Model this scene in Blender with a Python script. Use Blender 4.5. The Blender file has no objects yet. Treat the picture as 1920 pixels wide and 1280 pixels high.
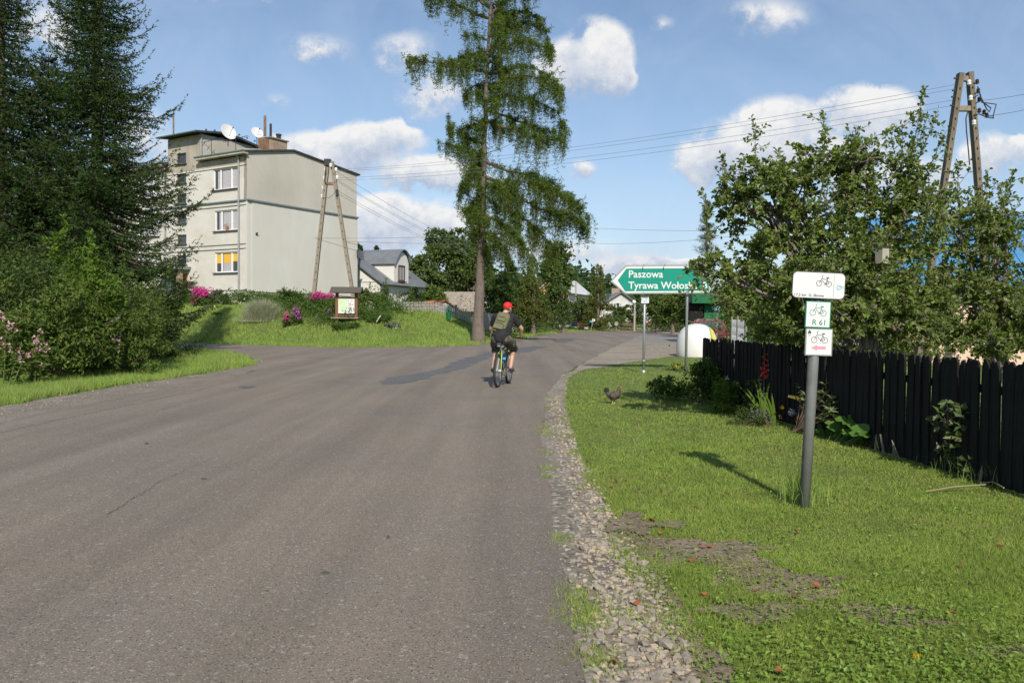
import bpy, math, random
import numpy as np
from mathutils import Vector, Matrix
SC = bpy.context.scene
COL = SC.collection
R = math.radians
# ---------------------------------------------------------------- camera
CAMZ = 1.4
FPX = 1450.0
PITCH, ROLL = 1.778, 0.573
cd = bpy.data.cameras.new('camera'); cam = bpy.data.objects.new('camera', cd); COL.objects.link(cam)
cd.sensor_width = 36.0; cd.lens = 36.0*FPX/1920; cd.clip_start = 0.05; cd.clip_end = 6000
CM = Matrix.Rotation(R(90-PITCH), 3, 'X') @ Matrix.Rotation(R(ROLL), 3, 'Z')
cam.matrix_world = Matrix.Translation((0, 0, CAMZ)) @ CM.to_4x4()
SC.camera = cam
CMN = np.array(CM)
def ray(px, py):
    d = CMN @ np.array([(px-960)/FPX, -(py-640)/FPX, -1.0])
    return d
def P(px, py, Y):                      # the point at distance Y ahead that the photograph shows at px, py
    d = ray(px, py); t = Y/d[1]
    return np.array([d[0]*t, Y, CAMZ+d[2]*t])
def G(px, py, z=0.0):                  # the point of the level z seen at px, py
    d = ray(px, py); t = (z-CAMZ)/d[2]
    return np.array([d[0]*t, d[1]*t, z])
# ---------------------------------------------------------------- exposure, sun, sky
SC.view_settings.view_transform = 'Standard'; SC.view_settings.look = 'None'
SC.view_settings.exposure = 0.1; SC.view_settings.gamma = 1.0
SC.view_settings.use_curve_mapping = False
SUN_EL, SUN_AZ = 37.0, 171.5           # azimuth clockwise from straight ahead
sd = bpy.data.lights.new('sun', 'SUN'); sun = bpy.data.objects.new('sun', sd); COL.objects.link(sun)
sd.energy = 4.6; sd.angle = R(0.53); sd.color = (1.0, 0.93, 0.82)
sdir = Vector((math.sin(R(SUN_AZ))*math.cos(R(SUN_EL)), math.cos(R(SUN_AZ))*math.cos(R(SUN_EL)), math.sin(R(SUN_EL))))
sun.rotation_euler = sdir.to_track_quat('Z', 'Y').to_euler()
SC.cycles.max_bounces = 5; SC.cycles.diffuse_bounces = 3; SC.cycles.glossy_bounces = 2
SC.cycles.transmission_bounces = 3; SC.cycles.transparent_max_bounces = 6
SC.cycles.caustics_reflective = False; SC.cycles.caustics_refractive = False
W = bpy.data.worlds.new('World'); SC.world = W; W.use_nodes = True
wn, wl = W.node_tree.nodes, W.node_tree.links
wn.clear()
def N(tree, t, **kw):
    n = tree.nodes.new(t)
    for k, v in kw.items():
        if k == 'inp':
            for i, x in v.items(): n.inputs[i].default_value = x
        else: setattr(n, k, v)
    return n
WT = W.node_tree
sky = N(WT, 'ShaderNodeTexSky', sky_type='NISHITA', sun_disc=False, sun_elevation=R(SUN_EL), sun_rotation=R(SUN_AZ),
        altitude=400.0, air_density=1.1, dust_density=0.4, ozone_density=2.2)
def wm(op, a, b=None, c=None, clamp=False):
    n = WT.nodes.new('ShaderNodeMath'); n.operation = op; n.use_clamp = clamp
    for i, x in enumerate((a, b, c)):
        if x is None: continue
        if isinstance(x, (int, float)): n.inputs[i].default_value = x
        else: WT.links.new(x, n.inputs[i])
    return n.outputs[0]
tc = N(WT, 'ShaderNodeTexCoord')
sep = N(WT, 'ShaderNodeSeparateXYZ'); wl.new(tc.outputs['Generated'], sep.inputs[0])
ysafe = wm('MAXIMUM', sep.outputs['Y'], 0.08)
u0 = wm('DIVIDE', sep.outputs['X'], ysafe); v0 = wm('DIVIDE', sep.outputs['Z'], ysafe)
cmb = N(WT, 'ShaderNodeCombineXYZ'); wl.new(u0, cmb.inputs[0]); wl.new(v0, cmb.inputs[1])
def wnoise(scale, detail, rough, vec, off=0.0, dist=0.0):
    n = N(WT, 'ShaderNodeTexNoise', inp={'Scale': scale, 'Detail': detail, 'Roughness': rough, 'Distortion': dist})
    if off:
        a = N(WT, 'ShaderNodeVectorMath', operation='ADD', inp={1: (off, off*.7, off*.3)}); wl.new(vec, a.inputs[0]); vec = a.outputs[0]
    wl.new(vec, n.inputs['Vector']); return n.outputs['Fac']
nb_ = wnoise(10.0, 8, 0.6, cmb.outputs[0]); nf_ = wnoise(34.0, 8, 0.68, cmb.outputs[0], 3.1)
wob = wm('MULTIPLY_ADD', nb_, 0.10, -0.05); wob2 = wm('MULTIPLY_ADD', nf_, 0.03, -0.015)
u = wm('ADD', u0, wob2); v = wm('ADD', wm('ADD', v0, wob2), wm('MULTIPLY', wob, 0.35))
BL = [  # px, py, rx, ry, strength
 (1125,105,50,58,1.0),(1085,125,62,46,1.0),(1140,140,42,34,1.0),(1060,150,40,25,.5),
 (640,282,110,32,1.0),(700,262,75,28,1.0),(745,250,36,22,1.0),(575,285,60,26,.9),
 (800,325,78,30,1.0),(850,335,60,24,.8),(720,400,58,34,1.0),(700,435,80,40,1.0),(790,420,110,40,.75),(860,430,60,40,.6),
 (1632,205,78,38,1.0),(1600,225,60,32,.9),(1470,235,75,44,.95),(1420,275,100,46,.85),(1345,300,66,40,.9),(1560,290,120,60,.55),
 (1860,288,50,34,.6),(1915,272,28,22,.8),(1200,498,75,18,.8),(1290,492,30,10,.6),(1092,320,22,16,.6),
 (590,88,62,24,.27),(762,92,50,34,.28),(1440,28,70,36,.27),(820,175,60,40,.27),(90,75,60,70,.4),(262,270,50,60,.5),(520,190,25,14,.2),
 (1245,40,22,12,.18),(1650,330,160,40,.4),(400,-20,160,16,.4),(1000,470,200,20,.35)]
acc = None; sy = None; sw = None
for px, py, rx, ry, s in BL:
    d = ray(px, py); cu, cv = d[0]/d[1], d[2]/d[1]
    a = wm('MULTIPLY', wm('SUBTRACT', u, cu), FPX/(rx*1.5)); b = wm('MULTIPLY', wm('SUBTRACT', v, cv), FPX/(ry*1.45))
    q = wm('SUBTRACT', 1.0, wm('SQRT', wm('ADD', wm('MULTIPLY', a, a), wm('MULTIPLY', b, b))), clamp=True)
    qs = wm('MULTIPLY', q, s)
    acc = qs if acc is None else wm('MAXIMUM', acc, qs)
    sy = wm('MULTIPLY', q, b) if sy is None else wm('MULTIPLY_ADD', q, b, sy)
    sw = q if sw is None else wm('ADD', sw, q)
top = wm('DIVIDE', sy, wm('ADD', sw, 0.05))
front = wm('MULTIPLY', wm('SUBTRACT', sep.outputs['Y'], 0.25), 6.0, clamp=True)
acc = wm('MULTIPLY', acc, front)
# the rest of the sky: scattered clouds of the same kind
ng = wnoise(3.2, 7, 0.6, tc.outputs['Generated'], 7.7)
gen = wm('MULTIPLY', wm('MULTIPLY', wm('SUBTRACT', ng, 0.53), 5.0, clamp=True), wm('SUBTRACT', 1.0, front))
lump = wm('MULTIPLY_ADD', nb_, 1.25, wm('MULTIPLY_ADD', nf_, 0.95, -1.16))
dens = wm('MULTIPLY', wm('ADD', acc, wm('MULTIPLY', lump, wm('MULTIPLY', acc, 3.2, clamp=True))), 3.4, clamp=True)
dens = wm('MULTIPLY', wm('MULTIPLY', dens, dens), wm('SUBTRACT', 3.0, wm('MULTIPLY', dens, 2.0)))
dens = wm('MAXIMUM', dens, gen)
dens = wm('MINIMUM', dens, 0.96)
nc = wnoise(1.7, 5, 0.6, cmb.outputs[0], 11.0, 0.6)
nc2 = wnoise(5.5, 6, 0.65, cmb.outputs[0], 21.0, 1.2)
cirrus = wm('MULTIPLY', wm('SUBTRACT', wm('MULTIPLY_ADD', nc2, 0.35, wm('MULTIPLY', nc, 0.75)), 0.475), 1.9, clamp=True)
hz = wm('SUBTRACT', 1.0, wm('MULTIPLY', wm('ABSOLUTE', sep.outputs['Z']), 5.0), clamp=True)
thin = wm('MINIMUM', wm('ADD', cirrus, wm('MULTIPLY', hz, 0.62)), 0.75)
bright = wm('MULTIPLY_ADD', top, 0.55, wm('MULTIPLY_ADD', nf_, 0.9, wm('MULTIPLY_ADD', nb_, 0.7, -0.32)), clamp=True)
ramp = N(WT, 'ShaderNodeValToRGB'); wl.new(bright, ramp.inputs[0])
ramp.color_ramp.elements[0].color = (0.42, 0.50, 0.64, 1); ramp.color_ramp.elements[0].position = 0.15
ramp.color_ramp.elements[1].color = (0.86, 0.85, 0.84, 1); ramp.color_ramp.elements[1].position = 0.75
SKY_S = 0.118
skyc = N(WT, 'ShaderNodeMix', data_type='RGBA', blend_type='MULTIPLY', inp={0: 1.0}); wl.new(sky.outputs[0], skyc.inputs[6]); skyc.inputs[7].default_value = (SKY_S, SKY_S, SKY_S, 1)
m1 = N(WT, 'ShaderNodeMix', data_type='RGBA'); wl.new(thin, m1.inputs[0]); wl.new(skyc.outputs[2], m1.inputs[6]); m1.inputs[7].default_value = (0.46, 0.575, 0.77, 1)
m2 = N(WT, 'ShaderNodeMix', data_type='RGBA'); wl.new(dens, m2.inputs[0]); wl.new(m1.outputs[2], m2.inputs[6]); wl.new(ramp.outputs[0], m2.inputs[7])
bg = N(WT, 'ShaderNodeBackground', inp={'Strength': 1.0}); wl.new(m2.outputs[2], bg.inputs[0])
wo = N(WT, 'ShaderNodeOutputWorld'); wl.new(bg.outputs[0], wo.inputs[0])
W.cycles.sampling_method = 'MANUAL'; W.cycles.sample_map_resolution = 512

# ---------------------------------------------------------------- materials
MATS = {}
def mat(name, c1, c2=None, scale=5.0, rough=0.8, bump=0.0, bscale=None, metal=0.0, island=None, trans=0.0, spec=0.3,
        detail=4, c3=None, scale3=0.6, f3=0.5, coat=0.0, contrast=1.0, coords='Object', speck=None, stretch=None, isl_amt=1.0, upn=0.0, streak=0.0):
    """procedural material: c1-c2 mixed by noise, c3 by a larger noise; island = colours spread over the loose pieces"""
    m = bpy.data.materials.new(name); m.use_nodes = True; t = m.node_tree; t.nodes.clear()
    L = t.links.new
    out = N(t, 'ShaderNodeOutputMaterial'); b = N(t, 'ShaderNodeBsdfPrincipled')
    b.inputs['Roughness'].default_value = rough; b.inputs['Metallic'].default_value = metal
    b.inputs['Specular IOR Level'].default_value = spec; b.inputs['Coat Weight'].default_value = coat
    tcn = N(t, 'ShaderNodeTexCoord'); vec = tcn.outputs[coords]
    if stretch:
        mp = N(t, 'ShaderNodeMapping'); mp.inputs['Scale'].default_value = stretch; L(vec, mp.inputs[0]); vec = mp.outputs[0]
    col = None
    if island:
        g = N(t, 'ShaderNodeNewGeometry'); rp = N(t, 'ShaderNodeValToRGB'); L(g.outputs['Random Per Island'], rp.inputs[0])
        e = rp.color_ramp.elements
        while len(e) < len(island): e.new(0.5)
        for i, c in enumerate(island): e[i].position = i/max(1, len(island)-1); e[i].color = (*c, 1)
        col = rp.outputs[0]
    n1 = None
    if c2 is not None:
        n1 = N(t, 'ShaderNodeTexNoise', inp={'Scale': scale, 'Detail': detail, 'Roughness': 0.6}); L(vec, n1.inputs['Vector'])
        mr = N(t, 'ShaderNodeMapRange', inp={1: 0.5-0.22/contrast, 2: 0.5+0.22/contrast}); L(n1.outputs['Fac'], mr.inputs[0])
        mx = N(t, 'ShaderNodeMix', data_type='RGBA'); L(mr.outputs[0], mx.inputs[0])
        mx.inputs[6].default_value = (*c1, 1); mx.inputs[7].default_value = (*c2, 1)
        if col is not None:
            m3 = N(t, 'ShaderNodeMix', data_type='RGBA', blend_type='MULTIPLY', inp={0: isl_amt}); L(col, m3.inputs[6]); L(mx.outputs[2], m3.inputs[7]); col = m3.outputs[2]
        else: col = mx.outputs[2]
    if c3 is not None:
        n3 = N(t, 'ShaderNodeTexNoise', inp={'Scale': scale3, 'Detail': 5, 'Roughness': 0.65}); L(vec, n3.inputs['Vector'])
        mr = N(t, 'ShaderNodeMapRange', inp={1: 0.42, 2: 0.62, 3: 0.0, 4: f3}); L(n3.outputs['Fac'], mr.inputs[0])
        mx = N(t, 'ShaderNodeMix', data_type='RGBA'); L(mr.outputs[0], mx.inputs[0])
        if col is None: mx.inputs[6].default_value = (*c1, 1)
        else: L(col, mx.inputs[6])
        mx.inputs[7].default_value = (*c3, 1); col = mx.outputs[2]
    if speck:
        for sc_, th, cc in speck:
            vr = N(t, 'ShaderNodeTexVoronoi', inp={'Scale': sc_}); L(vec, vr.inputs['Vector'])
            sp = N(t, 'ShaderNodeSeparateColor'); L(vr.outputs['Color'], sp.inputs[0])
            ma = N(t, 'ShaderNodeMath', operation='GREATER_THAN', inp={1: th}); L(sp.outputs[0], ma.inputs[0])
            mx = N(t, 'ShaderNodeMix', data_type='RGBA'); L(ma.outputs[0], mx.inputs[0])
            if col is None: mx.inputs[6].default_value = (*c1, 1)
            else: L(col, mx.inputs[6])
            mx.inputs[7].default_value = (*cc, 1); col = mx.outputs[2]
    if streak:
        mp2 = N(t, 'ShaderNodeMapping'); mp2.inputs['Scale'].default_value = (1.5, 0.07, 1); L(tcn.outputs[coords], mp2.inputs[0])
        n4 = N(t, 'ShaderNodeTexNoise', inp={'Scale': 1.0, 'Detail': 5, 'Roughness': 0.62}); L(mp2.outputs[0], n4.inputs['Vector'])
        mr = N(t, 'ShaderNodeMapRange', inp={1: 0.32, 2: 0.68, 3: 1-streak, 4: 1+streak}); L(n4.outputs['Fac'], mr.inputs[0])
        vm = N(t, 'ShaderNodeVectorMath', operation='SCALE'); L(col, vm.inputs[0]); L(mr.outputs[0], vm.inputs['Scale']); col = vm.outputs[0]
    if col is None: b.inputs['Base Color'].default_value = (*c1, 1)
    else: L(col, b.inputs['Base Color'])
    if bump:
        nn = N(t, 'ShaderNodeTexNoise', inp={'Scale': bscale or scale, 'Detail': 5, 'Roughness': 0.7}); L(vec, nn.inputs['Vector'])
        bp = N(t, 'ShaderNodeBump', inp={'Strength': 1.0, 'Distance': bump}); L(nn.outputs['Fac'], bp.inputs['Height']); L(bp.outputs[0], b.inputs['Normal'])
    un = None
    if upn:
        ge = N(t, 'ShaderNodeNewGeometry'); mv = N(t, 'ShaderNodeMix', data_type='VECTOR', inp={0: upn}); L(ge.outputs['Normal'], mv.inputs[4]); mv.inputs[5].default_value = (0, 0, 1)
        nn_ = N(t, 'ShaderNodeVectorMath', operation='NORMALIZE'); L(mv.outputs[1], nn_.inputs[0]); un = nn_.outputs[0]; L(un, b.inputs['Normal'])
    if trans:
        tr = N(t, 'ShaderNodeBsdfTranslucent'); ms = N(t, 'ShaderNodeMixShader', inp={0: trans})
        if col is None: tr.inputs[0].default_value = (*c1, 1)
        else:
            hs = N(t, 'ShaderNodeMix', data_type='RGBA', blend_type='MULTIPLY', inp={0: 1.0}); L(col, hs.inputs[6]); hs.inputs[7].default_value = (1.25, 1.2, 0.55, 1); L(hs.outputs[2], tr.inputs[0])
        L(b.outputs[0], ms.inputs[1]); L(tr.outputs[0], ms.inputs[2]); L(ms.outputs[0], out.inputs[0])
    else: L(b.outputs[0], out.inputs[0])
    MATS[name] = m; return m
def srgb(r, g, b):
    f = lambda c: (c/255/12.92 if c <= 10 else ((c/255+0.055)/1.055)**2.4)
    return (f(r), f(g), f(b))

# ---------------------------------------------------------------- mesh builder
def frame_of(d):
    d = np.asarray(d, float); d = d/np.linalg.norm(d)
    a = np.array([0, 0, 1.0]) if abs(d[2]) < 0.9 else np.array([1.0, 0, 0])
    s = np.cross(d, a); s /= np.linalg.norm(s); return s, np.cross(s, d)
class NB:
    def __init__(self): self.V = []; self.n = 0; self.F = []; self.M = []
    def add(self, V, F, mi=0):
        V = np.asarray(V, float).reshape(-1, 3); 
        if isinstance(F, np.ndarray): self.F.append((F+self.n).astype(np.int32)); self.M.append(np.full(len(F), mi, np.int32))
        else:
            for f in F: self.F.append((np.asarray([f])+self.n).astype(np.int32)); self.M.append(np.full(1, mi, np.int32))
        self.V.append(V); self.n += len(V); return self
    def box(self, c, s, rot=None, mi=0):
        c = np.asarray(c, float); h = np.asarray(s, float)/2
        V = np.array([[x, y, z] for z in (-1, 1) for y in (-1, 1) for x in (-1, 1)])*h
        if rot is not None: V = V @ np.array(rot).T
        return self.add(V+c, np.array([[0,2,3,1],[4,5,7,6],[0,1,5,4],[2,6,7,3],[0,4,6,2],[1,3,7,5]]), mi)
    def bar(self, p, q, w, d=None, mi=0, up=(0,0,1)):
        """square bar from p to q, w wide and d deep"""
        p = np.asarray(p, float); q = np.asarray(q, float); d = w if d is None else d
        a = (q-p)/np.linalg.norm(q-p); up = np.asarray(up, float)
        if abs(a @ up) > .95: up = np.array([0, 1.0, 0])
        s = np.cross(a, up); s /= np.linalg.norm(s); t = np.cross(s, a)
        return self.box((p+q)/2, (w, np.linalg.norm(q-p), d), np.stack([s, a, t], 1), mi)
    def tube(self, pts, r, k=8, mi=0, cap=True):
        pts = np.asarray(pts, float); n = len(pts); r = np.broadcast_to(np.asarray(r, float), (n,))
        T = np.gradient(pts, axis=0); T /= np.linalg.norm(T, axis=1)[:, None]+1e-12
        s, t = frame_of(T[0]); S = [s]
        for i in range(1, n):
            s = S[-1]-T[i]*(S[-1] @ T[i]); s /= np.linalg.norm(s)+1e-12; S.append(s)
        S = np.array(S); Q = np.cross(T, S); a = np.arange(k)/k*2*np.pi
        V = pts[:, None]+r[:, None, None]*(np.cos(a)[None, :, None]*S[:, None]+np.sin(a)[None, :, None]*Q[:, None])
        i = np.arange(n-1)[:, None]*k; j = np.arange(k)[None]; j2 = (j+1) % k
        F = np.stack([i+j, i+j2, i+k+j2, i+k+j], -1).reshape(-1, 4)
        self.add(V.reshape(-1, 3), F, mi)
        if cap:
            b = self.n-n*k
            self.F.append(np.array([np.arange(k)[::-1]+b], np.int32)); self.M.append(np.full(1, mi, np.int32))
            self.F.append(np.array([np.arange(k)+b+(n-1)*k], np.int32)); self.M.append(np.full(1, mi, np.int32))
        return self
    def prism(self, poly, o=(0,0,0), u=(1,0,0), v=(0,1,0), w=(0,0,1), mi=0):
        """flat outline poly (in o + a*u + b*v) pushed along w"""
        poly = np.asarray(poly, float); o, u, v, w = (np.asarray(x, float) for x in (o, u, v, w)); n = len(poly)
        A = o+poly[:, :1]*u+poly[:, 1:2]*v
        if np.cross(u, v) @ w < 0: A = A[::-1]
        x, y = poly[:, 0], poly[:, 1]
        if np.sum(x*np.roll(y, -1)-np.roll(x, -1)*y) < 0: A = A[::-1]
        V = np.concatenate([A, A+w]); i = np.arange(n); j = (i+1) % n
        self.add(V, np.stack([i, j, j+n, i+n], 1), mi)
        b = self.n-2*n
        self.F.append(np.array([i[::-1]+b], np.int32)); self.F.append(np.array([i+n+b], np.int32)); self.M += [np.full(1, mi, np.int32)]*2
        return self
    def face(self, pts, mi=0):
        return self.add(np.asarray(pts, float), np.array([np.arange(len(pts))]), mi)
    def lathe(self, prof, k=16, o=(0,0,0), ax=(0,0,1), mi=0, a0=0.0, a1=2*math.pi, sx=1.0):
        prof = np.asarray(prof, float); n = len(prof); full = abs(a1-a0-2*math.pi) < 1e-6
        kk = k if full else k+1
        a = a0+np.arange(kk)/k*(a1-a0); s, t = frame_of(ax); ax = np.asarray(ax, float); ax = ax/np.linalg.norm(ax)
        V = np.asarray(o, float)+prof[:, None, :1]*(np.cos(a)[None, :, None]*s*sx+np.sin(a)[None, :, None]*t)+prof[:, None, 1:2]*ax
        i = np.arange(n-1)[:, None]*kk; j = np.arange(k)[None]; j2 = (j+1) % kk
        F = np.stack([i+j, i+j2, i+kk+j2, i+kk+j], -1).reshape(-1, 4)
        return self.add(V.reshape(-1, 3), F, mi)
    def ell(self, c, r, k=12, mi=0, rot=None):
        c = np.asarray(c, float); r = np.broadcast_to(np.asarray(r, float), (3,))
        th = np.linspace(0.02, math.pi-0.02, k//2+1); a = np.arange(k)/k*2*np.pi
        V = np.stack([np.sin(th)[:, None]*np.cos(a), np.sin(th)[:, None]*np.sin(a), np.broadcast_to(np.cos(th)[:, None], (len(th), k))], -1).reshape(-1, 3)*r
        if rot is not None: V = V @ np.array(rot).T
        n = len(th); i = np.arange(n-1)[:, None]*k; j = np.arange(k)[None]; j2 = (j+1) % k
        return self.add(V+c, np.stack([i+j, i+k+j, i+k+j2, i+j2], -1).reshape(-1, 4), mi)
    def me(self, name, mats, smooth=False):
        m = bpy.data.meshes.new(name)
        if not isinstance(mats, (list, tuple)): mats = [mats]
        V = np.concatenate(self.V) if self.V else np.zeros((0, 3))
        lt = np.concatenate([np.full(len(f), f.shape[1], np.int32) for f in self.F]); li = np.concatenate([f.ravel() for f in self.F])
        m.vertices.add(len(V)); m.vertices.foreach_set('co', V.astype(np.float32).ravel())
        m.loops.add(len(li)); m.loops.foreach_set('vertex_index', li)
        m.polygons.add(len(lt)); ls = np.concatenate([[0], np.cumsum(lt)[:-1]]).astype(np.int32)
        m.polygons.foreach_set('loop_start', ls); m.polygons.foreach_set('loop_total', lt)
        for x in mats: m.materials.append(MATS[x] if isinstance(x, str) else x)
        m.polygons.foreach_set('material_index', np.concatenate(self.M))
        m.polygons.foreach_set('use_smooth', np.full(len(lt), bool(smooth)))
        m.update(calc_edges=True); return m
    def build(self, name, mats, parent=None, smooth=False, world=False, **tags):
        if world and parent is not None: self.V = [v-np.array(parent_loc(parent)) for v in self.V]
        o = bpy.data.objects.new(name, self.me(name, mats, smooth)); COL.objects.link(o); o.parent = parent
        tag(o, **tags); return o
def parent_loc(p):
    l = np.array(p.location)
    while p.parent: p = p.parent; l = l+np.array(p.location)
    return l
def tag(o, label=None, cat=None, group=None, kind=None):
    if label: o['label'] = label
    if cat: o['category'] = cat
    if group: o['group'] = group
    if kind: o['kind'] = kind
def thing(name, label, cat, loc=(0,0,0), rz=0.0, group=None):
    o = bpy.data.objects.new(name, None); COL.objects.link(o); o.location = [float(x) for x in loc]; o.rotation_euler = (0, 0, rz)
    o.empty_display_size = 0.2; tag(o, label, cat, group); return o
def share(name, me, parent, loc=(0,0,0), rot=(0,0,0), sc=(1,1,1)):
    o = bpy.data.objects.new(name, me); COL.objects.link(o); o.parent = parent; o.location = loc; o.rotation_euler = rot; o.scale = sc; return o
def copy_tree(o, parent=None):
    c = o.copy(); COL.objects.link(c); c.parent = parent
    for ch in list(o.children): copy_tree(ch, c)
    return c
def text_geo(s, size, bold=0.0, align='LEFT', depth=0.0, spacing=1.0, res=3):
    cu = bpy.data.curves.new('t', 'FONT'); cu.body = s; cu.size = size; cu.offset = bold; cu.align_x = align; cu.extrude = depth
    cu.space_character = spacing; cu.resolution_u = res
    o = bpy.data.objects.new('t', cu); COL.objects.link(o); bpy.context.view_layer.update()
    me = bpy.data.meshes.new_from_object(o.evaluated_get(bpy.context.evaluated_depsgraph_get()))
    V = np.empty(len(me.vertices)*3); me.vertices.foreach_get('co', V); F = [list(p.vertices) for p in me.polygons]
    bpy.data.objects.remove(o); bpy.data.curves.remove(cu); bpy.data.meshes.remove(me)
    return V.reshape(-1, 3), F
def put_text(nb, s, size, o, u, v, w, mi=0, **kw):
    V, F = text_geo(s, size, **kw); u, v, w, o = (np.asarray(x, float) for x in (u, v, w, o))
    nb.add(o+V[:, :1]*u+V[:, 1:2]*v+V[:, 2:3]*w, F, mi)
def remeshed(nb, name, m, parent, voxel, smooth_it=4, **tags):
    me = nb.me(name, m); o = bpy.data.objects.new(name, me); COL.objects.link(o)
    a = o.modifiers.new('r', 'REMESH'); a.mode = 'VOXEL'; a.voxel_size = voxel; a.use_smooth_shade = True
    b = o.modifiers.new('s', 'SMOOTH'); b.iterations = smooth_it; b.factor = 0.5
    bpy.context.view_layer.update()
    nm = bpy.data.meshes.new_from_object(o.evaluated_get(bpy.context.evaluated_depsgraph_get()))
    o.modifiers.clear(); o.data = nm
    nm.materials.clear(); nm.materials.append(MATS[m] if isinstance(m, str) else m)
    for p in nm.polygons: p.use_smooth = True
    o.parent = parent; tag(o, **tags); return o
def inside(p, poly):
    x, y = p[:, 0], p[:, 1]; r = np.zeros(len(p), bool); n = len(poly)
    for i in range(n):
        x1, y1 = poly[i][:2]; x2, y2 = poly[(i+1) % n][:2]
        if y1 == y2: continue
        c = ((y1 > y) != (y2 > y)) & (x < (x2-x1)*(y-y1)/(y2-y1)+x1); r ^= c
    return r
def dist_line(p, line):
    d = np.full(len(p), 1e9)
    for i in range(len(line)-1):
        a = np.array(line[i][:2], float); b = np.array(line[i+1][:2], float); ab = b-a
        t = np.clip(((p-a) @ ab)/(ab @ ab), 0, 1); d = np.minimum(d, np.hypot(*(p-a-t[:, None]*ab).T))
    return d
def rough_poly(pts, step, amp, seed, closed=True):
    """subdivide an outline and shake it"""
    rg = np.random.default_rng(seed); out = []; n = len(pts); pts = [np.array(p[:2], float) for p in pts]
    for i in range(n if closed else n-1):
        a, b = pts[i], pts[(i+1) % n]; L = np.linalg.norm(b-a); st = step*max(1, np.linalg.norm(a)/12); k = max(1, int(L/st))
        for j in range(k):
            q = a+(b-a)*j/k; out.append(q+(rg.normal(0, amp*max(1, np.linalg.norm(a)/14), 2) if (j or True) else 0))
    if not closed: out.append(pts[-1])
    return np.array(out)
def sheet(name, outline, z, m, mi=0, kind='structure', zf=None):
    nb = NB(); o = np.column_stack([outline, np.full(len(outline), z)]) 
    from mathutils.geometry import tessellate_polygon
    tr = tessellate_polygon([[Vector(p) for p in o]])
    F = np.array([list(t) for t in tr]); 
    A = o[F]; nz = np.cross(A[:, 1]-A[:, 0], A[:, 2]-A[:, 0])[:, 2]; F[nz < 0] = F[nz < 0][:, ::-1]
    nb.add(o, F, mi); return nb.build(name, m, kind=kind)

# ---------------------------------------------------------------- foliage helpers
def unit(v): return v/(np.linalg.norm(v, axis=-1, keepdims=True)+1e-12)
def rand_dir(rg, n, zb=0.0):
    d = rg.normal(size=(n, 3)); d[:, 2] += zb; return unit(d)
def leaf_quads(nb, Pn, D, Nn, L, Wd, mi=0, fold=0.15):
    n = len(Pn); L = np.broadcast_to(L, (n,))[:, None]; Wd = np.broadcast_to(Wd, (n,))[:, None]
    S = unit(np.cross(D, Nn)); N2 = np.cross(S, D)
    m = Pn+D*L*.45+N2*L*fold
    V = np.stack([Pn, m+S*Wd/2, Pn+D*L, m-S*Wd/2], 1).reshape(-1, 3)
    nb.add(V, np.arange(4*n).reshape(n, 4), mi)
def tris(nb, Pn, D, S, L, Wd, mi=0):
    n = len(Pn); L = np.broadcast_to(L, (n,))[:, None]; Wd = np.broadcast_to(Wd, (n,))[:, None]
    V = np.stack([Pn-S*Wd/2, Pn+S*Wd/2, Pn+D*L], 1).reshape(-1, 3); nb.add(V, np.arange(3*n).reshape(n, 3), mi)
def blades(nb, Pn, h, w, rg, lean=0.45, mi=0):
    n = len(Pn); D = np.column_stack([rg.normal(0, lean, n), rg.normal(0, lean, n), np.ones(n)]); D = unit(D)
    a = rg.uniform(0, np.pi, n); S = np.column_stack([np.cos(a), np.sin(a), np.zeros(n)])
    tris(nb, Pn, D, S, h, w, mi)
# ---------------------------------------------------------------- palette
mat('asphalt', streak=.17, c1=(0.178,0.144,0.110), c2=(0.242,0.200,0.156), scale=110, rough=0.9, bump=0.004, bscale=170, c3=(0.160,0.140,0.118), scale3=0.35, f3=0.55,
    speck=[(170, 0.93, (0.34,0.30,0.26)), (150, 0.93, (0.085,0.074,0.064)), (60, 0.985, (0.30,0.27,0.23))], detail=6, contrast=1.6)
mat('asphalt_old', (0.215,0.205,0.19), (0.26,0.245,0.225), scale=30, rough=0.95, bump=0.003, bscale=120, c3=(0.17,0.165,0.155), scale3=0.5, speck=[(70, 0.92, (0.36,0.33,0.3))])
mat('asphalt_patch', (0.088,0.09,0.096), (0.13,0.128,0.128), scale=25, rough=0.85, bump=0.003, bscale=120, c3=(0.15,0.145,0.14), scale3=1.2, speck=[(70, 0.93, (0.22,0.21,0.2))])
mat('crack_fill', (0.10,0.085,0.07), rough=0.7)
mat('gravel', (0.27,0.225,0.17), (0.36,0.31,0.24), scale=14, rough=0.95, bump=0.02, bscale=40, c3=(0.17,0.145,0.11), scale3=1.3, f3=0.8,
    speck=[(34, 0.85, (0.44,0.41,0.36)), (42, 0.86, (0.14,0.12,0.1))], detail=8, contrast=1.5)
mat('sand_track', (0.27,0.225,0.17), (0.36,0.31,0.245), scale=2.5, rough=0.95, bump=0.02, bscale=18, c3=(0.19,0.155,0.115), scale3=0.35, f3=0.8, stretch=(1,3,1), speck=[(18, 0.9, (0.42,0.38,0.32))])
mat('soil', (0.23,0.17,0.11), (0.33,0.255,0.18), scale=9, rough=0.95, bump=0.03, bscale=30, c3=(0.16,0.13,0.07), scale3=3.0, f3=0.7, speck=[(60, 0.9, (0.34,0.29,0.22)), (50, .9, (.08,.06,.04))])
mat('ground', (0.11,0.17,0.035), (0.16,0.21,0.05), scale=3, rough=1, bump=0.05, bscale=12, c3=(0.10,0.085,0.045), scale3=0.4, f3=0.5)
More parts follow.
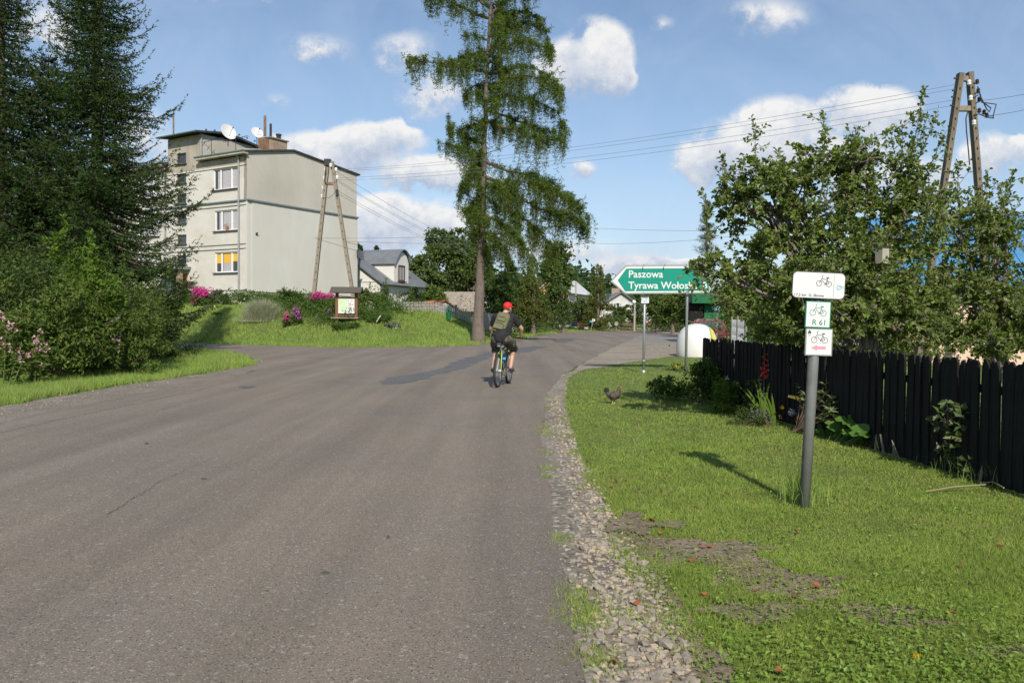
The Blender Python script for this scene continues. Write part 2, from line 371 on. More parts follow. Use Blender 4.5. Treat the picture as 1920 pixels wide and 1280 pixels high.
mat('stone', (0.33,0.28,0.22), (0.46,0.405,0.33), scale=9, rough=0.9, bump=0.004, bscale=60, island=[(0.72,0.64,0.55),(1,0.97,0.9),(0.8,0.8,0.8),(1.15,1.0,0.82)])
mat('lawn', upn=0.62, c1=(0.62,0.62,0.6), c2=(1.15,1.1,1.0), scale=1.6, rough=0.6, spec=0.25, trans=0.30, c3=(0.30,0.30,0.10), scale3=0.9, f3=0.30, contrast=0.9,
    island=[(0.14,0.26,0.028),(0.22,0.38,0.045),(0.29,0.45,0.065),(0.37,0.49,0.10),(0.24,0.40,0.05),(0.50,0.50,0.20),(0.11,0.21,0.025)])
mat('clover', (0.15,0.25,0.04), (0.21,0.31,0.06), scale=8, rough=0.5, trans=0.3, island=[(0.8,0.8,0.8),(1.1,1.1,1.0),(1.2,1.05,0.9)])
mat('dry_leaf', (0.36,0.07,0.02), rough=0.7, island=[(0.35,0.08,0.03),(0.25,0.09,0.04),(0.42,0.1,0.03)])
mat('tall_grass', upn=0.42, c1=(0.75,0.75,0.75), c2=(1.15,1.1,1.0), scale=1.1, rough=0.6, spec=0.25, trans=0.32, c3=(0.30,0.30,0.08), scale3=0.5, f3=0.22,
    island=[(0.10,0.19,0.032),(0.17,0.30,0.05),(0.24,0.36,0.075),(0.38,0.43,0.14)])
mat('dry_grass', (0.36,0.31,0.16), (0.45,0.4,0.24), scale=5, rough=0.7, trans=0.2, island=[(0.7,0.7,0.7),(1,1,1)])

# ---------------------------------------------------------------- the lie of the land
EDGE_FAR = [np.array([-70., 62.]), np.array([-34., 46.])]+[G(*p)[:2] for p in ((338,643),(460,647),(617,651.5),(713,651.5),(826,650),(899,646),(924,643),(965,637),(1003,630),(1050,622.5),(1103,617),(1137,615),(1203,613.6))]+[np.array([60., 150.]), np.array([140., 190.])]
BANKP = [tuple(p) for p in EDGE_FAR]+[(140, 900), (-900, 900), (-900, 62)]
def ss(x): x = np.clip(x, 0, 1); return x*x*(3-2*x)
def H(x, y):
    p = np.column_stack([np.ravel(x), np.ravel(y)]).astype(float)
    ins = inside(p, BANKP); d = dist_line(p, EDGE_FAR)
    hm = np.interp(p[:, 0]-0.10*(p[:, 1]-45), [-14, -9.6, -2, 6, 16], [2.25, 1.5, 1.72, 1.05, 0.5])
    h = np.where(ins, hm*(0.62*ss((d-0.6)/np.interp(p[:, 0], [-13, -6], [9.5, 5.2]))+0.38*ss((d-0.6)/4.6)), 0)
    nz = 0.05*np.sin(p[:, 0]*1.3+2*np.sin(p[:, 1]*.7))*np.where(ins, ss(d/3), 0)
    far = np.hypot(p[:, 0], p[:, 1]-0)
    ang = p[:, 0]/np.maximum(p[:, 1], 1)
    hill = np.interp(ang, [-1.2, -.5, -.1, .03, .08, .11, .15, .25, .5, 1.0], [12, 10, 11, 17, 21, 17, 10, 8, 8, 10])*ss((far-210)/240)
    hill = hill*(p[:, 1] > 0)+14*ss((far-260)/300)*(p[:, 1] <= 0)
    return h+nz+hill
def Hz(x, y): return float(H([x], [y])[0])
def steps(a, b, fine0, fine1, s, S): 
    mid = np.arange(fine0, fine1+1e-6, s); k = 1.12
    up = [fine1]; d = s
    while up[-1] < b: d *= k; up.append(up[-1]+min(d, S))
    dn = [fine0]; d = s
    while dn[-1] > a: d *= k; dn.append(dn[-1]-min(d, S))
    return np.concatenate([dn[::-1], mid[1:-1], up])
gx = steps(-2500, 2500, -30, 14, 0.6, 60); gy = steps(-1500, 2800, 28, 66, 0.6, 60)
XX, YY = np.meshgrid(gx, gy); ZZ = H(XX, YY).reshape(XX.shape)
nb = NB(); nxx = len(gx); i = np.arange(len(gy)-1)[:, None]*nxx; j = np.arange(nxx-1)[None]
nb.add(np.stack([XX, YY, ZZ-0.004], -1).reshape(-1, 3), np.stack([i+j, i+j+1, i+j+1+nxx, i+j+nxx], -1).reshape(-1, 4))
nb.build('ground', 'ground', smooth=True, kind='structure')

# ---------------------------------------------------------------- roads and verges
R_EDGE = [(0.25, -12), (0.26, 0)]+[tuple(G(*p)[:2]) for p in ((1095,1280),(1075,1170),(1045,1010),(1027,900),(1016,800),(1022,742),(1055,702),(1110,672),(1172,641),(1205,627),(1283,619.5),(1420,619))]
L_EDGE = [(-6.6, -12), (-6.5, 0)]+[tuple(G(*p)[:2]) for p in ((0,793),(156,759),(286,735),(443,707),(484,692),(474,674),(443,662),(385,654),(338,652))]+[(-32, 41), (-70, 57)]
FAR = [tuple(p) for p in EDGE_FAR[:-1]]
FARR = FAR[::1]
outl = R_EDGE + [(64, 132)] + FAR[::-1][:] + L_EDGE[::-1]
road_o = rough_poly(outl, 0.35, 0.018, 3)
sheet('road', road_o, 0.012, 'asphalt')
SHO = R_EDGE[0:10]
grass_edge = [G(*p)[:2] for p in ((1285,1290),(1255,1192),(1235,1114),(1195,1067),(1150,985),(1130,958),(1100,892),(1077,857),(1067,815),(1058,780),(1054,745),(1060,708))]
sho_out = [(p[0]-.1, p[1]) for p in R_EDGE[:9]]+[G(1100,690)[:2]]+[q+np.array([.06, 0]) for q in grass_edge[::-1]]+[(0.95, 1.5), (1.0, -12)]
sheet('gravel_shoulder_ground', rough_poly(sho_out, 0.15, 0.02, 5), 0.004, 'gravel').name = 'gravel_shoulder'
shoulder = bpy.data.objects['gravel_shoulder']
gra = [G(1062,705)[:2], G(1110,668)[:2], G(1172,638)[:2], G(1205,625)[:2], G(1283,617)[:2], (75, 98), (75, 30), (12, 27), (9, 24.5), G(1270,667)[:2], G(1200,677)[:2], G(1100,693)[:2]]
sheet('gravel_yard', rough_poly(gra, 0.4, 0.03, 6), 0.0058, 'sand_track')
sheet('side_road', rough_poly([G(1168,643)[:2], G(1207,627.5)[:2], G(1270,628)[:2], (60, 72), (60, 49), G(1270,642)[:2]], 0.5, 0.03, 8), 0.008, 'asphalt_old')
lgr = [(-7.9, -12), (-7.7, 4), G(0,763)[:2], G(234,722)[:2], G(365,703)[:2], G(484,684)[:2], G(520,680)[:2], G(480,693)[:2], (-6.15, 17), (-6.4, 9.8), (-6.4, -12)]
mat('gravel_fine', (0.20,0.17,0.135), (0.28,0.24,0.195), scale=30, rough=.95, bump=.012, bscale=60, c3=(0.15,0.125,0.09), scale3=1.1, f3=.6, speck=[(60,.9,(0.36,0.32,0.27)),(70,.9,(0.10,0.085,0.07))], detail=8)
sheet('gravel_verge', rough_poly(lgr, 0.25, 0.03, 7), 0.004, 'gravel_fine')
# worn crumbling edge of the asphalt: a chewed darker lip
def strip(name, line, w, z, m, seed, jit=.3):
    rg = np.random.default_rng(seed); line = rough_poly(line, 0.12, 0.012, seed, closed=False)
    T = np.gradient(line, axis=0); T = T/np.linalg.norm(T, axis=1)[:, None]; S = np.column_stack([-T[:, 1], T[:, 0]])
    ww = w*(1+rg.uniform(-jit, jit, len(line)))[:, None]
    nb = NB(); n = len(line); V = np.concatenate([np.column_stack([line+S*ww/2, np.full(n, z)]), np.column_stack([line-S*ww/2, np.full(n, z)])])
    i = np.arange(n-1); nb.add(V, np.stack([i+n, i+n+1, i+1, i], 1)); return nb.build(name, m, kind='structure')
# dark repair patches in the road (outlines as they lie on the asphalt)
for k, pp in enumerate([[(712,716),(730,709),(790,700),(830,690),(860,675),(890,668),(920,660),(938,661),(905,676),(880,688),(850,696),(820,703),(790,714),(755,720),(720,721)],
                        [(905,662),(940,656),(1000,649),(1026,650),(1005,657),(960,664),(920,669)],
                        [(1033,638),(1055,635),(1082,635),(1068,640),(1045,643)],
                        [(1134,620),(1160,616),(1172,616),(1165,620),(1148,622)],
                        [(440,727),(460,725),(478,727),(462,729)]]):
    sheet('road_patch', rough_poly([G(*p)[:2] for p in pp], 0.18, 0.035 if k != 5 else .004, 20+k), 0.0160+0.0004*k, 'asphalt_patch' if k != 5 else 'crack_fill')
# cracks along the driving lanes and the pale seam on the left
rg = np.random.default_rng(12)
strip('road_seam', [(-6.05, 2), (-5.95, 9), (-5.75, 14), G(443,712)[:2]], 0.05, 0.0145, 'gravel_fine', 31)
for k, (a, b, w) in enumerate([((205,967),(300,905),.006),((300,905),(400,858),.003),((760,750),(700,775),.004),((640,690),(830,662),.03),((840,678),(870,682),.03)]):
    pa, pb = G(*a)[:2], G(*b)[:2]; n = 40; t = np.linspace(0, 1, n)[:, None]
    ln = pa+(pb-pa)*t+np.cumsum(rg.normal(0, .012*np.linalg.norm(pb-pa)/3, (n, 2)), 0)*np.sin(t*np.pi)
    strip('road_crack', [tuple(q) for q in ln], w, (0.0152 if k not in (3, 4) else .0182)+.0002*k, 'asphalt_old' if k in (3, 4) else 'crack_fill', 40+k, .6)
for k, (px, py, rx, ry, m_) in enumerate([(610,1077,7,3,'crack_fill'),(868,1236,10,5,'asphalt_old'),(250,828,9,3,'asphalt_old'),(275,833,4,2,'crack_fill'),(382,900,5,2,'crack_fill'),(728,1010,3,3,'crack_fill'),(465,726,14,2,'asphalt_patch'),(500,1112,4,1,'crack_fill'),(180,1240,40,10,'asphalt_old'),(980,930,16,5,'asphalt_old'),(660,860,30,5,'asphalt_old'),(120,880,60,7,'asphalt_patch')][:8]):
    c = G(px, py)[:2]; a = G(px+rx, py)[:2]-c; b = G(px, py-ry)[:2]-G(px, py+ry)[:2]; ang = np.linspace(0, 2*np.pi, 13)[:-1]; rr = 1+np.random.default_rng(90+k).normal(0, .2, 12)
    sheet('road_stain', c+np.outer(np.cos(ang)*rr, a)+np.outer(np.sin(ang)*rr, b/2), 0.0135+.0002*k, m_)
# bare soil in the right-hand lawn
SOIL = []
for k, (px, py, rx, ry) in enumerate([(1225,1035,40,26),(1310,1030,120,20),(1380,1085,60,16),(1235,1125,42,40),(1330,1255,50,35),(1500,1105,90,26),(1420,1150,100,20),(1640,1150,90,16),(1700,1172,80,12),(1890,1228,80,12),(1180,985,40,22),(1250,985,40,8),(1430,775,30,12)]):
    c = G(px, py)[:2]; a = G(px+rx, py)[:2]-c; b = G(px, py-ry)[:2]-G(px, py+ry)[:2]; ang = np.linspace(0, 2*np.pi, 91)[:-1]
    rg = np.random.default_rng(60+k); rr = .95+.20*np.sin(ang*3+k)+.13*np.sin(ang*7+2*k)+.08*np.sin(ang*13+k)+rg.normal(0, .09, 90)
    o = c+np.outer(np.cos(ang)*rr, a)+np.outer(np.sin(ang)*rr, b/2); SOIL.append(o)
    sheet('soil_patch', o, 0.008+0.0008*k, 'soil')

o = rough_poly([G(*p)[:2] for p in ((1148,972),(1185,988),(1225,1008),(1290,1015),(1420,1040),(1505,1088),(1470,1118),(1400,1085),(1310,1058),(1248,1066),(1262,1110),(1300,1160),(1330,1225),(1385,1290),(1270,1292),(1240,1190),(1222,1114),(1180,1060))], .04, .013, 99)
SOIL.insert(0, o); sheet('soil_strip', o, 0.0075, 'soil')
# ---------------------------------------------------------------- stones of the shoulder
rg = np.random.default_rng(5)
def stone_mesh(seed):
    bm_rg = np.random.default_rng(seed); nb = NB()
    import bmesh
    bm = bmesh.new(); bmesh.ops.create_icosphere(bm, subdivisions=1, radius=0.5)
    V = np.array([v.co for v in bm.verts]); F = np.array([[v.index for v in f.verts] for f in bm.faces]); bm.free()
    for _ in range(5):
        d = unit(bm_rg.normal(size=3)); k = bm_rg.uniform(.22, .4); s = V @ d; V = V-np.outer(np.maximum(s-k, 0), d)
    V *= bm_rg.uniform([.8, .6, .38], [1.25, .95, .62]); V += bm_rg.normal(0, .02, V.shape)
    nb.add(V, F); return nb
protos = [stone_mesh(s).me('stone', 'stone') for s in range(14)]
shp = [tuple(p) for p in sho_out]
def shoulder_pts(n, y0, y1):
    q = np.column_stack([rg.uniform(.2, 2.6, n*6), 1/rg.uniform(1/y1, 1/y0, n*6)]); q = q[inside(q, shp)]
    c = np.interp(q[:, 1], [2, 3, 4.5, 6, 9, 13], [.62, .66, .62, .70, .62, .75]); w = np.interp(q[:, 1], [2, 4, 6, 10, 14], [.30, .28, .22, .14, .12])
    keep = np.abs(q[:, 0]-c)/w < rg.uniform(.2, 1.25, len(q))
    return q[keep][:n]
q = shoulder_pts(290, 2.6, 4.9)
for x, y in q:
    s = rg.choice([.035, .05, .065, .085], p=[.35, .35, .2, .1])*rg.uniform(.8, 1.25)
    share('stone', protos[rg.integers(14)], shoulder, (x, y, .004+s*.12), (rg.uniform(-.4, .4), rg.uniform(-.4, .4), rg.uniform(0, 6.3)), (s,)*3)
def stone_stuff(name, q, smin, smax, seed):
    rg = np.random.default_rng(seed); nb = NB(); src = [stone_mesh(s) for s in range(14)]
    src = [(np.concatenate(s.V), s.F[0]) for s in src]
    for x, y in q:
        V, F = src[rg.integers(14)]; s = rg.uniform(smin, smax)*(1+.06*y); a = rg.uniform(0, 6.28); c, sn = math.cos(a), math.sin(a)
        nb.add((V*s) @ np.array([[c, sn, 0], [-sn, c, 0], [0, 0, 1]])+[x, y, .004+s*.1], F)
    return nb
nb = stone_stuff('', shoulder_pts(2600, 2.6, 14), .012, .036, 9)
o = nb.build('gravel', 'stone', shoulder, kind='stuff')
q = np.column_stack([rg.uniform(-7.7, -6.9, 900), 1/rg.uniform(1/21, 1/8, 900)])
stone_stuff('', q[:450], .008, .02, 10).build('gravel', 'stone', bpy.data.objects['gravel_verge'], kind='stuff')
q = np.column_stack([rg.uniform(1, 9, 3000), rg.uniform(17, 40, 3000)]); q = q[inside(q, [tuple(p) for p in gra])]
stone_stuff('', q[:260], .010, .02, 11).build('gravel', 'stone', bpy.data.objects['gravel_yard'], kind='stuff')
q = np.column_stack([rg.uniform(-6, .2, 700), 1/rg.uniform(1/14, 1/2.6, 700)]); q[:350, 0] = .24-np.abs(rg.normal(0, .35, 350)); stone_stuff('', q, .004, .009, 12).build('grit', 'stone', bpy.data.objects['road'], kind='stuff').location.z = .009
gs = [G(rg.uniform(1160,1560), rg.uniform(985,1280))[:2] for _ in range(900)]; gs = np.array([g for g in gs if inside(np.array([g]), [tuple(v) for v in o_soil])[0]]) if False else np.array(gs)
m_ = np.zeros(len(gs), bool)
for so in SOIL[:9]: m_ |= inside(gs, [tuple(v) for v in so])
stone_stuff('', gs[m_], .005, .016, 14).build('gravel', 'stone', bpy.data.objects['soil_strip'], kind='stuff')
big = thing('field_stone', 'largest pale stone in the gravel at the lawn edge', 'stone', (*G(1250,1215)[:2], .005))
share('stone', protos[3], big, (0, 0, .02), (0, 0, .4), (.11,)*3).name = 'boulder'
# ---------------------------------------------------------------- materials of the buildings
mat('render_front', (0.60,0.57,0.515), (0.66,0.63,0.57), scale=2.2, rough=0.95, bump=0.004, bscale=60, c3=(0.53,0.485,0.415), scale3=0.35, f3=0.6, stretch=(1,1,2.2))
mat('render_dingy', (0.40,0.355,0.295), (0.47,0.42,0.35), scale=2.0, rough=0.95, bump=0.004, bscale=60, c3=(0.30,0.265,0.21), scale3=0.7, f3=0.7, stretch=(1,1,.6))
mat('render_gable', (0.47,0.445,0.385), (0.54,0.51,0.445), scale=1.1, rough=0.95, bump=0.005, bscale=50, c3=(0.38,0.35,0.285), scale3=0.28, f3=0.6, stretch=(1,1,.45))
mat('render_gable_low', (0.575,0.565,0.515), (0.62,0.61,0.56), scale=0.9, rough=0.95, bump=0.003, bscale=60, c3=(0.52,0.49,0.42), scale3=0.2, stretch=(1,1,.4))
mat('flashing', (0.20,0.24,0.255), (0.26,0.30,0.31), scale=3, rough=0.55, metal=0.3)
mat('roof_felt', (0.03,0.032,0.033), (0.06,0.062,0.06), scale=2, rough=0.85)
mat('green_flash', (0.08,0.14,0.115), (0.13,0.19,0.16), scale=4, rough=0.6)
mat('white_paint', (0.76,0.76,0.74), (0.82,0.82,0.8), scale=6, rough=0.6)
mat('white_wall', (0.66,0.65,0.61), (0.74,0.73,0.69), scale=1.3, rough=0.9, bump=0.003, bscale=40, c3=(0.56,0.55,0.5), scale3=0.4, f3=0.5)
mat('dirty_white', (0.50,0.50,0.48), (0.62,0.61,0.58), scale=3, rough=0.9, c3=(0.38,0.37,0.34), scale3=0.9, f3=0.7, stretch=(1,1,.5))
mat('glass', (0.035,0.045,0.05), rough=0.06, spec=0.8)
mat('net_curtain', (0.55,0.53,0.55), (0.32,0.30,0.33), scale=16, rough=0.9, stretch=(1,1,.5))
mat('yellow_blind', (0.72,0.42,0.05), (0.78,0.47,0.08), scale=5, rough=0.7)
mat('drape', (0.42,0.40,0.38), rough=0.9)
mat('sill_dark', (0.12,0.10,0.09), rough=0.6)
mat('downpipe', (0.34,0.345,0.34), (0.42,0.42,0.41), scale=6, rough=0.5, metal=0.4)
mat('rust', (0.17,0.085,0.05), (0.30,0.20,0.13), scale=6, rough=0.9, c3=(0.12,0.06,0.04), scale3=2)
mat('chimney_brick', (0.30,0.22,0.16), (0.38,0.31,0.24), scale=5, rough=0.95, c3=(0.2,0.1,0.06), scale3=1.5)
mat('dark_metal', (0.045,0.045,0.045), rough=0.6, metal=0.4)
mat('door_wood', (0.12,0.055,0.03), (0.17,0.08,0.04), scale=6, rough=0.7)
mat('dish_white', (0.66,0.66,0.64), rough=0.5)
mat('dish_grey', (0.10,0.105,0.115), rough=0.6)
mat('zinc_roof', (0.205,0.22,0.235), (0.27,0.285,0.30), scale=2.5, rough=0.45, metal=0.35, c3=(0.17,0.18,0.19), scale3=0.5)
mat('pale_roof', (0.5,0.5,0.49), (0.6,0.6,0.58), scale=1, rough=.6)
mat('brown_frame', (0.10,0.055,0.04), rough=0.6)
mat('orange_tile', (0.46,0.14,0.055), (0.56,0.19,0.08), scale=4, rough=0.85)
mat('shingle', (0.23,0.20,0.16), (0.32,0.285,0.235), scale=4, rough=0.95, island=[(0.75,0.75,0.75),(1,1,1),(1.2,1.15,1.1)])
mat('grey_wood', (0.32,0.29,0.245), (0.43,0.40,0.345), scale=7, rough=0.95, stretch=(4,4,.6))
mat('blue_roof', (0.07,0.22,0.40), (0.10,0.27,0.46), scale=2, rough=0.45)
mat('peach_wall', (0.70,0.50,0.38), (0.76,0.56,0.43), scale=2, rough=0.9)
mat('green_paint', (0.006,0.115,0.045), (0.010,0.14,0.055), scale=3, rough=0.5)
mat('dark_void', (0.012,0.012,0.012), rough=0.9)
mat('concrete', (0.21,0.175,0.13), (0.29,0.25,0.19), scale=6, rough=0.95, bump=0.004, bscale=40, c3=(0.25,0.23,0.19), scale3=1.2, f3=0.6)
mat('old_wood', (0.20,0.16,0.12), (0.30,0.25,0.20), scale=5, rough=0.95, stretch=(6,6,.5), bump=0.004, bscale=30)
mat('porcelain', (0.75,0.75,0.73), rough=0.3)
mat('porcelain_brown', (0.06,0.03,0.02), rough=0.3)
mat('pole_concrete', (0.155,0.125,0.09), (0.21,0.175,0.13), scale=6, rough=.95, bump=.004, bscale=40, c3=(.11,.09,.07), scale3=2, f3=.5)
mat('wire', (0.30,0.32,0.35), rough=0.5, metal=0.6)
mat('orange_wall', (0.52,0.24,0.13), (0.6,0.3,0.17), scale=3, rough=0.9)

def Bld(name, label, cat, corner, az, zbase, group=None):
    """root at a building's near corner; local x along the front (to the left), local y along the gable (away)"""
    return thing(name, label, cat, (corner[0], corner[1], zbase), az, group)
# ---------------------------------------------------------------- apartment block
C0 = P(463, 560, 51.8); GU = np.array([.525, .851]); FV = np.array([-.851, .525])
ZB = 2.2
# local frame: x = GU (along gable), y = FV (along the front, leftwards)
blk = thing('apartment_block', 'cream three storey apartment block with a blank gable and rooftop dishes', 'building', (C0[0], C0[1], 0), math.atan2(GU[1], GU[0]))
def wall_holes(nb, L0, L1, z0, z1, holes, depth, mi=0, plane='y'):
    """wall in local x=0 plane running along y, outside towards -x, holes with reveals of depth"""
    ys = sorted(set([L0, L1]+[h[0] for h in holes]+[h[1] for h in holes])); zs = sorted(set([z0, z1]+[h[2] for h in holes]+[h[3] for h in holes]))
    for a, b in zip(ys[:-1], ys[1:]):
        for c, d in zip(zs[:-1], zs[1:]):
            my, mz = (a+b)/2, (c+d)/2
            if any(h[0] < my < h[1] and h[2] < mz < h[3] for h in holes): continue
            nb.face([(0, a, c), (0, a, d), (0, b, d), (0, b, c)], mi)
    for a, b, c, d in holes:
        nb.face([(0, a, c), (depth, a, c), (depth, a, d), (0, a, d)], mi); nb.face([(0, b, c), (0, b, d), (depth, b, d), (depth, b, c)], mi)
        nb.face([(0, a, c), (0, b, c), (depth, b, c), (depth, a, c)], mi); nb.face([(0, a, d), (depth, a, d), (depth, b, d), (0, b, d)], mi)
LF = 19.0; D = 10.5
WINS = [(0.92,3.45,9.92,11.36),(0.95,3.3,7.12,8.51),(0.95,3.3,4.27,5.66)]
stair = [(6.42,7.5,12.08,12.84),(6.42,7.5,10.70,11.39),(6.42,7.5,9.25,9.92),(6.42,7.5,7.87,8.55),(6.42,7.5,6.40,7.06),(6.42,7.5,4.95,5.6)]
left_w = [(9.6,12.2,z,z+1.42) for z in (9.92,7.10,4.27)]+[(14.2,16.8,z,z+1.42) for z in (9.92,7.10,4.27)]
door = (6.3,8.2,2.2,4.3)
nb = NB()
wall_holes(nb, 0, 4.9, ZB, 11.5, WINS, .16, 0); wall_holes(nb, 4.9, 8.5, ZB, 11.5, [stair[1]]+stair[2:]+[door], .2, 0)
wall_holes(nb, 8.5, LF, ZB, 11.5, left_w, .16, 0)
nb.build('front_wall', 'render_front', blk)
nb = NB(); wall_holes(nb, 0, 4.9, 11.5, 12.0, [], .1); wall_holes(nb, 8.5, LF, 11.5, 12.0, [], .1); wall_holes(nb, 4.9, 8.5, 11.5, 13.95, [stair[0]], .2)
nb.build('attic_wall', 'render_dingy', blk)
# gable walls: upper part proud by nothing, lower insulated part thicker
nb = NB(); nb.prism([(0,9.05),(D,9.05),(D,12.4),(4.0,13.05),(0,12.45)], (0,-.001,0), (1,0,0), (0,0,1), (0,.3,0)); nb.build('upper_gable_wall', 'render_gable', blk)
nb = NB(); nb.prism([(0.35,2.98),(D+.02,2.9),(D+.02,9.03),(0.35,9.03)], (0,-.10,0), (1,0,0), (0,0,1), (0,.3,0)); nb.box((.16,.10,6.0), (.36,.30,6.1)); nb.build('lower_gable_wall', 'render_gable_low', blk)
nb = NB(); nb.box((D/2,.06,2.4), (D-.1,.2,1.1)); nb.build('plinth', 'render_gable', blk)
nb = NB(); nb.box((D/2,-.13,9.06), (D+.14,.16,.10)); nb.box((-.05,LF/2,9.06), (.12,LF,.09)); nb.build('drip_flashing', 'flashing', blk)
nb = NB()
for z in (8.74, 6.14, 5.84, 3.05): nb.box((-.018, LF/2, z), (.03, LF-.1, .045))
for z in (11.38,): nb.box((-.018, LF/2, z), (.03, LF-.1, .03))
nb.build('facade_joint', 'sill_dark', blk)
nb = NB(); nb.box((D-.15, LF/2, 7.2), (.3, LF, 10)); nb.box((D/2, LF-.15, 7.2), (D, .3, 10)); nb.build('back_wall', 'render_gable', blk)
# roofs
nb = NB(); nb.prism([(-.35,12.28),(4.0,13.12),(D+.25,12.47),(D+.25,12.35),(4.0,13.0),(-.35,12.12)], (0,-.14,0), (1,0,0), (0,0,1), (0,5.0,0)); nb.prism([(-.35,12.28),(4.0,13.12),(D+.25,12.47),(D+.25,12.35),(4.0,13.0),(-.35,12.12)], (0,8.4,0), (1,0,0), (0,0,1), (0,LF-8.2,0)); nb.build('roof', 'roof_felt', blk)
nb = NB(); nb.box((-.25,2.35,12.1), (.42,5.1,.1)); nb.box((-.25,13.9,12.1), (.42,10.6,.1)); nb.build('cornice', 'render_dingy', blk)
nb = NB(); nb.tube([(-.43,-.2,12.22),(-.43,4.9,12.24)], .075, 8); nb.tube([(-.43,8.5,12.24),(-.43,LF,12.24)], .075, 8); nb.build('gutter', 'green_flash', blk)
nb = NB(); nb.box((3.6,4.95,13.0), (7.1,.12,2.0)); nb.box((3.6,8.45,13.0), (7.1,.12,2.0)); nb.box((7.1,6.7,13.0), (.12,3.4,2.0)); nb.build('stair_tower_wall', 'render_gable', blk)
nb = NB(); nb.prism([(-.6,13.95),(-.6,14.08),(2.2,14.5),(7.6,13.6),(7.6,13.47),(2.2,14.35)], (0,4.55,0), (1,0,0), (0,0,1), (0,4.35,0)); nb.build('stair_tower_roof', 'roof_felt', blk)
nb = NB(); nb.tube([(-.66,4.6,14.0),(-.66,8.9,14.0)], .06, 8)
for k in range(9): nb.box((.3+k*.7, 4.6, 14.28+.1*min(k,3)-.08*max(0,k-3)), (.1,.1,.12))
nb.build('stair_tower_gutter', 'green_flash', blk, kind='stuff')
for yy, zt in ((.72, 12.2), (8.75, 12.2)):
    nb = NB(); nb.tube([(-.4,yy,12.2),(-.1,yy,11.9),(-.09,yy,ZB)], .055, 8)
    for z in (11, 8.7, 6, 3.6): nb.tube([(-.09,yy,z-.04),(-.09,yy,z+.04)], .07, 8)
    nb.build('downpipe', 'downpipe', blk)
nb = NB(); nb.tube([(.1,4.86,13.9),(.1,4.86,12.5)], .05, 8); nb.build('downpipe', 'downpipe', blk)
def block_window(y0, y1, z0, z1, kind, big=True):
    nb = NB(); x = .11; f = .075
    for a, b, c, d in ((y0,y1,z0,z0+f),(y0,y1,z1-f,z1),(y0,y0+f,z0,z1),(y1-f,y1,z0,z1)): nb.box((x,(a+b)/2,(c+d)/2), (.08,b-a-.004,d-c))
    if big:
        for yy in (y0+(y1-y0)*.28, y0+(y1-y0)*.72): nb.box((x-.005,yy,(z0+z1)/2), (.07,.13,z1-z0-2*f))
    w = nb.build('window', 'white_paint' if big else 'sill_dark', blk)
    nb = NB(); nb.box((x+.03,(y0+y1)/2,(z0+z1)/2), (.012,y1-y0-.05,z1-z0-.05)); nb.build('pane', 'glass', w)
    nb = NB(); nb.box((-.03,(y0+y1)/2,z0-.03), (.22,y1-y0+.22,.045)); nb.build('sill', 'sill_dark', w)
    if kind:
        nb = NB()
        # curtains hang just behind clear glass: pleated sheets shown through it
        segs = {'net': [(y0+.08,y0+(y1-y0)*.26,z0+.08,z1-.08),(y0+(y1-y0)*.34,y0+(y1-y0)*.66,z0+.08,z1-.08),(y0+(y1-y0)*.78,y1-.35,z0+.08,z1-.08)],
                'blind': [(y0+.08,y0+(y1-y0)*.26,z0+.75,z1-.08),(y0+(y1-y0)*.34,y0+(y1-y0)*.66,z0+.65,z1-.08),(y0+(y1-y0)*.76,y1-.1,z0+.65,z1-.08)]}[kind]
        for a, b, c, d in segs:
            n = 12; yy = np.linspace(a, b, n); xx = x+.018-.004*np.cos(np.arange(n)*2.2)
            V = np.array([[xx[i], yy[i], zz] for zz in (c, d) for i in range(n)]); i = np.arange(n-1); nb.add(V, np.stack([i, i+1, i+1+n, i+n], 1))
        nb.build('blind' if kind == 'blind' else 'curtain', 'yellow_blind' if kind == 'blind' else 'net_curtain', w)
        if kind == 'blind':
            nb = NB(); yy = np.linspace(y0+(y1-y0)*.34, y0+(y1-y0)*.66, 12); V = np.array([[x+.016, a, zz] for zz in (z0+.08, z0+.64) for a in yy]); i = np.arange(11); nb.add(V, np.stack([i, i+1, i+13, i+12], 1)); nb.build('curtain', 'net_curtain', w)
    return w
block_window(*WINS[0], 'net'); w2 = block_window(*WINS[1], 'net'); block_window(*WINS[2], 'blind')
for s in stair: block_window(*s, None, False)
for s in left_w: block_window(*s, 'net')
nb = NB(); nb.lathe([(.001,0),(.07,0),(.10,.14),(.001,.14)], 10, (.0,2.0,7.13)); nb.build('flower_pot', 'orange_tile', None, world=False)
pot = bpy.data.objects['flower_pot']; pot.parent = None
Rb = Matrix.Rotation(math.atan2(GU[1], GU[0]), 4, 'Z'); 
def loc(v): w_ = Rb @ Vector(v); return (w_.x+C0[0], w_.y+C0[1], w_.z)
rg = np.random.default_rng(77); pf = NB(); Pn = rg.normal(0, .10, (60, 3))+[.0, 2.0, 7.36]; leaf_quads(pf, Pn, rand_dir(rg, 60), rand_dir(rg, 60), .08, .06); mat('geranium', (0.5,0.09,0.04), rough=.6, island=[(0.5,0.08,0.04),(0.08,0.16,0.03),(0.6,0.16,0.08)])
pf.build('flowers', 'geranium', pot, kind='stuff'); pot.matrix_world = Matrix.Translation((C0[0], C0[1], 0)) @ Rb
tag(pot, 'terracotta pot of red geraniums on the sill of the middle window', 'plant pot')
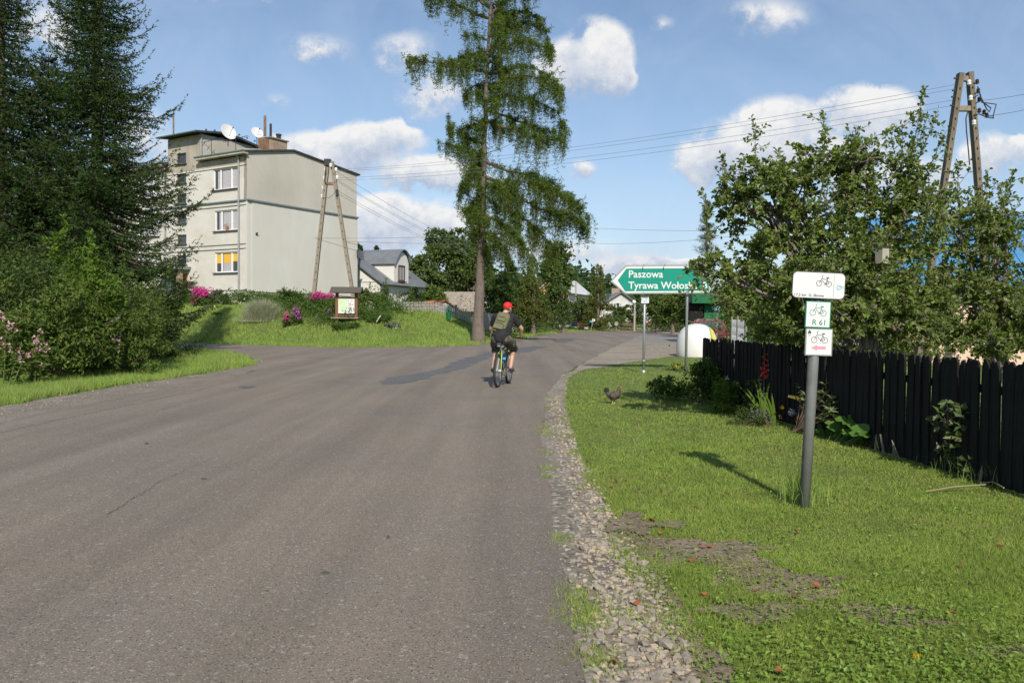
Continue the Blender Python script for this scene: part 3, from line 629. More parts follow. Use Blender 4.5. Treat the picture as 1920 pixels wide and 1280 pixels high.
# entrance
nb = NB(); nb.prism([(-1.5,4.52),(-1.5,4.62),(0,4.75),(0,4.55)], (0,5.9,0), (1,0,0), (0,0,1), (0,2.7,0)); nb.build('entrance_canopy', 'zinc_roof', blk)
nb = NB(); nb.box((.12,7.25,3.25), (.08,1.1,2.1)); nb.box((.1,6.5,3.25), (.2,.3,2.1), mi=1); nb.build('entrance_door', ['door_wood','orange_tile'], blk)
nb = NB(); nb.box((-.7,6.2,3.35), (.35,.25,2.3)); nb.build('brick_pier', 'chimney_brick', blk)
# chimney with flues
ch = NB(); ch.box((3.2,.9,13.25), (1.5,.75,.9)); cho = ch.build('chimney', 'chimney_brick', blk)
nb = NB(); nb.box((3.2,.9,13.74), (1.7,.95,.08)); nb.box((2.15,.9,13.25), (.5,.5,.75), mi=1); nb.build('chimney_cap', ['concrete','rust'], cho)
nb = NB(); nb.tube([(2.2,.8,13.8),(2.2,.8,15.2)], .09, 8); nb.build('flue_pipe', 'rust', cho)
nb = NB(); nb.tube([(2.7,.8,13.8),(2.7,.8,14.75)], .08, 8, mi=0); nb.tube([(3.5,.9,13.78),(3.5,.9,14.1)], .16, 8); nb.tube([(3.5,.9,14.1),(3.5,.9,14.2)], .2, 8); nb.build('flue_pipe', 'dark_metal', cho)
# wires fixed to the gable and dark stain patches
nb = NB(); nb.box((.7,-.13,6.85), (.12,.06,.16)); nb.tube([(.7,-.14,6.9),(.7,-.3,6.95)], .02, 6); nb.build('wire_bracket', 'dark_metal', blk)
# satellite dishes (stand on the roof, own things)
def dish(name, label, p, r, azd, eld, mast, m='dish_white', flat=.18):
    t = thing(name, label, 'satellite dish', p)
    ax = Vector((math.sin(R(azd))*math.cos(R(eld)), -math.cos(R(azd))*math.cos(R(eld)), math.sin(R(eld))))
    nb = NB(); prof = [(r*k/8, flat*r*(k/8)**2) for k in range(9)]; prof[0] = (.001, 0)
    c = np.array([0, 0, mast]); nb.lathe(prof, 24, c, ax); nb.lathe([(a, b-.02) for a, b in prof[::-1]], 24, c, ax); nb.lathe([(r, flat*r), (r+.015, flat*r-.01), (r, flat*r-.02)], 24, c, ax)
    nb.build('reflector', m, t, smooth=True)
    nb = NB(); nb.tube([(0,0,-.6),(0,0,mast-.05)], .03, 8); tip = c+np.array(ax)*r*1.05; s, q = frame_of(ax)
    nb.tube([c-np.array([0,0,1])*r*.7, tip], .012, 6); nb.build('mast', 'dark_metal', t)
    nb = NB(); nb.tube([tip, tip+np.array(ax)*.12], .035, 8); nb.build('feed_horn', 'dish_grey', t)
    return t
dish('satellite_dish', 'large white satellite dish at the roof edge beside the stair tower', loc((.2,2.15,13.45)), .56, 52, 20, .35)
dish('satellite_dish', 'middle sized white dish between the large dish and the chimney', loc((2.6,2.1,13.75)), .42, 42, 24, .5)
dish('satellite_dish', 'white dish seen half behind the rusty chimney pipes', loc((3.9,1.7,13.75)), .42, 60, 24, .3)
dish('satellite_dish', 'dark grey dish fixed to the far edge of the blank gable', loc((D+.1,-.25,5.9)), .42, 62, 20, .3, 'dish_grey')
# tv aerials
for nm, lab, pp, hh in (('tv_aerial', 'tangled yagi television aerial in front of the large white dish', (.15,1.3,12.3), 1.0), ('tv_aerial', 'small yagi aerial next to the stair tower wall', (.5,4.3,12.5), 1.1)):
    t = thing(nm, lab, 'aerial', loc(pp)); nb = NB(); nb.tube([(0,0,-.2),(0,0,hh)], .02, 6); nb.build('mast', 'dark_metal', t)
    nb = NB(); nb.tube([(-.9,.2,hh-.2),(.9,-.3,hh+.1)], .014, 5)
    for k in range(8): a = -.85+k*.24; nb.tube([(a,.2-.28*(a+.9)-.3,hh-.2+.16*(a+.9)-.05),(a+.1,.2-.28*(a+.9)+.3,hh-.2+.16*(a+.9)+.05)], .011, 5)
    nb.build('boom', 'dark_metal', t)
t = thing('roof_mast', 'tall thin rusty mast rising from the roof left of the stair tower', 'mast', loc((1.5,10.0,12.5)))
nb = NB(); nb.tube([(0,0,0),(0,0,3.9)], .06, 8); nb.build('mast', 'rust', t); nb = NB(); nb.tube([(0,0,3.7),(0,0,4.1)], .03, 6); nb.build('mast_tip', 'dark_metal', t)

# ---------------------------------------------------------------- white house with dormer
K = P(712, 560, 66); az = math.atan2(.93, .365)
hs = thing('white_house', 'white house with zinc roof and tall arched dormer behind the garden', 'house', (K[0], K[1], 0), az)  # x along the eave wall (away), y along the gable (left)
HL = 8.6; HW = 8.4; ze = 4.34; zr = 7.2; zb = 1.2
nb = NB()
nb.prism([(0,zb),(0,ze),(HW/2,zr-.15),(HW,ze),(HW,zb)], (0,0,0), (0,1,0), (0,0,1), (.25,0,0)); nb.build('gable_wall', 'white_wall', hs)
nb = NB(); nb.prism([(0,zb),(0,ze),(HW/2,zr-.15),(HW,ze),(HW,zb)], (HL-.25,0,0), (0,1,0), (0,0,1), (.25,0,0)); nb.build('gable_wall', 'white_wall', hs)
nb = NB(); nb.box((HL/2,.125,(zb+ze)/2), (HL-.02,.25,ze-zb)); nb.build('eave_wall', 'white_wall', hs)
nb = NB(); nb.box((-.02,HW/2,ze), (.06,HW,.08)); nb.box((HL/2,-.03,ze-.28), (HL,.08,.1)); nb.box((.12,-.02,2.8),(.24,.06,3)); nb.build('string_course', 'dirty_white', hs)
def roof_plane(nb, x0, x1, ya, za, yb, zb_, th=.07, mi=0):
    d = np.array([0, yb-ya, zb_-za]); n = np.cross([1,0,0], d); n = n/np.linalg.norm(n)*th
    if n[2] < 0: n = -n
    nb.prism([(0,0),(x1-x0,0),(x1-x0,1),(0,1)], (x0,ya,za), (1,0,0), d, n, mi)
nb = NB(); roof_plane(nb, -.3, HL+.3, -.45, ze-.28, HW/2, zr); roof_plane(nb, -.3, HL+.3, HW+.45, ze-.28, HW/2, zr); rf = nb.build('roof', 'zinc_roof', hs)
nb = NB(); s = (zr-ze+.28)/(HW/2+.45)
for k in range(15):
    x = -.25+k*.64
    if 2.1 < x < 5.3: nb.bar((x, 2.6, ze-.28+s*3.05+.1), (x, HW/2, zr+.09), .04, .05)
    else: nb.bar((x, -.45, ze-.28+.09), (x, HW/2, zr+.09), .04, .05)
nb.build('roof_seam', 'zinc_roof', rf, kind='stuff')
nb = NB(); nb.box((1.6,HW/2+.4,zr+.4), (.9,.6,1.0)); nb.box((1.6,HW/2+.4,zr+.93), (1.05,.75,.1)); nb.build('chimney', 'chimney_brick', rf)
q0, q1 = 2.36, 4.94; prof = [(q0,ze-.5),(q1,ze-.5),(q1,6.15),(q1-.35,6.8),(q1-.85,7.12),(q1-1.25,7.2),(q0+.75,6.95),(q0+.1,6.25),(q0,6.15)]
nb = NB(); nb.prism(prof, (0,-.02,0), (1,0,0), (0,0,1), (0,3.6,0)); dm = nb.build('dormer', 'white_wall', hs)
nb = NB(); rp = [(q0-.2,5.98),(q0+.0,6.36),(q0+.68,7.07),(q1-1.25,7.34),(q1-.8,7.25),(q1-.25,6.9),(q1+.15,6.2)]
for i in range(6):
    a, b = rp[i], rp[i+1]; nb.prism([(0,0),(1,0),(1,1),(0,1)], (a[0],-.3,a[1]), (b[0]-a[0],0,b[1]-a[1]), (0,4.2,0), (0,0,.05))
nb.build('dormer_roof', 'zinc_roof', dm)
def simple_window(par, x0, x1, z0, z1, y, fm='brown_frame', vbars=1, hb=0, curtain=True):
    nb = NB(); f = .09
    for a, b, c, d in ((x0,x1,z0,z0+f),(x0,x1,z1-f,z1),(x0,x0+f,z0+f,z1-f),(x1-f,x1,z0+f,z1-f)): nb.box(((a+b)/2,y-.05,(c+d)/2), (b-a,.08,d-c))
    for k in range(vbars): xx = x0+(x1-x0)*(k+1)/(vbars+1); nb.box((xx,y-.055,(z0+z1)/2), (.06,.06,z1-z0-2*f))
    w = nb.build('window', fm, par); nb = NB(); nb.box(((x0+x1)/2,y-.03,(z0+z1)/2), (x1-x0-.05,.03,z1-z0-.05)); nb.build('pane', 'glass', w)
    if curtain:
        nb = NB()
        for a, b in ((.12,.3),(.36,.47),(.55,.66),(.72,.88)): nb.box((x0+(x1-x0)*(a+b)/2,y-.047,(z0+z1)/2-.05), ((x1-x0)*(b-a),.008,z1-z0-.3))
        nb.build('curtain', 'drape', w)
    nb = NB(); nb.box(((x0+x1)/2,y-.1,z0-.06), (x1-x0+.2,.22,.08)); nb.build('sill', 'brown_frame', w); return w
# windows are parts of the house, so they hang on the house
simple_window(hs, 3.05, 4.15, 4.55, 5.95, -.02)
simple_window(hs, .35, 1.1, 1.9, 3.35, 0, vbars=2, fm='brown_frame'); simple_window(hs, 5.2, 6.2, 1.9, 3.35, 0)
w = NB(); w.box((-.03,2.9,5.2), (.06,.5,.45)); w.build('vent_window', 'brown_frame', hs)
nb = NB(); nb.tube([(HL+.05,-.35,ze-.3),(HL+.05,-.1,ze-.6),(HL+.05,-.1,1.2)], .05, 6); mat('yellow_pipe', (0.65,0.42,0.1), rough=.5); nb.build('downpipe', 'yellow_pipe', hs)

# ---------------------------------------------------------------- shingled shed, orange roof, other houses
def hut(name, label, a, b, depth, z0, ze, zr, wallm, roofm, over=.3, group=None):
    """a = left near corner, b = right near corner (xy); eaves on the near side, ridge parallel"""
    a = np.array(a, float); b = np.array(b, float); L = np.linalg.norm(b-a)
    t = thing(name, label, 'house' if 'house' in name else 'shed', (a[0], a[1], 0), math.atan2(*(b-a)[::-1]), group)
    nb = NB(); nb.box((L/2,.1,(z0+ze)/2), (L,.2,ze-z0)); nb.box((L/2,depth-.1,(z0+ze)/2), (L,.2,ze-z0)); nb.build('wall', wallm, t)
    for x in (0, L-.2):
        nb = NB(); nb.prism([(0.2,z0),(0.2,ze),(depth/2,zr-.12),(depth-.2,ze),(depth-.2,z0)], (x,0,0), (0,1,0), (0,0,1), (.2,0,0)); nb.build('gable_wall', wallm, t)
    nb = NB(); s = (zr-ze)/(depth/2)
    roof_plane(nb, -over, L+over, -over, ze-s*over, depth/2, zr); roof_plane(nb, -over, L+over, depth+over, ze-s*over, depth/2, zr)
    r = nb.build('roof', roofm, t); return t, r, L, s
sa = P(829, 590, 76); sb = P(922, 590, 76)
shed, sr, L, s = hut('shed', 'low shed with weathered wooden shingle roof left of the larch trunk', sa[:2], sb[:2], 5.2, 1.2, 2.05, 3.9, 'grey_wood', 'shingle', .2)
rg = np.random.default_rng(8); nb0 = NB(); nb0.box((0,0,0), (.24,.36,.03)); pm_ = nb0.me('shingle', 'shingle')
nrow = 9; slope = math.atan(s)
nbs = NB()
for r_ in range(nrow):
    for c_ in range(int((L+.4)/.25)):
        t_ = (r_+.4)/nrow*(3.15); Rm = Matrix.Rotation(slope+.12, 3, 'X'); 
        nbs.box((-.1+c_*.25+.12*(r_ % 2), -.2+t_*math.cos(slope)*.98, 2.05-.2*s+t_*math.cos(slope)*.98*s+.11+rg.normal(0,.006)), (.235+rg.normal(0,.01),.38,.03), rot=Rm)
nbs.build('shingle', 'shingle', sr, kind='stuff')
o1 = P(776, 580, 64); o2 = P(806, 580, 60)
t, r, L, s = hut('outhouse', 'small outhouse with bright orange tiled roof right of the white house', o1[:2], o2[:2], 2.4, 1.3, 1.9, 2.65, 'white_wall', 'orange_tile', .2); t['category'] = 'outhouse'
# far house left of the tall conifer: zinc hipped roof and orange gable
h2a = P(1066, 560, 118); h2 = thing('village_house', 'far house with orange gable and pale metal roof above the hedge', 'house', (h2a[0], h2a[1], 0), math.atan2(.95, .32))
nb = NB(); nb.prism([(0,1.5),(0,5.4),(2.4,7.4),(4.8,5.4),(4.8,1.5)], (0,0,0), (0,1,0), (0,0,1), (.25,0,0)); nb.build('gable_wall', 'orange_wall', h2)
nb = NB(); nb.box((7,.1,3.6), (14,.2,4.4)); nb.build('wall', 'white_wall', h2)
nb = NB(); roof_plane(nb, -.4, 14, -.6, 5.1, 2.4, 7.6, .1); roof_plane(nb, -.4, 14, 5.4, 5.1, 2.4, 7.6, .1); r = nb.build('roof', 'pale_roof', h2)
nb = NB(); nb.box((3,2.6,7.9), (.7,.7,1.2)); nb.build('chimney', 'orange_wall', r)
# white house beyond the road bend
h3k = P(1138, 600, 112); h3 = thing('village_house', 'white gabled house beside the road far behind the green direction sign', 'house', (h3k[0], h3k[1], 0), math.atan2(.1, 1))
g0 = 1.0
nb = NB(); nb.prism([(-1.4,g0),(5.6,g0),(5.6,2.9),(2.0,5.0),(-1.4,3.0)], (0,0,0), (1,0,0), (0,0,1), (0,.25,0)); nb.build('gable_wall', 'dirty_white', h3)
nb = NB(); nb.box((5.5,4.2,2.1), (.25,8,3.0)); nb.build('wall', 'white_wall', h3)
nb = NB()
def plane2(nb, x0, z0, x1, z1, y0, y1, th=.1):
    d = np.array([x1-x0, 0, z1-z0]); n = np.array([-(z1-z0), 0, x1-x0]); n = n/np.linalg.norm(n)*th
    if n[2] < 0: n = -n
    nb.prism([(0,0),(1,0),(1,y1-y0),(0,y1-y0)], (x0,y0,z0), d, (0,1,0), n)
plane2(nb, -2.2, 2.55, 2.0, 5.15, -.5, 9.5); plane2(nb, 2.0, 5.15, 6.3, 2.3, -.5, 9.5); r = nb.build('roof', 'zinc_roof', h3)
nb = NB(); nb.box((2.1,4,5.4), (1.2,.7,1.0)); nb.build('chimney', 'chimney_brick', r)
nb = NB(); nb.box((2.0,-.04,2.75), (7.3,.06,.12)); nb.build('string_course', 'grey_wood', h3)
for k in range(3):
    nb = NB(); nb.box((.7+k*.42,-.03,3.2), (.24,.08,.65)); nb.build('window', 'glass', h3)
simple_window(h3, 3.1, 4.0, 1.3, 2.4, -.01)
for px, wm_ in ((1190, 0),):
    nb = NB(); nb.box((8.4,7.5,2.0), (2.6,4,2.4)); nb.build('annex_wall', 'white_wall', h3)
# blue-roofed building on the right behind the apple trees
bk = P(1700, 600, 26); bh = thing('blue_roofed_building', 'peach coloured building with a big blue metal roof behind the apple tree', 'building', (bk[0], bk[1], 0), math.atan2(-.25, 1))
nb = NB(); nb.box((6,.1,1.4), (13,.2,2.8)); nb.build('wall', 'peach_wall', bh)
nb = NB(); nb.box((-.4,2.8,1.4), (.2,5.2,2.8)); nb.build('side_wall', 'peach_wall', bh)
nb = NB(); nb.prism([(0,0),(14.4,0),(14.4,1),(0,1)], (-1.0,-.7,2.5), (1,0,0), (0,4.4,2.75), (0,-.05,.09)); nb.prism([(0,0),(14.4,0),(14.4,1),(0,1)], (-1.0,8.1,2.5), (1,0,0), (0,-4.4,2.75), (0,.05,.09)); r = nb.build('roof', 'blue_roof', bh)
nb = NB()
for k in range(48): nb.bar((-.95+k*.3,-.7,2.62), (-.95+k*.3,3.68,5.36), .05, .05)
nb.build('roof_rib', 'blue_roof', r, kind='stuff')
simple_window(bh, 4.9, 5.9, .9, 2.1, 0, 'white_paint'); simple_window(bh, 9.2, 10.4, .9, 2.1, 0, 'white_paint')
# green kiosk, right of the road
ck = P(1313, 620, 46); kio = thing('green_kiosk', 'dark green roadside kiosk with a deep flat fascia roof behind the red car', 'kiosk', (ck[0], ck[1], 0), -.1)
nb = NB(); nb.box((1.6,1.5,1.25), (2.7,2.6,2.5)); nb.build('body', 'green_paint', kio)
nb = NB(); nb.box((1.4,1.3,2.62), (3.9,3.6,.55)); nb.build('fascia_roof', 'green_paint', kio)
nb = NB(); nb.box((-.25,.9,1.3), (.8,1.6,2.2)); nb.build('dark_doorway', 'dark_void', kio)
nb = NB(); nb.box((1.5,.17,1.5), (1.5,.05,.9)); nb.build('shutter', 'green_paint', kio)

# ---------------------------------------------------------------- grey paling fence on the bank
mat('grey_pale', (0.30,0.285,0.255), (0.42,0.40,0.37), scale=5, rough=0.95, island=[(0.8,0.8,0.8),(1.05,1.03,1),(1.2,1.2,1.18)])
def paling(name, label, a, b, sp, h, w, m, post_sp=2.6, seed=1, postm='concrete', pointed=True, rows=2, ph=.1):
    a = np.array(a, float); b = np.array(b, float); L = np.linalg.norm(b-a); az = math.atan2(*(b-a)[::-1])
    z0 = Hz(*a); t = thing(name, label, 'fence', (a[0], a[1], 0), az); rg = np.random.default_rng(seed); ca = (b-a)/L
    nb = NB(); pw = w/2
    nb.prism([(-pw,0),(pw,0),(pw,h-.05),(0,h) if pointed else (pw*.6,h),(-pw,h-.05)], (0,-.012,0), (1,0,0), (0,0,1), (0,.024,0)); pm = nb.me('pale', m)
    x = 0; prev = None
    while x < L:
        g = Hz(*(a+ca*x)); share('pale', pm, t, (x,0,g+.06+rg.normal(0,.01)), (0, rg.normal(0,.012), 0), (1,1,1+rg.normal(0,.015))); x += sp
    for zz in np.linspace(.3, h-.22, rows):
        n = max(2, int(L/2)); xs = np.linspace(0, L, n); nb = NB(); nb.tube([(x_, .035, Hz(*(a+ca*x_))+zz+.06) for x_ in xs], .035, 4); nb.build('rail', m, t)
    x = 0
    while x < L:
        g = Hz(*(a+ca*x)); nb = NB(); nb.box((x,.09,g+(h+ph)/2), (.13,.13,h+ph)); nb.build('post', postm, t); x += post_sp
    return t
paling('paling_fence', 'pale grey paling fence on the bank left of the larch', P(742,590,53)[:2], P(893,590,49.5)[:2], .135, .74, .055, 'grey_pale', 2.5, 3)
paling('paling_fence', 'blue grey paling fence in tree shade right of the larch', P(905,600,50)[:2], P(985,600,66)[:2], .16, 1.15, .08, 'grey_pale', 2.6, 4)
# concrete panel fence and red gate further on
a = P(1043, 608, 88)[:2]; b = P(1084, 609, 96)[:2]; L = np.linalg.norm(b-a)
t = thing('panel_fence', 'whitish concrete panel fence with arched tops beyond the hedge', 'fence', (a[0], a[1], 0), math.atan2(*(b-a)[::-1]))
g0 = Hz(*a)
for k in range(3):
    w_ = L/3; nb = NB(); n = 10; top = [(w_*(1-i/n), 1.75+.18*math.sin(math.pi*(1-i/n))) for i in range(n+1)]
    nb.prism([(0.06,0),(w_-.06,0)]+[(min(max(x,.06),w_-.06),z) for x, z in top], (k*w_,0,g0), (1,0,0), (0,0,1), (0,.06,0)); nb.build('panel', 'white_wall' if k < 2 else 'concrete', t)
    nb = NB(); nb.box((k*w_,.02,g0+1.0), (.14,.16,2.0)); nb.build('post', 'white_paint', t)
nb = NB(); nb.box((L,.02,g0+1.0), (.2,.2,2.1)); nb.build('post', 'white_paint', t)
a = P(1086, 609, 97)[:2]; b = P(1112, 609, 100)[:2]
paling('board_gate', 'brown board gate next to the whitish panel fence', a, b, .13, 1.5, .12, 'door_wood', 1.7, 6, 'grey_wood', False)['category'] = 'gate'
# ---------------------------------------------------------------- foliage materials
def leafmat(name, cols, trans=.3, rough=.5, var=(0.8,1.2), scale=1.2, spec=.15):
    mat(name, (var[0],)*3, (var[1],)*3, scale=scale, rough=rough, trans=trans, island=cols, spec=spec)
leafmat('spruce', [(0.020,0.046,0.012),(0.032,0.064,0.016),(0.045,0.080,0.020),(0.065,0.095,0.026)], .12, .7, spec=.08)
leafmat('spruce_shoot', [(0.055,0.085,0.03),(0.075,0.10,0.04)], .15, .6)
leafmat('larch', [(0.065,0.118,0.018),(0.092,0.15,0.024),(0.12,0.178,0.032),(0.155,0.205,0.042)], .35, .6, spec=.1)
leafmat('apple', [(0.085,0.135,0.020),(0.12,0.18,0.030),(0.15,0.215,0.042),(0.19,0.245,0.065),(0.27,0.28,0.10)], .35, .42, spec=.35)
leafmat('hedge_dark', [(0.038,0.072,0.016),(0.056,0.098,0.021),(0.078,0.125,0.03),(0.11,0.14,0.05)], .28, .5)
leafmat('hedge_mid', [(0.065,0.115,0.020),(0.095,0.155,0.028),(0.125,0.185,0.038),(0.17,0.18,0.06)], .32, .5)
leafmat('climber', [(0.085,0.150,0.020),(0.12,0.20,0.028),(0.155,0.235,0.038)], .38, .5)
leafmat('wood_far', [(0.030,0.058,0.020),(0.042,0.076,0.024),(0.058,0.092,0.030)], .2, .7, scale=.3)
leafmat('broad_tree', [(0.060,0.100,0.026),(0.084,0.130,0.032),(0.108,0.155,0.042),(0.135,0.172,0.054)], .28, .6, scale=.5)
leafmat('thuja', [(0.075,0.100,0.022),(0.100,0.125,0.028),(0.125,0.145,0.035),(0.16,0.15,0.045)], .25, .6, scale=.8)
leafmat('larch_far', [(0.080,0.110,0.055),(0.105,0.135,0.07)], .3, .7)
leafmat('silver_grass', [(0.20,0.24,0.13),(0.36,0.38,0.26),(0.55,0.55,0.43)], .25, .6)
leafmat('garden_green', [(0.055,0.105,0.02),(0.080,0.140,0.028),(0.11,0.17,0.04)], .32, .5)
leafmat('grey_leaf', [(0.13,0.15,0.11),(0.18,0.20,0.15),(0.10,0.13,0.08)], .25, .6)
leafmat('rhodo', [(0.15,0.20,0.08),(0.22,0.27,0.12),(0.30,0.33,0.19)], .25, .4, spec=.5)
mat('marrow_leaf', (0.085,0.175,0.028), (0.12,0.225,0.045), scale=9, rough=.45, trans=.3)
mat('petal_magenta', (0.55,0.035,0.26), (0.66,0.08,0.36), scale=6, rough=.6, trans=.25)
mat('petal_purple', (0.36,0.09,0.34), (0.45,0.16,0.42), scale=6, rough=.6, trans=.25)
mat('petal_white', (0.74,0.74,0.68), (0.8,0.79,0.72), scale=6, rough=.6, trans=.25)
mat('petal_cream', (0.74,0.72,0.42), (0.78,0.76,0.55), scale=6, rough=.6, trans=.25)
mat('petal_pink', (0.62,0.33,0.40), (0.78,0.58,0.62), scale=30, rough=.6, trans=.25, island=[(1,1,1),(.8,.6,.65),(1.2,1.3,1.3)])
mat('petal_red', (0.62,0.02,0.02), (0.72,0.07,0.05), scale=8, rough=.5, trans=.25)
mat('petal_orange', (0.72,0.15,0.05), rough=.5, trans=.25)
mat('petal_yellow', (0.78,0.50,0.03), rough=.5, trans=.25)
mat('petal_lilac', (0.42,0.28,0.55), rough=.6, trans=.25)
leafmat('pink_bush', [(0.06,0.10,0.03),(0.09,0.13,0.04),(0.42,0.10,0.12),(0.5,0.2,0.2)], .2)
mat('bark', (0.11,0.085,0.065), (0.19,0.155,0.125), scale=4, rough=.95, bump=.03, bscale=14, stretch=(3,3,.6), c3=(0.24,0.21,0.18), scale3=2.5, f3=.5)
mat('larch_bark', (0.16,0.125,0.10), (0.29,0.245,0.205), scale=5, rough=.95, bump=.06, bscale=9, stretch=(2.5,2.5,.7), c3=(0.085,0.065,0.05), scale3=5, f3=.75)
mat('twig', (0.10,0.075,0.055), (0.15,0.12,0.095), scale=6, rough=.9)
mat('apple_bark', (0.17,0.145,0.12), (0.24,0.21,0.18), scale=9, rough=.95, bump=.01, bscale=30)
mat('limewash', (0.62,0.60,0.55), (0.72,0.70,0.66), scale=9, rough=.95, bump=.01, bscale=30, c3=(0.25,0.22,0.18), scale3=6, f3=.7)
mat('stem_green', (0.09,0.13,0.04), rough=.6)
mat('stem_brown', (0.12,0.08,0.05), rough=.8)

def shell_cloud(nb, rg, ells, n, L, asp=.5, clump=30, spread=.16, up=.35, shell=.45, mi=0, jag=.12, fold=.12):
    """leaves in clumps spread through ellipsoids (cx,cy,cz,rx,ry,rz[,weight])"""
    wts = np.array([(e[6] if len(e) > 6 else 1)*(e[3]*e[4]*e[5])**(2/3) for e in ells]); wts /= wts.sum()
    for e, w in zip(ells, wts):
        k = max(1, int(n*w/clump)); c = np.array(e[:3]); r = np.array(e[3:6])
        d = rand_dir(rg, k); rad = (rg.uniform(shell**2, 1.0, k)**.5)*(1+rg.normal(0, jag, k)); cc = c+d*rad[:, None]*r
        m = k*clump; ci = np.repeat(np.arange(k), clump); off = rg.normal(0, 1, (m, 3))*spread*r.mean()*np.repeat(rg.uniform(.6, 1.4, k), clump)[:, None]; off[:, 2] *= .75
        Pn = cc[ci]+off; out = d[ci]
        D = unit(rg.normal(size=(m, 3))+out*.5); Nn = unit(rg.normal(size=(m, 3))*.7+out*.6+[0, 0, up*1.6])
        leaf_quads(nb, Pn, D, Nn, L*rg.uniform(.6, 1.3, m), L*asp*rg.uniform(.7, 1.3, m), mi, fold)
def curve(a, b, rg, n=6, wob=.08, sag=0.0):
    a = np.asarray(a, float); b = np.asarray(b, float); t = np.linspace(0, 1, n)[:, None]; L = np.linalg.norm(b-a)
    p = a+(b-a)*t+np.cumsum(rg.normal(0, wob*L/n, (n, 3)), 0)*np.sin(t*np.pi); p[:, 2] -= sag*L*np.sin(t[:, 0]*np.pi); return p
def bush(name, label, cat, base, ells, n, L, m, rg, group=None, asp=.5, stems=7, stem_r=.02, stem_m='stem_brown', part='foliage', **kw):
    t = thing(name, label, cat, base, 0, group); nb = NB(); shell_cloud(nb, rg, ells, n, L, asp, **kw); nb.build(part, m, t, kind='stuff' if False else None)
    if stems:
        nb = NB(); E = ells
        for k in range(stems):
            e = E[k % len(E)]; nb.tube(curve((rg.normal(0,.1), rg.normal(0,.1), 0), np.array(e[:3])+rg.normal(0,.4,3)*np.array(e[3:6]), rg, 6), np.linspace(stem_r, stem_r*.3, 6), 5)
        nb.build('stem', stem_m, t)
    return t
def flower_heads(nb, rg, pts, r, n, s, mi=0, flat=1.0):
    for p in pts:
        d = rand_dir(rg, n, .3); Pn = np.asarray(p)+d*r*rg.uniform(.5, 1, (n, 1))*[1, 1, flat]; leaf_quads(nb, Pn, rand_dir(rg, n, .1), d, s, s*.9, mi, .1)

# ---------------------------------------------------------------- broad trees of the middle distance
def broad_tree(label, px, Y, ytop, ybot, wpx, m='broad_tree', seed=0, n=5200, L=.34, group='trees beyond the garden fences', ells=None, name='broadleaf_tree', trunk_r=.2, zoff=0.0, cat='tree', asp=.6, **kw):
    rg = np.random.default_rng(seed); g = P(px, 600, Y); gz = Hz(g[0], g[1]); s = Y/FPX
    zt = P(px, ytop, Y)[2]-gz; zb_ = P(px, ybot, Y)[2]-gz; hw = wpx*s/2
    t = thing(name, label, cat, (g[0], g[1], gz), 0, group)
    if ells is None:
        ells = [(0, 0, (zt+zb_)/2, hw*.8, hw*.8, (zt-zb_)*.42)]
        for k in range(7):
            a = rg.uniform(0, 6.28); h = rg.uniform(.15, .85); rr = hw*math.sqrt(max(.15, 1-(2*h-1)**2*.8))*.55
            ells.append((math.cos(a)*rr, math.sin(a)*rr, zb_+(zt-zb_)*h, hw*rg.uniform(.35,.5), hw*rg.uniform(.35,.5), (zt-zb_)*rg.uniform(.14,.2)))
        ells.append((rg.normal(0,.15*hw), 0, zt-(zt-zb_)*.16, hw*.36, hw*.36, (zt-zb_)*.16))
    nb = NB(); shell_cloud(nb, rg, ells, n, L, asp, clump=26, **dict(dict(spread=.15, jag=.10), **kw)); nb.build('crown', m, t)
    nb = NB(); nb.tube(curve((0,0,-.3), (0,0,zt*.75), rg, 7, .05), np.linspace(trunk_r, trunk_r*.25, 7), 8)
    for e in ells[1:7]: nb.tube(curve((0,0,zb_*.6+.3), e[:3], rg, 5, .1), np.linspace(trunk_r*.4, .03, 5), 5)
    nb.build('trunk', 'bark', t); return t
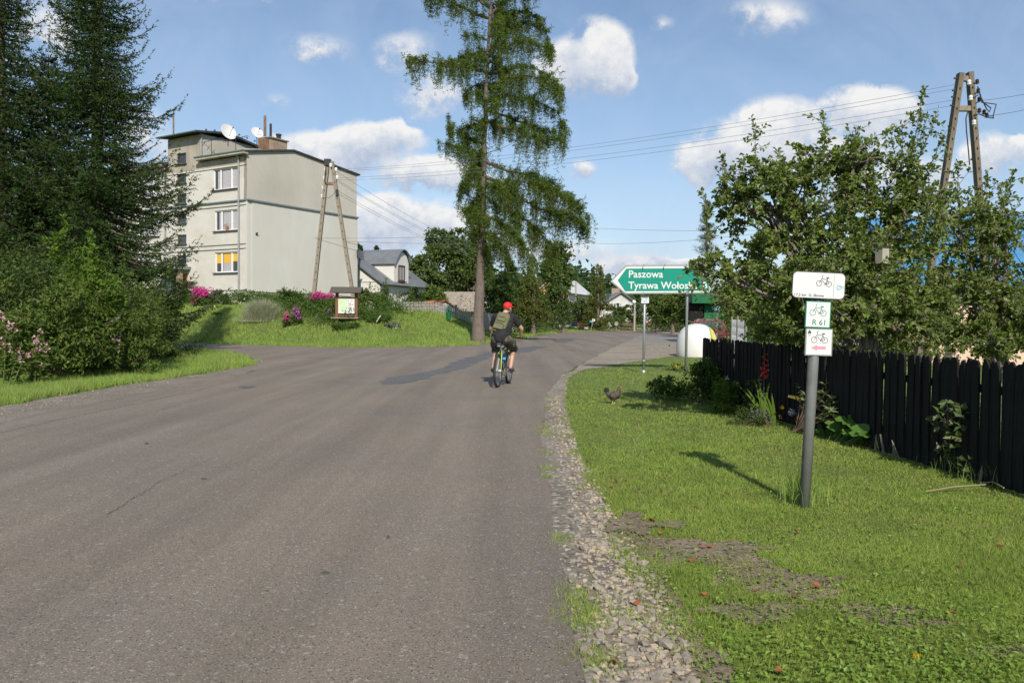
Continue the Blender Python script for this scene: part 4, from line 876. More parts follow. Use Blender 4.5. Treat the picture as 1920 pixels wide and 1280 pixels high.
BT = [ # label, px, Y, ytop, ybot, width px, material, n, L
 ('tallest dark broadleaf tree left of the larch behind the shed', 838, 80, 428, 560, 92, 'broad_tree', 7000, .36),
 ('dark broadleaf tree whose top shows directly behind the larch trunk', 886, 84, 424, 560, 70, 'broad_tree', 5600, .36),
 ('broad lower tree between the white house and the tall dark tree', 795, 78, 472, 585, 76, 'broad_tree', 5200, .34),
 ('round bush-like tree above the orange roofed outhouse', 812, 70, 535, 588, 60, 'hedge_mid', 3000, .26),
 ('dark tree behind the shingle shed roof', 868, 86, 505, 590, 70, 'broad_tree', 4200, .3),
 ('small crown peeking over the zinc roof next to the chimney', 707, 105, 461, 500, 22, 'wood_far', 900, .34),
 ('tree crown behind the chimney of the white house', 668, 100, 452, 500, 24, 'wood_far', 900, .34),
 ('tall broadleaf tree standing behind the low larch branch', 1040, 86, 448, 560, 70, 'broad_tree', 6000, .36),
 ('dark leafy tree behind the cyclist with reddish tinged leaves', 935, 58, 512, 612, 66, 'hedge_dark', 5200, .22),
 ('dense dark tree arching over the blue grey fence', 985, 66, 520, 612, 90, 'hedge_dark', 6500, .24),
 ('dark rounded tree above the whitish panel fence', 1040, 84, 530, 606, 66, 'hedge_dark', 4600, .28),
 ('low green tree in front of the metal roofed far house', 1085, 92, 556, 608, 56, 'broad_tree', 3000, .28),
 ('small dark tree beside the white gabled far house', 1160, 100, 572, 612, 36, 'broad_tree', 2400, .28),
 ('spreading young tree in front of the white gabled house wall', 1190, 92, 568, 612, 40, 'hedge_dark', 2000, .24),
 ('green tree right of the white gabled house under the direction sign', 1232, 78, 552, 606, 60, 'broad_tree', 3800, .28),
 ('leafy tree under the middle of the direction sign', 1262, 70, 540, 608, 66, 'hedge_mid', 4600, .26),
 ('dark bushy tree left of the green kiosk', 1296, 62, 548, 612, 58, 'hedge_dark', 4600, .24),
 ('yellowish green shrubby tree right of the green kiosk', 1372, 42, 520, 630, 60, 'thuja', 4200, .17),
 ('dark tree behind the left edge of the apple tree', 1420, 52, 500, 640, 110, 'broad_tree', 6500, .24),
 ('dark tree seen through the lower apple branches', 1530, 50, 480, 640, 130, 'broad_tree', 6500, .24),
 ('big dark tree left of the blue roof', 1650, 48, 470, 640, 120, 'broad_tree', 6000, .24),
]
for k, (lab, px, Y, yt, yb, w_, m_, n_, L_) in enumerate(BT):
    broad_tree(lab, px, Y, yt, yb, w_, m_, 100+k, n_, L_)
# columnar conifers
def conifer_cloud(label, px, Y, ytop, ybot, wpx, m, seed, n, L, name='conifer', lean=0.0, prof=None):
    rg = np.random.default_rng(seed); g = P(px, 600, Y); gz = Hz(g[0], g[1]); s = Y/FPX
    zt = P(px, ytop, Y)[2]-gz; zb_ = P(px, ybot, Y)[2]-gz; hw = wpx*s/2; t = thing(name, label, 'conifer', (g[0], g[1], gz), 0, 'conifers beyond the garden fences')
    nb = NB(); ells = []
    for k in range(46):
        h = rg.uniform(0, 1)**1.2; r = hw*((1-h)**.8*.95+.05); a = rg.uniform(0, 6.28)
        ells.append((math.cos(a)*r*.62, math.sin(a)*r*.62, zb_+(zt-zb_)*h*.96, r*.42+.12, r*.42+.12, (zt-zb_)*.075+.1))
    shell_cloud(nb, rg, ells, n, L, .4, clump=20, spread=.2, shell=.3); nb.build('crown', m, t)
    nb = NB(); nb.tube([(0,0,-.2),(0,0,zt*.9)], [.22,.03], 7); nb.build('trunk', 'bark', t); return t
conifer_cloud('tall yellowish pyramid conifer beside the road bend', 1121, 86, 490, 612, 58, 'thuja', 201, 6500, .26)
conifer_cloud('yellow green pointed conifer below the drooping larch branch', 1000, 62, 478, 600, 66, 'thuja', 202, 6000, .22)
conifer_cloud('bluish pointed conifer behind the yellowish pyramid conifer', 1056, 72, 540, 604, 30, 'hedge_dark', 203, 2200, .2)
# the thin pale larch far behind the sign
rg = np.random.default_rng(41); g = P(1322, 600, 56); t = thing('larch_tree', 'slender pale feathery larch rising behind the green direction sign', 'larch', (g[0], g[1], 0), 0)
nb = NB(); nbt = NB(); zt = P(1322, 374, 56)[2]; nbt.tube([(0,0,0),(.05,0,zt*.5),(0,0,zt)], [.16,.09,.01], 6)
Q = []; 
for k in range(150):
    h = rg.uniform(.15, .99); a = rg.uniform(0, 6.28); r = 1.55*(1-h)**.75+.1; z = zt*h; n = 10; tt = np.linspace(.08, 1, n)[:, None]
    pp = np.array([0, 0, z])+tt*np.array([math.cos(a)*r, math.sin(a)*r, 0]); pp[:, 2] += -.10*r*np.sin(tt[:, 0]*3.1)+.12*r*tt[:, 0]**2
    nbt.tube(pp[[0, 4, 9]], [.018, .012, .005], 4, cap=False); q = np.repeat(pp, 9, 0); Q.append(q+rg.normal(0, .07, q.shape))
Q = np.concatenate(Q); tris(nb, Q, rand_dir(rg, len(Q), -.3), rand_dir(rg, len(Q)), .13, .03); nb.build('crown', 'larch_far', t); nbt.build('trunk', 'twig', t)
# forest on the far hill
rg = np.random.default_rng(51); nb = NB(); n = 1700
ang = rg.uniform(-.8, .8, n); rr = rg.uniform(230, 470, n); X = ang*rr; Yy = rr; Z = H(X, Yy)
C = np.repeat(np.column_stack([X, Yy, Z+3.5]), 16, 0)+rg.normal(0, 1, (n*16, 3))*[3.6, 3.6, 2.8]
leaf_quads(nb, C, rand_dir(rg, n*16), unit(rg.normal(size=(n*16, 3))+[0, -.6, .8]), 2.8, 2.1)
nb.build('forest', 'wood_far', kind='stuff')
# undergrowth that closes the view at the far roadside
def undergrowth(name, pts, n, hgt, L, m, seed, rad=.8):
    rg = np.random.default_rng(seed); nb = NB(); pts = np.array(pts, float); seg = rg.integers(0, len(pts)-1, n); tt = rg.uniform(0, 1, n)[:, None]
    Pn = pts[seg]+(pts[seg+1]-pts[seg])*tt+rg.normal(0, rad, (n, 2)); z = H(Pn[:, 0], Pn[:, 1])+rg.uniform(0, 1, n)**.8*hgt*(1+.35*np.sin(Pn[:, 0]*2.1+Pn[:, 1]*1.3))
    leaf_quads(nb, np.column_stack([Pn, z]), rand_dir(rg, n), rand_dir(rg, n, .8), L*rg.uniform(.6, 1.3, n), L*.6); return nb.build(name, m, kind='stuff')
undergrowth('undergrowth', [P(925,600,56)[:2], P(990,600,70)[:2], P(1040,600,92)[:2]], 9000, 1.5, .16, 'hedge_dark', 61, .9)
undergrowth('undergrowth', [P(1108,600,96)[:2], P(1150,600,97)[:2]], 3500, 1.5, .2, 'hedge_dark', 62, .7)
undergrowth('undergrowth', [P(1225,605,92)[:2], P(1300,605,82)[:2], P(1420,605,74)[:2], (60, 78)], 16000, 3.0, .24, 'broad_tree', 63, 1.2)
undergrowth('undergrowth', [P(760,596,86)[:2], P(880,596,86)[:2], P(930,600,86)[:2]], 5000, 1.3, .18, 'broad_tree', 64, .8)
undergrowth('undergrowth', [P(1390,600,34)[:2], P(1500,600,30)[:2], P(1650,600,27)[:2], P(1720,600,25)[:2]], 18000, 2.2, .12, 'hedge_mid', 65, .9)
bush('red_bush', 'low reddish flowering bush in front of the white gabled house', 'bush', (*P(1176,610,97)[:2], Hz(*P(1176,610,97)[:2])), [(0,0,.45,1.5,.8,.5)], 700, .14, 'pink_bush', np.random.default_rng(66), stems=3)

# ---------------------------------------------------------------- the big larch
rg = np.random.default_rng(17); LY = 42.0
base = P(897, 636, LY); base[2] = Hz(base[0], base[1])-.02
lar = thing('larch_tree', 'huge old larch with drooping branches standing alone at the roadside', 'larch', base, 0)
tk = [(897,638,24),(897,600,19),(899,560,16.5),(901,500,13.5),(903,440,12),(905,380,11),(907,300,9.5),(910,220,8),(913,140,6.5),(917,60,5),(922,-20,4),(926,-90,2.5),(928,-150,1)]
tp = np.array([P(x, y, LY) for x, y, w in tk])-base; tp[0, 2] = -.1; tr = np.array([w for *_, w in tk])*LY/FPX/2*1.1
nb = NB(); 
zz = np.linspace(0, 1, 60)*tp[-1, 2]; cx = np.interp(zz, tp[:, 2], tp[:, 0]); rr = np.interp(zz, tp[:, 2], tr); rr[:3] *= [1.25, 1.1, 1.04]
nb.tube(np.column_stack([cx+rg.normal(0,.012,60), rg.normal(0,.02,60), zz-.1]), rr*(1+rg.normal(0,.03,60)), 14); nb.build('trunk', 'larch_bark', lar, smooth=True)
LBR = [ # pixel polylines of the limbs, dy = leaning out of the view plane
 [(904,345),(935,352),(975,372),(1015,392),(1055,400),(1085,412),(1100,432)], [(904,330),(940,345),(990,340),(1040,360),(1080,385),(1100,410)], [(903,365),(940,390),(985,410),(1020,440),(1040,470)],
 [(905,300),(950,318),(1000,325),(1050,345),(1075,362)], [(903,400),(930,415),(960,440),(985,470),(1000,500)], [(902,430),(925,445),(950,470),(965,505)],
 [(906,295),(880,285),(850,272),(825,268)], [(906,320),(885,325),(868,345),(860,370)], [(905,270),(870,255),(845,240),(838,212)],
 [(909,225),(945,240),(985,252),(1020,268),(1060,268)], [(909,205),(950,215),(1000,230),(1040,235)], [(910,185),(950,180),(1000,190),(1045,212),(1055,240)],
 [(911,165),(950,150),(990,150),(1030,165),(1050,185)], [(912,140),(950,130),(990,125),(1020,135),(1040,160)],
 [(911,135),(880,128),(840,122),(800,125),(765,122)], [(912,110),(880,100),(850,105),(820,112)], [(911,160),(885,160),(870,175)],
 [(914,95),(950,85),(985,75),(1020,85),(1038,100)], [(915,70),(950,50),(990,35),(1025,50),(1035,80)], [(916,45),(950,25),(985,15),(1020,30)], [(917,30),(950,5),(985,-8),(1010,0)],
 [(917,35),(890,30),(865,20),(840,10),(800,8)], [(918,15),(885,-2),(850,-10),(810,-12)], [(913,75),(885,68),(865,72)], [(908,240),(880,235),(860,240)],
 [(905,355),(890,370),(885,400)], [(902,450),(915,470),(920,505)], [(903,415),(890,430),(885,455)],
 [(919,-10),(960,-30),(990,-35)], [(920,-30),(880,-50),(850,-50)], [(922,-50),(950,-75),(965,-80)], [(923,-70),(895,-90),(885,-95)], [(925,-90),(935,-110),(945,-115)]]
nb = NB(); nd = NB(); allq = []; alld = []
def hang(p, ln, d0):
    n = max(3, int(ln/.12)); tt = np.linspace(0, 1, n)[:, None]; q = p+tt*ln*(d0*(1-tt*.8)+np.array([0, 0, -1.0])*tt*1.05); return q
NM = len(LBR)
for k in range(34):
    y_ = rg.uniform(-110, 470); l_ = rg.uniform(18, 60)*(1 if y_ > 100 else .8); sg = rg.choice([-1, 1]); x_ = np.interp(y_, [-150, 635], [928, 898]); LBR.append([(x_, y_), (x_+sg*l_*.3, y_+rg.uniform(-2, 8)), (x_+sg*l_*.6, y_+rg.uniform(0, 22))])
for bi, br in enumerate(LBR):
    dy0 = rg.uniform(-1.6, 1.6) if bi > 2 else [.3, -.9, .9][bi]
    if bi >= NM: dy0 = rg.choice([-1, 1])*rg.uniform(1.2, 2.6)
    pts = np.array([P(x, y, LY) for x, y in br])-base; L_ = np.concatenate([[0], np.cumsum(np.linalg.norm(np.diff(pts, axis=0), axis=1))]); tot = L_[-1]
    pts[:, 1] += dy0*L_/tot*(1 if bi >= NM else min(1, tot/3))
    n = int(tot/.12)+3; s = np.linspace(0, tot, n); pl = np.column_stack([np.interp(s, L_, pts[:, k]) for k in range(3)])+rg.normal(0, .02, (n, 3))
    nb.tube(pl, np.interp(s/tot, [0, .3, 1], [.05+.012*tot, .03+.008*tot, .008]), 6)
    for i in range(2, n):
        f = s[i]/tot
        if f < .16 and rg.random() < .6: continue
        md = math.sin(i*.55+bi*2.1)*.5+math.sin(i*.21+bi)*.5
        if rg.random() < .20-.42*md: continue
        for _ in range(7 if bi < 3 else 5):
            tdir = pl[min(i+1, n-1)]-pl[i-1]; tdir /= np.linalg.norm(tdir)+1e-9; side = unit(rg.normal(size=3)*[.9, 1.3, .45]+tdir*.8+[0,0,.25])
            ln = rg.uniform(.35, 1.3)*(1.05-.45*f)*(1.15 if tot > 4 else .9)*(1+.35*md)*rg.choice([.55, 1, 1.35])
            if rg.random() < .3: q = pl[i]+np.linspace(0, 1, 6)[:, None]*unit(side+[0,0,.5])*ln*.55; allq.append(q[1:]); continue
            q = hang(pl[i], ln, side); nb.tube(q[[0, len(q)//2, -1]], [.012, .008, .004], 3, cap=False)
            allq.append(q[1:]); 
            if rg.random() < .75:
                j = rg.integers(1, len(q)); q2 = hang(q[j], ln*.6, unit(rg.normal(size=3)*[1, 1, .3])); allq.append(q2[1:])
# bare twigs
for br in ([(925,250),(960,262),(1005,272),(1045,270),(1068,264)], [(905,290),(935,280),(960,270)], [(903,380),(870,362),(855,368)]):
    pts = np.array([P(x, y, LY) for x, y in br])-base; nb.tube(pts, np.linspace(.03, .008, len(pts)), 5)
nb.build('limb', 'twig', lar, kind='stuff')
Q = np.concatenate(allq); Q = np.repeat(Q, 9, 0)+rg.normal(0, .055, (len(Q)*9, 3)); print('larch needles', len(Q))
D = unit(rg.normal(size=Q.shape)*[1, 1, .8]+[0, 0, -.35]); tris(nd, Q, D, rand_dir(rg, len(Q)), .14*rg.uniform(.6, 1.3, len(Q)), .045)
nd.build('crown', 'larch', lar)

# ---------------------------------------------------------------- spruces on the left
def spruce(label, px, Y, zt, r0, seed, zb_=.6, dens=1.5, upturn=.38):
    rg = np.random.default_rng(seed); g = P(px, 600, Y); base = np.array([g[0], g[1], 0]); t = thing('spruce_tree', label, 'spruce', base, 0, 'spruces behind the hedge')
    nt = NB(); nt.tube([(0,0,-.1),(0,0,zt*.5),(0,0,zt)], [r0*.07,r0*.04,.012], 9); nt.build('trunk', 'bark', t)
    nb = NB(); nn = NB(); PA = []; DA = []; SA = []
    z = zb_
    while z < zt-.15:
        f = (z-zb_)/(zt-zb_); R_ = (r0*(1-f)**1.18*(1-.25*max(0, .12-f)/.12)+.12)*(1+.22*math.sin(z*2.3+seed)*rg.random()); k = int(round((6.5-1.5*f)*dens+rg.uniform(-.5, .5)))
        a0 = rg.uniform(0, 6.28)
        for b in range(max(3, k)):
            a = a0+b*6.283/k+rg.normal(0, .22); ln = R_*rg.choice([rg.uniform(.5,.85), rg.uniform(.8,1.18)], p=[.45,.55]); rise = -.30+.65*f; n = max(5, int(ln/.16)); tt = np.linspace(0, 1, n)
            rad = tt*ln; zz = z+rad*rise-.10*ln*np.sin(tt*math.pi)+upturn*ln*np.clip(tt-.62, 0, 1)**1.5*1.9
            ca, sa = math.cos(a), math.sin(a); pl = np.column_stack([ca*rad, sa*rad, zz]); nb.tube(pl[::2] if n > 6 else pl, np.linspace(.022+.008*ln, .006, len(pl[::2] if n > 6 else pl)), 4, cap=False)
            T = np.gradient(pl, axis=0); T = unit(T); S = np.array([-sa, ca, 0])
            for i in range(1, n):
                sl = min(.62, .34*ln*(1-tt[i])+.16)
                for sg in (-1, 1):
                    d = unit(T[i]*(.75)+S*sg*.9+np.array([0, 0, -.10-.25*(1-f)*rg.random()])+rg.normal(0, .12, 3)); ll = sl*rg.uniform(.7, 1.3)
                    PA.append(pl[i]); DA.append(d*ll)
                    if ll > .28:
                        for q in (.35, .62, .85):
                            if rg.random() < .8: PA.append(pl[i]+d*ll*q); DA.append(unit(d*.8+unit(rg.normal(size=3)*[1,1,.5])*.75)*ll*.45)
            PA.append(pl[-1]); DA.append(T[-1]*.28+np.array([0, 0, .12]))
        z += (.27-.06*f)*rg.uniform(.75, 1.25)
    nb.build('limb', 'twig', t, kind='stuff')
    PA = np.array(PA); DA = np.array(DA); m = 16; ln = np.linalg.norm(DA, axis=1); rep = np.clip((ln/.038).astype(int), 5, 16); idx = np.repeat(np.arange(len(PA)), rep)
    u_ = rg.uniform(0, 1, len(idx)); Q = PA[idx]+DA[idx]*u_[:, None]; Dm = unit(DA)[idx]; o = rand_dir(rg, len(idx)); D = unit(o*.8+Dm*.75); S = unit(np.cross(D, rand_dir(rg, len(idx))))
    tris(nn, Q, D, S, .095*rg.uniform(.7, 1.2, len(idx)), .034); print('spruce needles', len(idx)); nn.build('crown', 'spruce', t)
    return t
spruce('tall spruce nearest the apartment block with long curved branch tips', 185, 25, 16.6, 3.9, 1)
spruce('spruce cut by the picture edge with its bare trunk showing at the top', 8, 24, 15.5, 3.0, 2, zb_=1.2)
spruce('dense dark spruce filling the gap between the two taller spruces', 95, 27.5, 10.4, 3.6, 3)

# ---------------------------------------------------------------- hedge of shrubs on the left verge
def hpt(px, Y): g = P(px, 600, Y); return (g[0], g[1], 0)
HG = [ # label, px, Y, top y, half width m, material, n, L
 ('dark shrub behind the pink balsam at the left picture edge', 20, 16.5, 470, 1.5, 'hedge_dark', 9000, .10),
 ('bright green climbing plant over the hedge with pale pointed leaves', 150, 17.6, 450, .95, 'climber', 8000, .11),
 ('olive green shrub with long drooping leaves below the spruces', 95, 15.8, 545, 1.2, 'hedge_mid', 7500, .11),
 ('dark privet shrub in the middle of the left hedge', 215, 19.5, 485, 1.6, 'hedge_dark', 9000, .09),
 ('mid green shrub with upright twigs in front of the spruce', 245, 21.5, 505, 1.2, 'hedge_mid', 8500, .09),
 ('dark end shrub of the left hedge next to the side road', 288, 25.5, 515, .95, 'hedge_dark', 7000, .10),
 ('leafy low shrub at the grass edge with yellowing leaves', 205, 17.8, 570, 1.25, 'hedge_mid', 7000, .09),
 ('small dark shrub at the very corner of the hedge', 305, 22.6, 600, .6, 'hedge_dark', 4200, .08),
 ('dark undergrowth shrub between the hedge and the spruce trunks', 60, 20.5, 430, 1.8, 'hedge_dark', 7000, .11),
]
for k, (lab, px, Y, yt, hw, m_, n_, L_) in enumerate(HG):
    rg = np.random.default_rng(300+k); zt = P(px, yt, Y)[2]; b = hpt(px, Y)
    el = [(0,0,zt*.45,hw*.8,hw*.7,zt*.42,1.4)]
    for q in range(9): a = rg.uniform(0, 6.28); h = rg.uniform(.12, .9); el.append((math.cos(a)*hw*.6, math.sin(a)*hw*.5, zt*h, hw*.42, hw*.4, zt*.15))
    for q in range(7): el.append((rg.uniform(-.8,.8)*hw, rg.uniform(-.5,.5)*hw, zt*rg.uniform(.85,1.08), .09, .09, zt*.10, 2.2))
    bush('shrub', lab, 'shrub', b, el, n_, L_, m_, rg, 'shrubs of the left hedge', stems=10, stem_r=.022, clump=22, spread=.13, asp=.42)
# himalayan balsam with pink flowers
rg = np.random.default_rng(333)
for k, (lab, px, Y, tops) in enumerate([
    ('pink flowered balsam stalks at the left picture edge', 12, 14.2, [(8,600),(20,612),(5,640),(30,660),(45,672),(12,655)]),
    ('pink and white flowered balsam clump in the shade below the hedge', 72, 14.6, [(68,632),(60,660),(82,658),(64,680),(80,685),(55,670),(74,640)]),
    ('balsam with a few pink flowers in the middle of the hedge', 215, 17.0, [(214,600),(212,632),(222,640),(215,655)])]):
    b = hpt(px, Y); t = thing('balsam_plant', lab, 'flowering plant', b, 0, 'pink balsams along the hedge'); ns = NB(); nl = NB(); nf = NB()
    for (x, y) in tops:
        tp_ = P(x, y, Y)-np.array(b); ns.tube(curve((tp_[0]*.5, rg.normal(0,.1), 0), tp_, rg, 6, .06), np.linspace(.014, .005, 6), 5)
        for h in np.linspace(.25, .98, 9): m = 5; c = np.array([tp_[0]*(.5+.5*h), 0, tp_[2]*h]); leaf_quads(nl, np.repeat([c], m, 0), rand_dir(rg, m, .1)*[1,1,.5], rand_dir(rg, m, 1.5), .17, .05)
        flower_heads(nf, rg, tp_+rg.normal(0, .05, (5, 3)), .03, 5, .045)
    ns.build('stem', 'stem_green', t); nl.build('leaves', 'hedge_mid', t); nf.build('flowers', 'petal_pink', t, kind='stuff')

# ---------------------------------------------------------------- grass
def field(name, poly, n, y0, y1, hmin, hmax, wk, m, seed, u0=-.85, u1=.85, excl=(), zf=None, keep=None, parent=None, lean=.45):
    rg = np.random.default_rng(seed); iy = rg.uniform(1/y1, 1/y0, n); Y = 1/iy; X = rg.uniform(u0, u1, n)*Y; q = np.column_stack([X, Y])
    k = inside(q, poly)
    for e in excl: k &= ~(inside(q, e) & (rg.random(n) < .9))
    q = q[k]
    if keep is not None: q = q[keep(q, rg)]
    z = zf(q[:, 0], q[:, 1]) if zf else np.zeros(len(q))
    pat = .75+.35*np.sin(q[:, 0]*2.3+1.7*np.sin(q[:, 1]*1.9))*np.sin(q[:, 1]*1.1+q[:, 0])
    h = rg.uniform(hmin, hmax, len(q))*pat; nb = NB()
    blades(nb, np.column_stack([q, z]), h, np.maximum(.0035, wk*q[:, 1])*rg.uniform(.7, 1.3, len(q)), rg, lean); print(name, len(q))
    return nb.build(name, m, parent, kind='stuff')
lawn_poly = [tuple(q) for q in grass_edge[::-1]]; lawn_poly = [(2.0, 22.8)]+[tuple(G(1100,692)[:2])]+lawn_poly+[(1.05, 2.0), (6, 2.0), (6, 13.4), (3.75, 14.5), (5.5, 26.5), tuple(G(1270,667)[:2]), tuple(G(1240,666)[:2]), tuple(G(1200,674)[:2])]
lawn_poly = [tuple(G(1100,693)[:2])]+[tuple(q) for q in grass_edge[::-1]]+[(1.05, 2.0), (6, 2.0), (6, 13.4), (4.2, 15), (6.6, 27.5), tuple(G(1270,667)[:2]), tuple(G(1235,668)[:2]), tuple(G(1200,677)[:2])]
lawn_poly = [tuple(p) for p in rough_poly(lawn_poly, .15, .05, 77)]
field('lawn_grass', lawn_poly, 900000, 2.3, 29, .022, .06, .00092, 'lawn', 71, 0.0, .85, SOIL[:12], lean=1.15)
# clover and plantain leaves close to the camera
rg = np.random.default_rng(72); n = 52000; iy = rg.uniform(1/7.5, 1/2.5, n); q = np.column_stack([rg.uniform(.15, .8, n)/iy, 1/iy]); k = inside(q, lawn_poly)
w_ = .40*np.exp(-((q[:, 0]-1.75)**2/.5+(q[:, 1]-3.2)**2/.6))+.10*(np.sin(q[:, 0]*5)*np.sin(q[:, 1]*4.1) > .35)+.03; q = q[k & (rg.random(n) < w_)]
nb = NB(); n = len(q); leaf_quads(nb, np.column_stack([q, rg.uniform(.012, .04, n)]), unit(np.column_stack([rg.normal(0,1,n), rg.normal(0,1,n), rg.uniform(-.1,.7,n)])), unit(np.column_stack([rg.normal(0,.35,n), rg.normal(0,.35,n), np.ones(n)])), rg.uniform(.012, .032, n), rg.uniform(.01, .022, n)); nb.build('clover', 'clover', kind='stuff'); print('clover', n)
# tufts in the gravel and along the asphalt edge
rg = np.random.default_rng(73); nb = NB(); TP = []
for (px, py, r, n) in [(1030,745,.05,120),(1025,765,.07,160),(1020,800,.08,200),(1022,812,.09,260),(1020,850,.05,100),(1023,880,.05,160),(1025,895,.04,90),(1048,1012,.05,180),(1078,1120,.07,420),(1090,1155,.08,520),(1100,1165,.07,300),(1105,1230,.05,220),(1140,1250,.05,160),(1200,1075,.05,160),(1240,1060,.09,300),(1190,1040,.09,300),(1070,800,.06,100),(1060,820,.08,130),(1095,915,.05,100),(1180,1150,.04,60),(1290,1180,.07,200),(1260,1150,.08,240),(1170,1010,.08,220),(1450,1095,.2,700),(1540,1130,.15,500),(1280,1075,.16,1200),(1345,1180,.2,1500),(1235,1100,.1,500)]:
    g = G(px, py); TP.append(np.column_stack([rg.normal(g[0], r, n), rg.normal(g[1], r*1.4, n), np.full(n, .006)]))
TP = np.concatenate(TP); blades(nb, TP, rg.uniform(.015, .05, len(TP)), rg.uniform(.003, .007, len(TP)), rg, .8); nb.build('weed_tufts', 'lawn', kind='stuff')
vp = [(-7.75, 3)]+[tuple(G(*p)[:2]) for p in ((0,762),(130,737),(234,721),(365,702),(482,684),(470,672),(443,663),(385,655),(338,653))]+[(-24, 37), (-30, 3)]
vp = [tuple(p) for p in rough_poly(vp, .2, .06, 78)]
field('verge_grass', vp, 420000, 8, 36, .08, .24, .0007, 'tall_grass', 74, -.9, -.25, lean=.4)
bp_ = [tuple(p) for p in rough_poly([tuple(p) for p in EDGE_FAR[1:14]], .3, .10, 79, closed=False)]+[(40, 150), (5, 75), (-3, 60), (-10, 64), (-24, 62), (-60, 60)]
field('bank_grass', bp_, 520000, 33, 115, .10, .26, .00075, 'tall_grass', 75, -.85, .22, zf=H, lean=.45)
field('orchard_grass', [(4.6,2.5),(20,2.5),(20,26),(7.5,26),(3.9,14)], 120000, 3, 26, .05, .14, .0009, 'tall_grass', 76, .2, 1.4, lean=.5)
# tall tufts at the foot of the post and along the fence
def tuft(label, c, n, h, r, seed, m='tall_grass', name='grass_tuft', lean=.3, w=.004, grp='grass tufts left by the mower', dome=False):
    rg = np.random.default_rng(seed); nb = NB(); c = np.asarray(c, float)
    a = rg.uniform(0, 6.28, n); hh = rg.uniform(.4, 1, n)*h; ln = rg.normal(0, lean, (n, 2)); P0 = np.column_stack([rg.normal(0, r, n), rg.normal(0, r, n), np.zeros(n)])
    if dome: q_ = np.hypot(P0[:, 0], P0[:, 1])/(r*2.2); hh *= np.sqrt(np.clip(1-q_**2, .08, 1)); ln += P0[:, :2]/r*.28
    k = 4; tt = np.linspace(0, 1, k)
    S = np.column_stack([np.cos(a), np.sin(a), np.zeros(n)]); V = []
    for j in range(k):
        ctr = P0+np.column_stack([ln*hh[:, None]*tt[j]**1.8, hh*(tt[j]-.22*tt[j]**3*np.abs(ln).sum(1))]); ww = w*(1-tt[j]**2*.9); V += [ctr-S*ww/2, ctr+S*ww/2]
    V = np.stack(V, 1).reshape(-1, 3); F = []
    b = np.arange(n)[:, None]*2*k
    F = np.concatenate([np.column_stack([b+2*j, b+2*j+1, b+2*j+3, b+2*j+2]) for j in range(k-1)]); nb.add(V, F)
    o = nb.build(name, m); o.location = c; tag(o, label, 'grass tuft', grp); return o
tuft('long grass tuft around the foot of the grey cycle sign post', G(1500,945), 190, .42, .07, 81)
tuft('short wispy tuft just right of the grey cycle sign post', G(1530,935)+[.05,0,0], 140, .18, .09, 82)
tuft('long grass tuft at the foot of the sapling by the black fence', G(1770,865)+[0,0,0], 260, .30, .14, 83)
tuft('long dark grass tuft right of the sapling along the black fence', G(1850,900), 240, .28, .16, 84)
tuft('long grass tuft left of the sapling against the black fence', G(1700,850), 200, .24, .16, 85)
tuft('low grass tuft in front of the big leaved plant', G(1640,835), 160, .18, .14, 86)
# fallen red-brown leaves
rg = np.random.default_rng(90)
pm_ = NB(); a = np.linspace(0, 2*np.pi, 10)[:-1]; V = np.column_stack([np.cos(a), np.sin(a)*.8, .35*np.cos(2*a)]); pm_.add(V, np.array([np.arange(9)])); lm = pm_.me('fallen_leaf', 'dry_leaf')
LP = [(1128,891),(1152,908),(1145,920),(1172,907),(1222,982),(1240,1006),(1305,958),(1320,1032),(1332,1030),(1300,1058),(1418,1115),(1322,1122),(1490,1127),(1150,1252),(1530,1108),(1798,1070),(1785,1159),(1495,1003),(1462,1270),(1190,1140),(1875,1030),(1415,905)]
for k, (px, py) in enumerate(LP):
    o = bpy.data.objects.new('fallen_leaf', lm); COL.objects.link(o); g = G(px, py); o.location = (g[0], g[1], .03); s = rg.uniform(.018, .03); o.scale = (s, s, s); o.rotation_euler = (rg.uniform(-.4,.4), rg.uniform(-.4,.4), rg.uniform(0,6)); tag(o, 'small curled red brown fallen leaf '+('lying among the gravel stones' if px < 1200 and py > 1100 else 'lying on the bare soil patches of the lawn' if 1200 < px < 1560 and 1000 < py < 1170 else 'lying in the short lawn grass'), 'fallen leaf', 'fallen red brown leaves on the lawn')
# ---------------------------------------------------------------- black picket fence on the right
mat('black_board', (0.011,0.0105,0.010), (0.026,0.024,0.022), scale=9, rough=.85, bump=.003, bscale=40, stretch=(5,5,.6), spec=.15, island=[(.7,.7,.7),(1,1,1),(1.3,1.25,1.2)])
mat('red_board', (0.16,0.012,0.012), (0.2,0.03,0.02), scale=9, rough=.8)
FA = np.array([3.38, 13.6]); FB = np.array([4.37, 4.05]); FL = np.linalg.norm(FB-FA); fu = (FB-FA)/FL
fence = thing('picket_fence', 'blackened board fence along the right side of the lawn', 'fence', (FA[0], FA[1], 0), math.atan2(fu[1], fu[0]))
rg = np.random.default_rng(100); pks = []
for k in range(7):
    w_ = rg.uniform(.066, .071); h = 1.0; nb = NB(); c1, c2 = rg.uniform(.012, .03), rg.uniform(.012, .03)
    nb.prism([(-w_/2,0),(w_/2,0),(w_/2,h-.05*rg.uniform(.5,1.5)),(w_/2-c1,h),(-w_/2+c2,h-.005),(-w_/2,h-.05*rg.uniform(.4,1.6))], (0,-.01,0), (1,0,0), (0,0,1), (0,.02,0)); pks.append(nb.me('picket', 'black_board'))
x = .03; k = 0
while x < FL:
    share('picket', pks[rg.integers(7)], fence, (x, (.006 if k % 2 else -.006)+rg.normal(0,.002), .02), (rg.normal(0,.008), rg.normal(0,.007), rg.normal(0,.02)), (1, 1, 1.055+rg.normal(0,.009))); x += .0650+rg.normal(0,.0025); k += 1
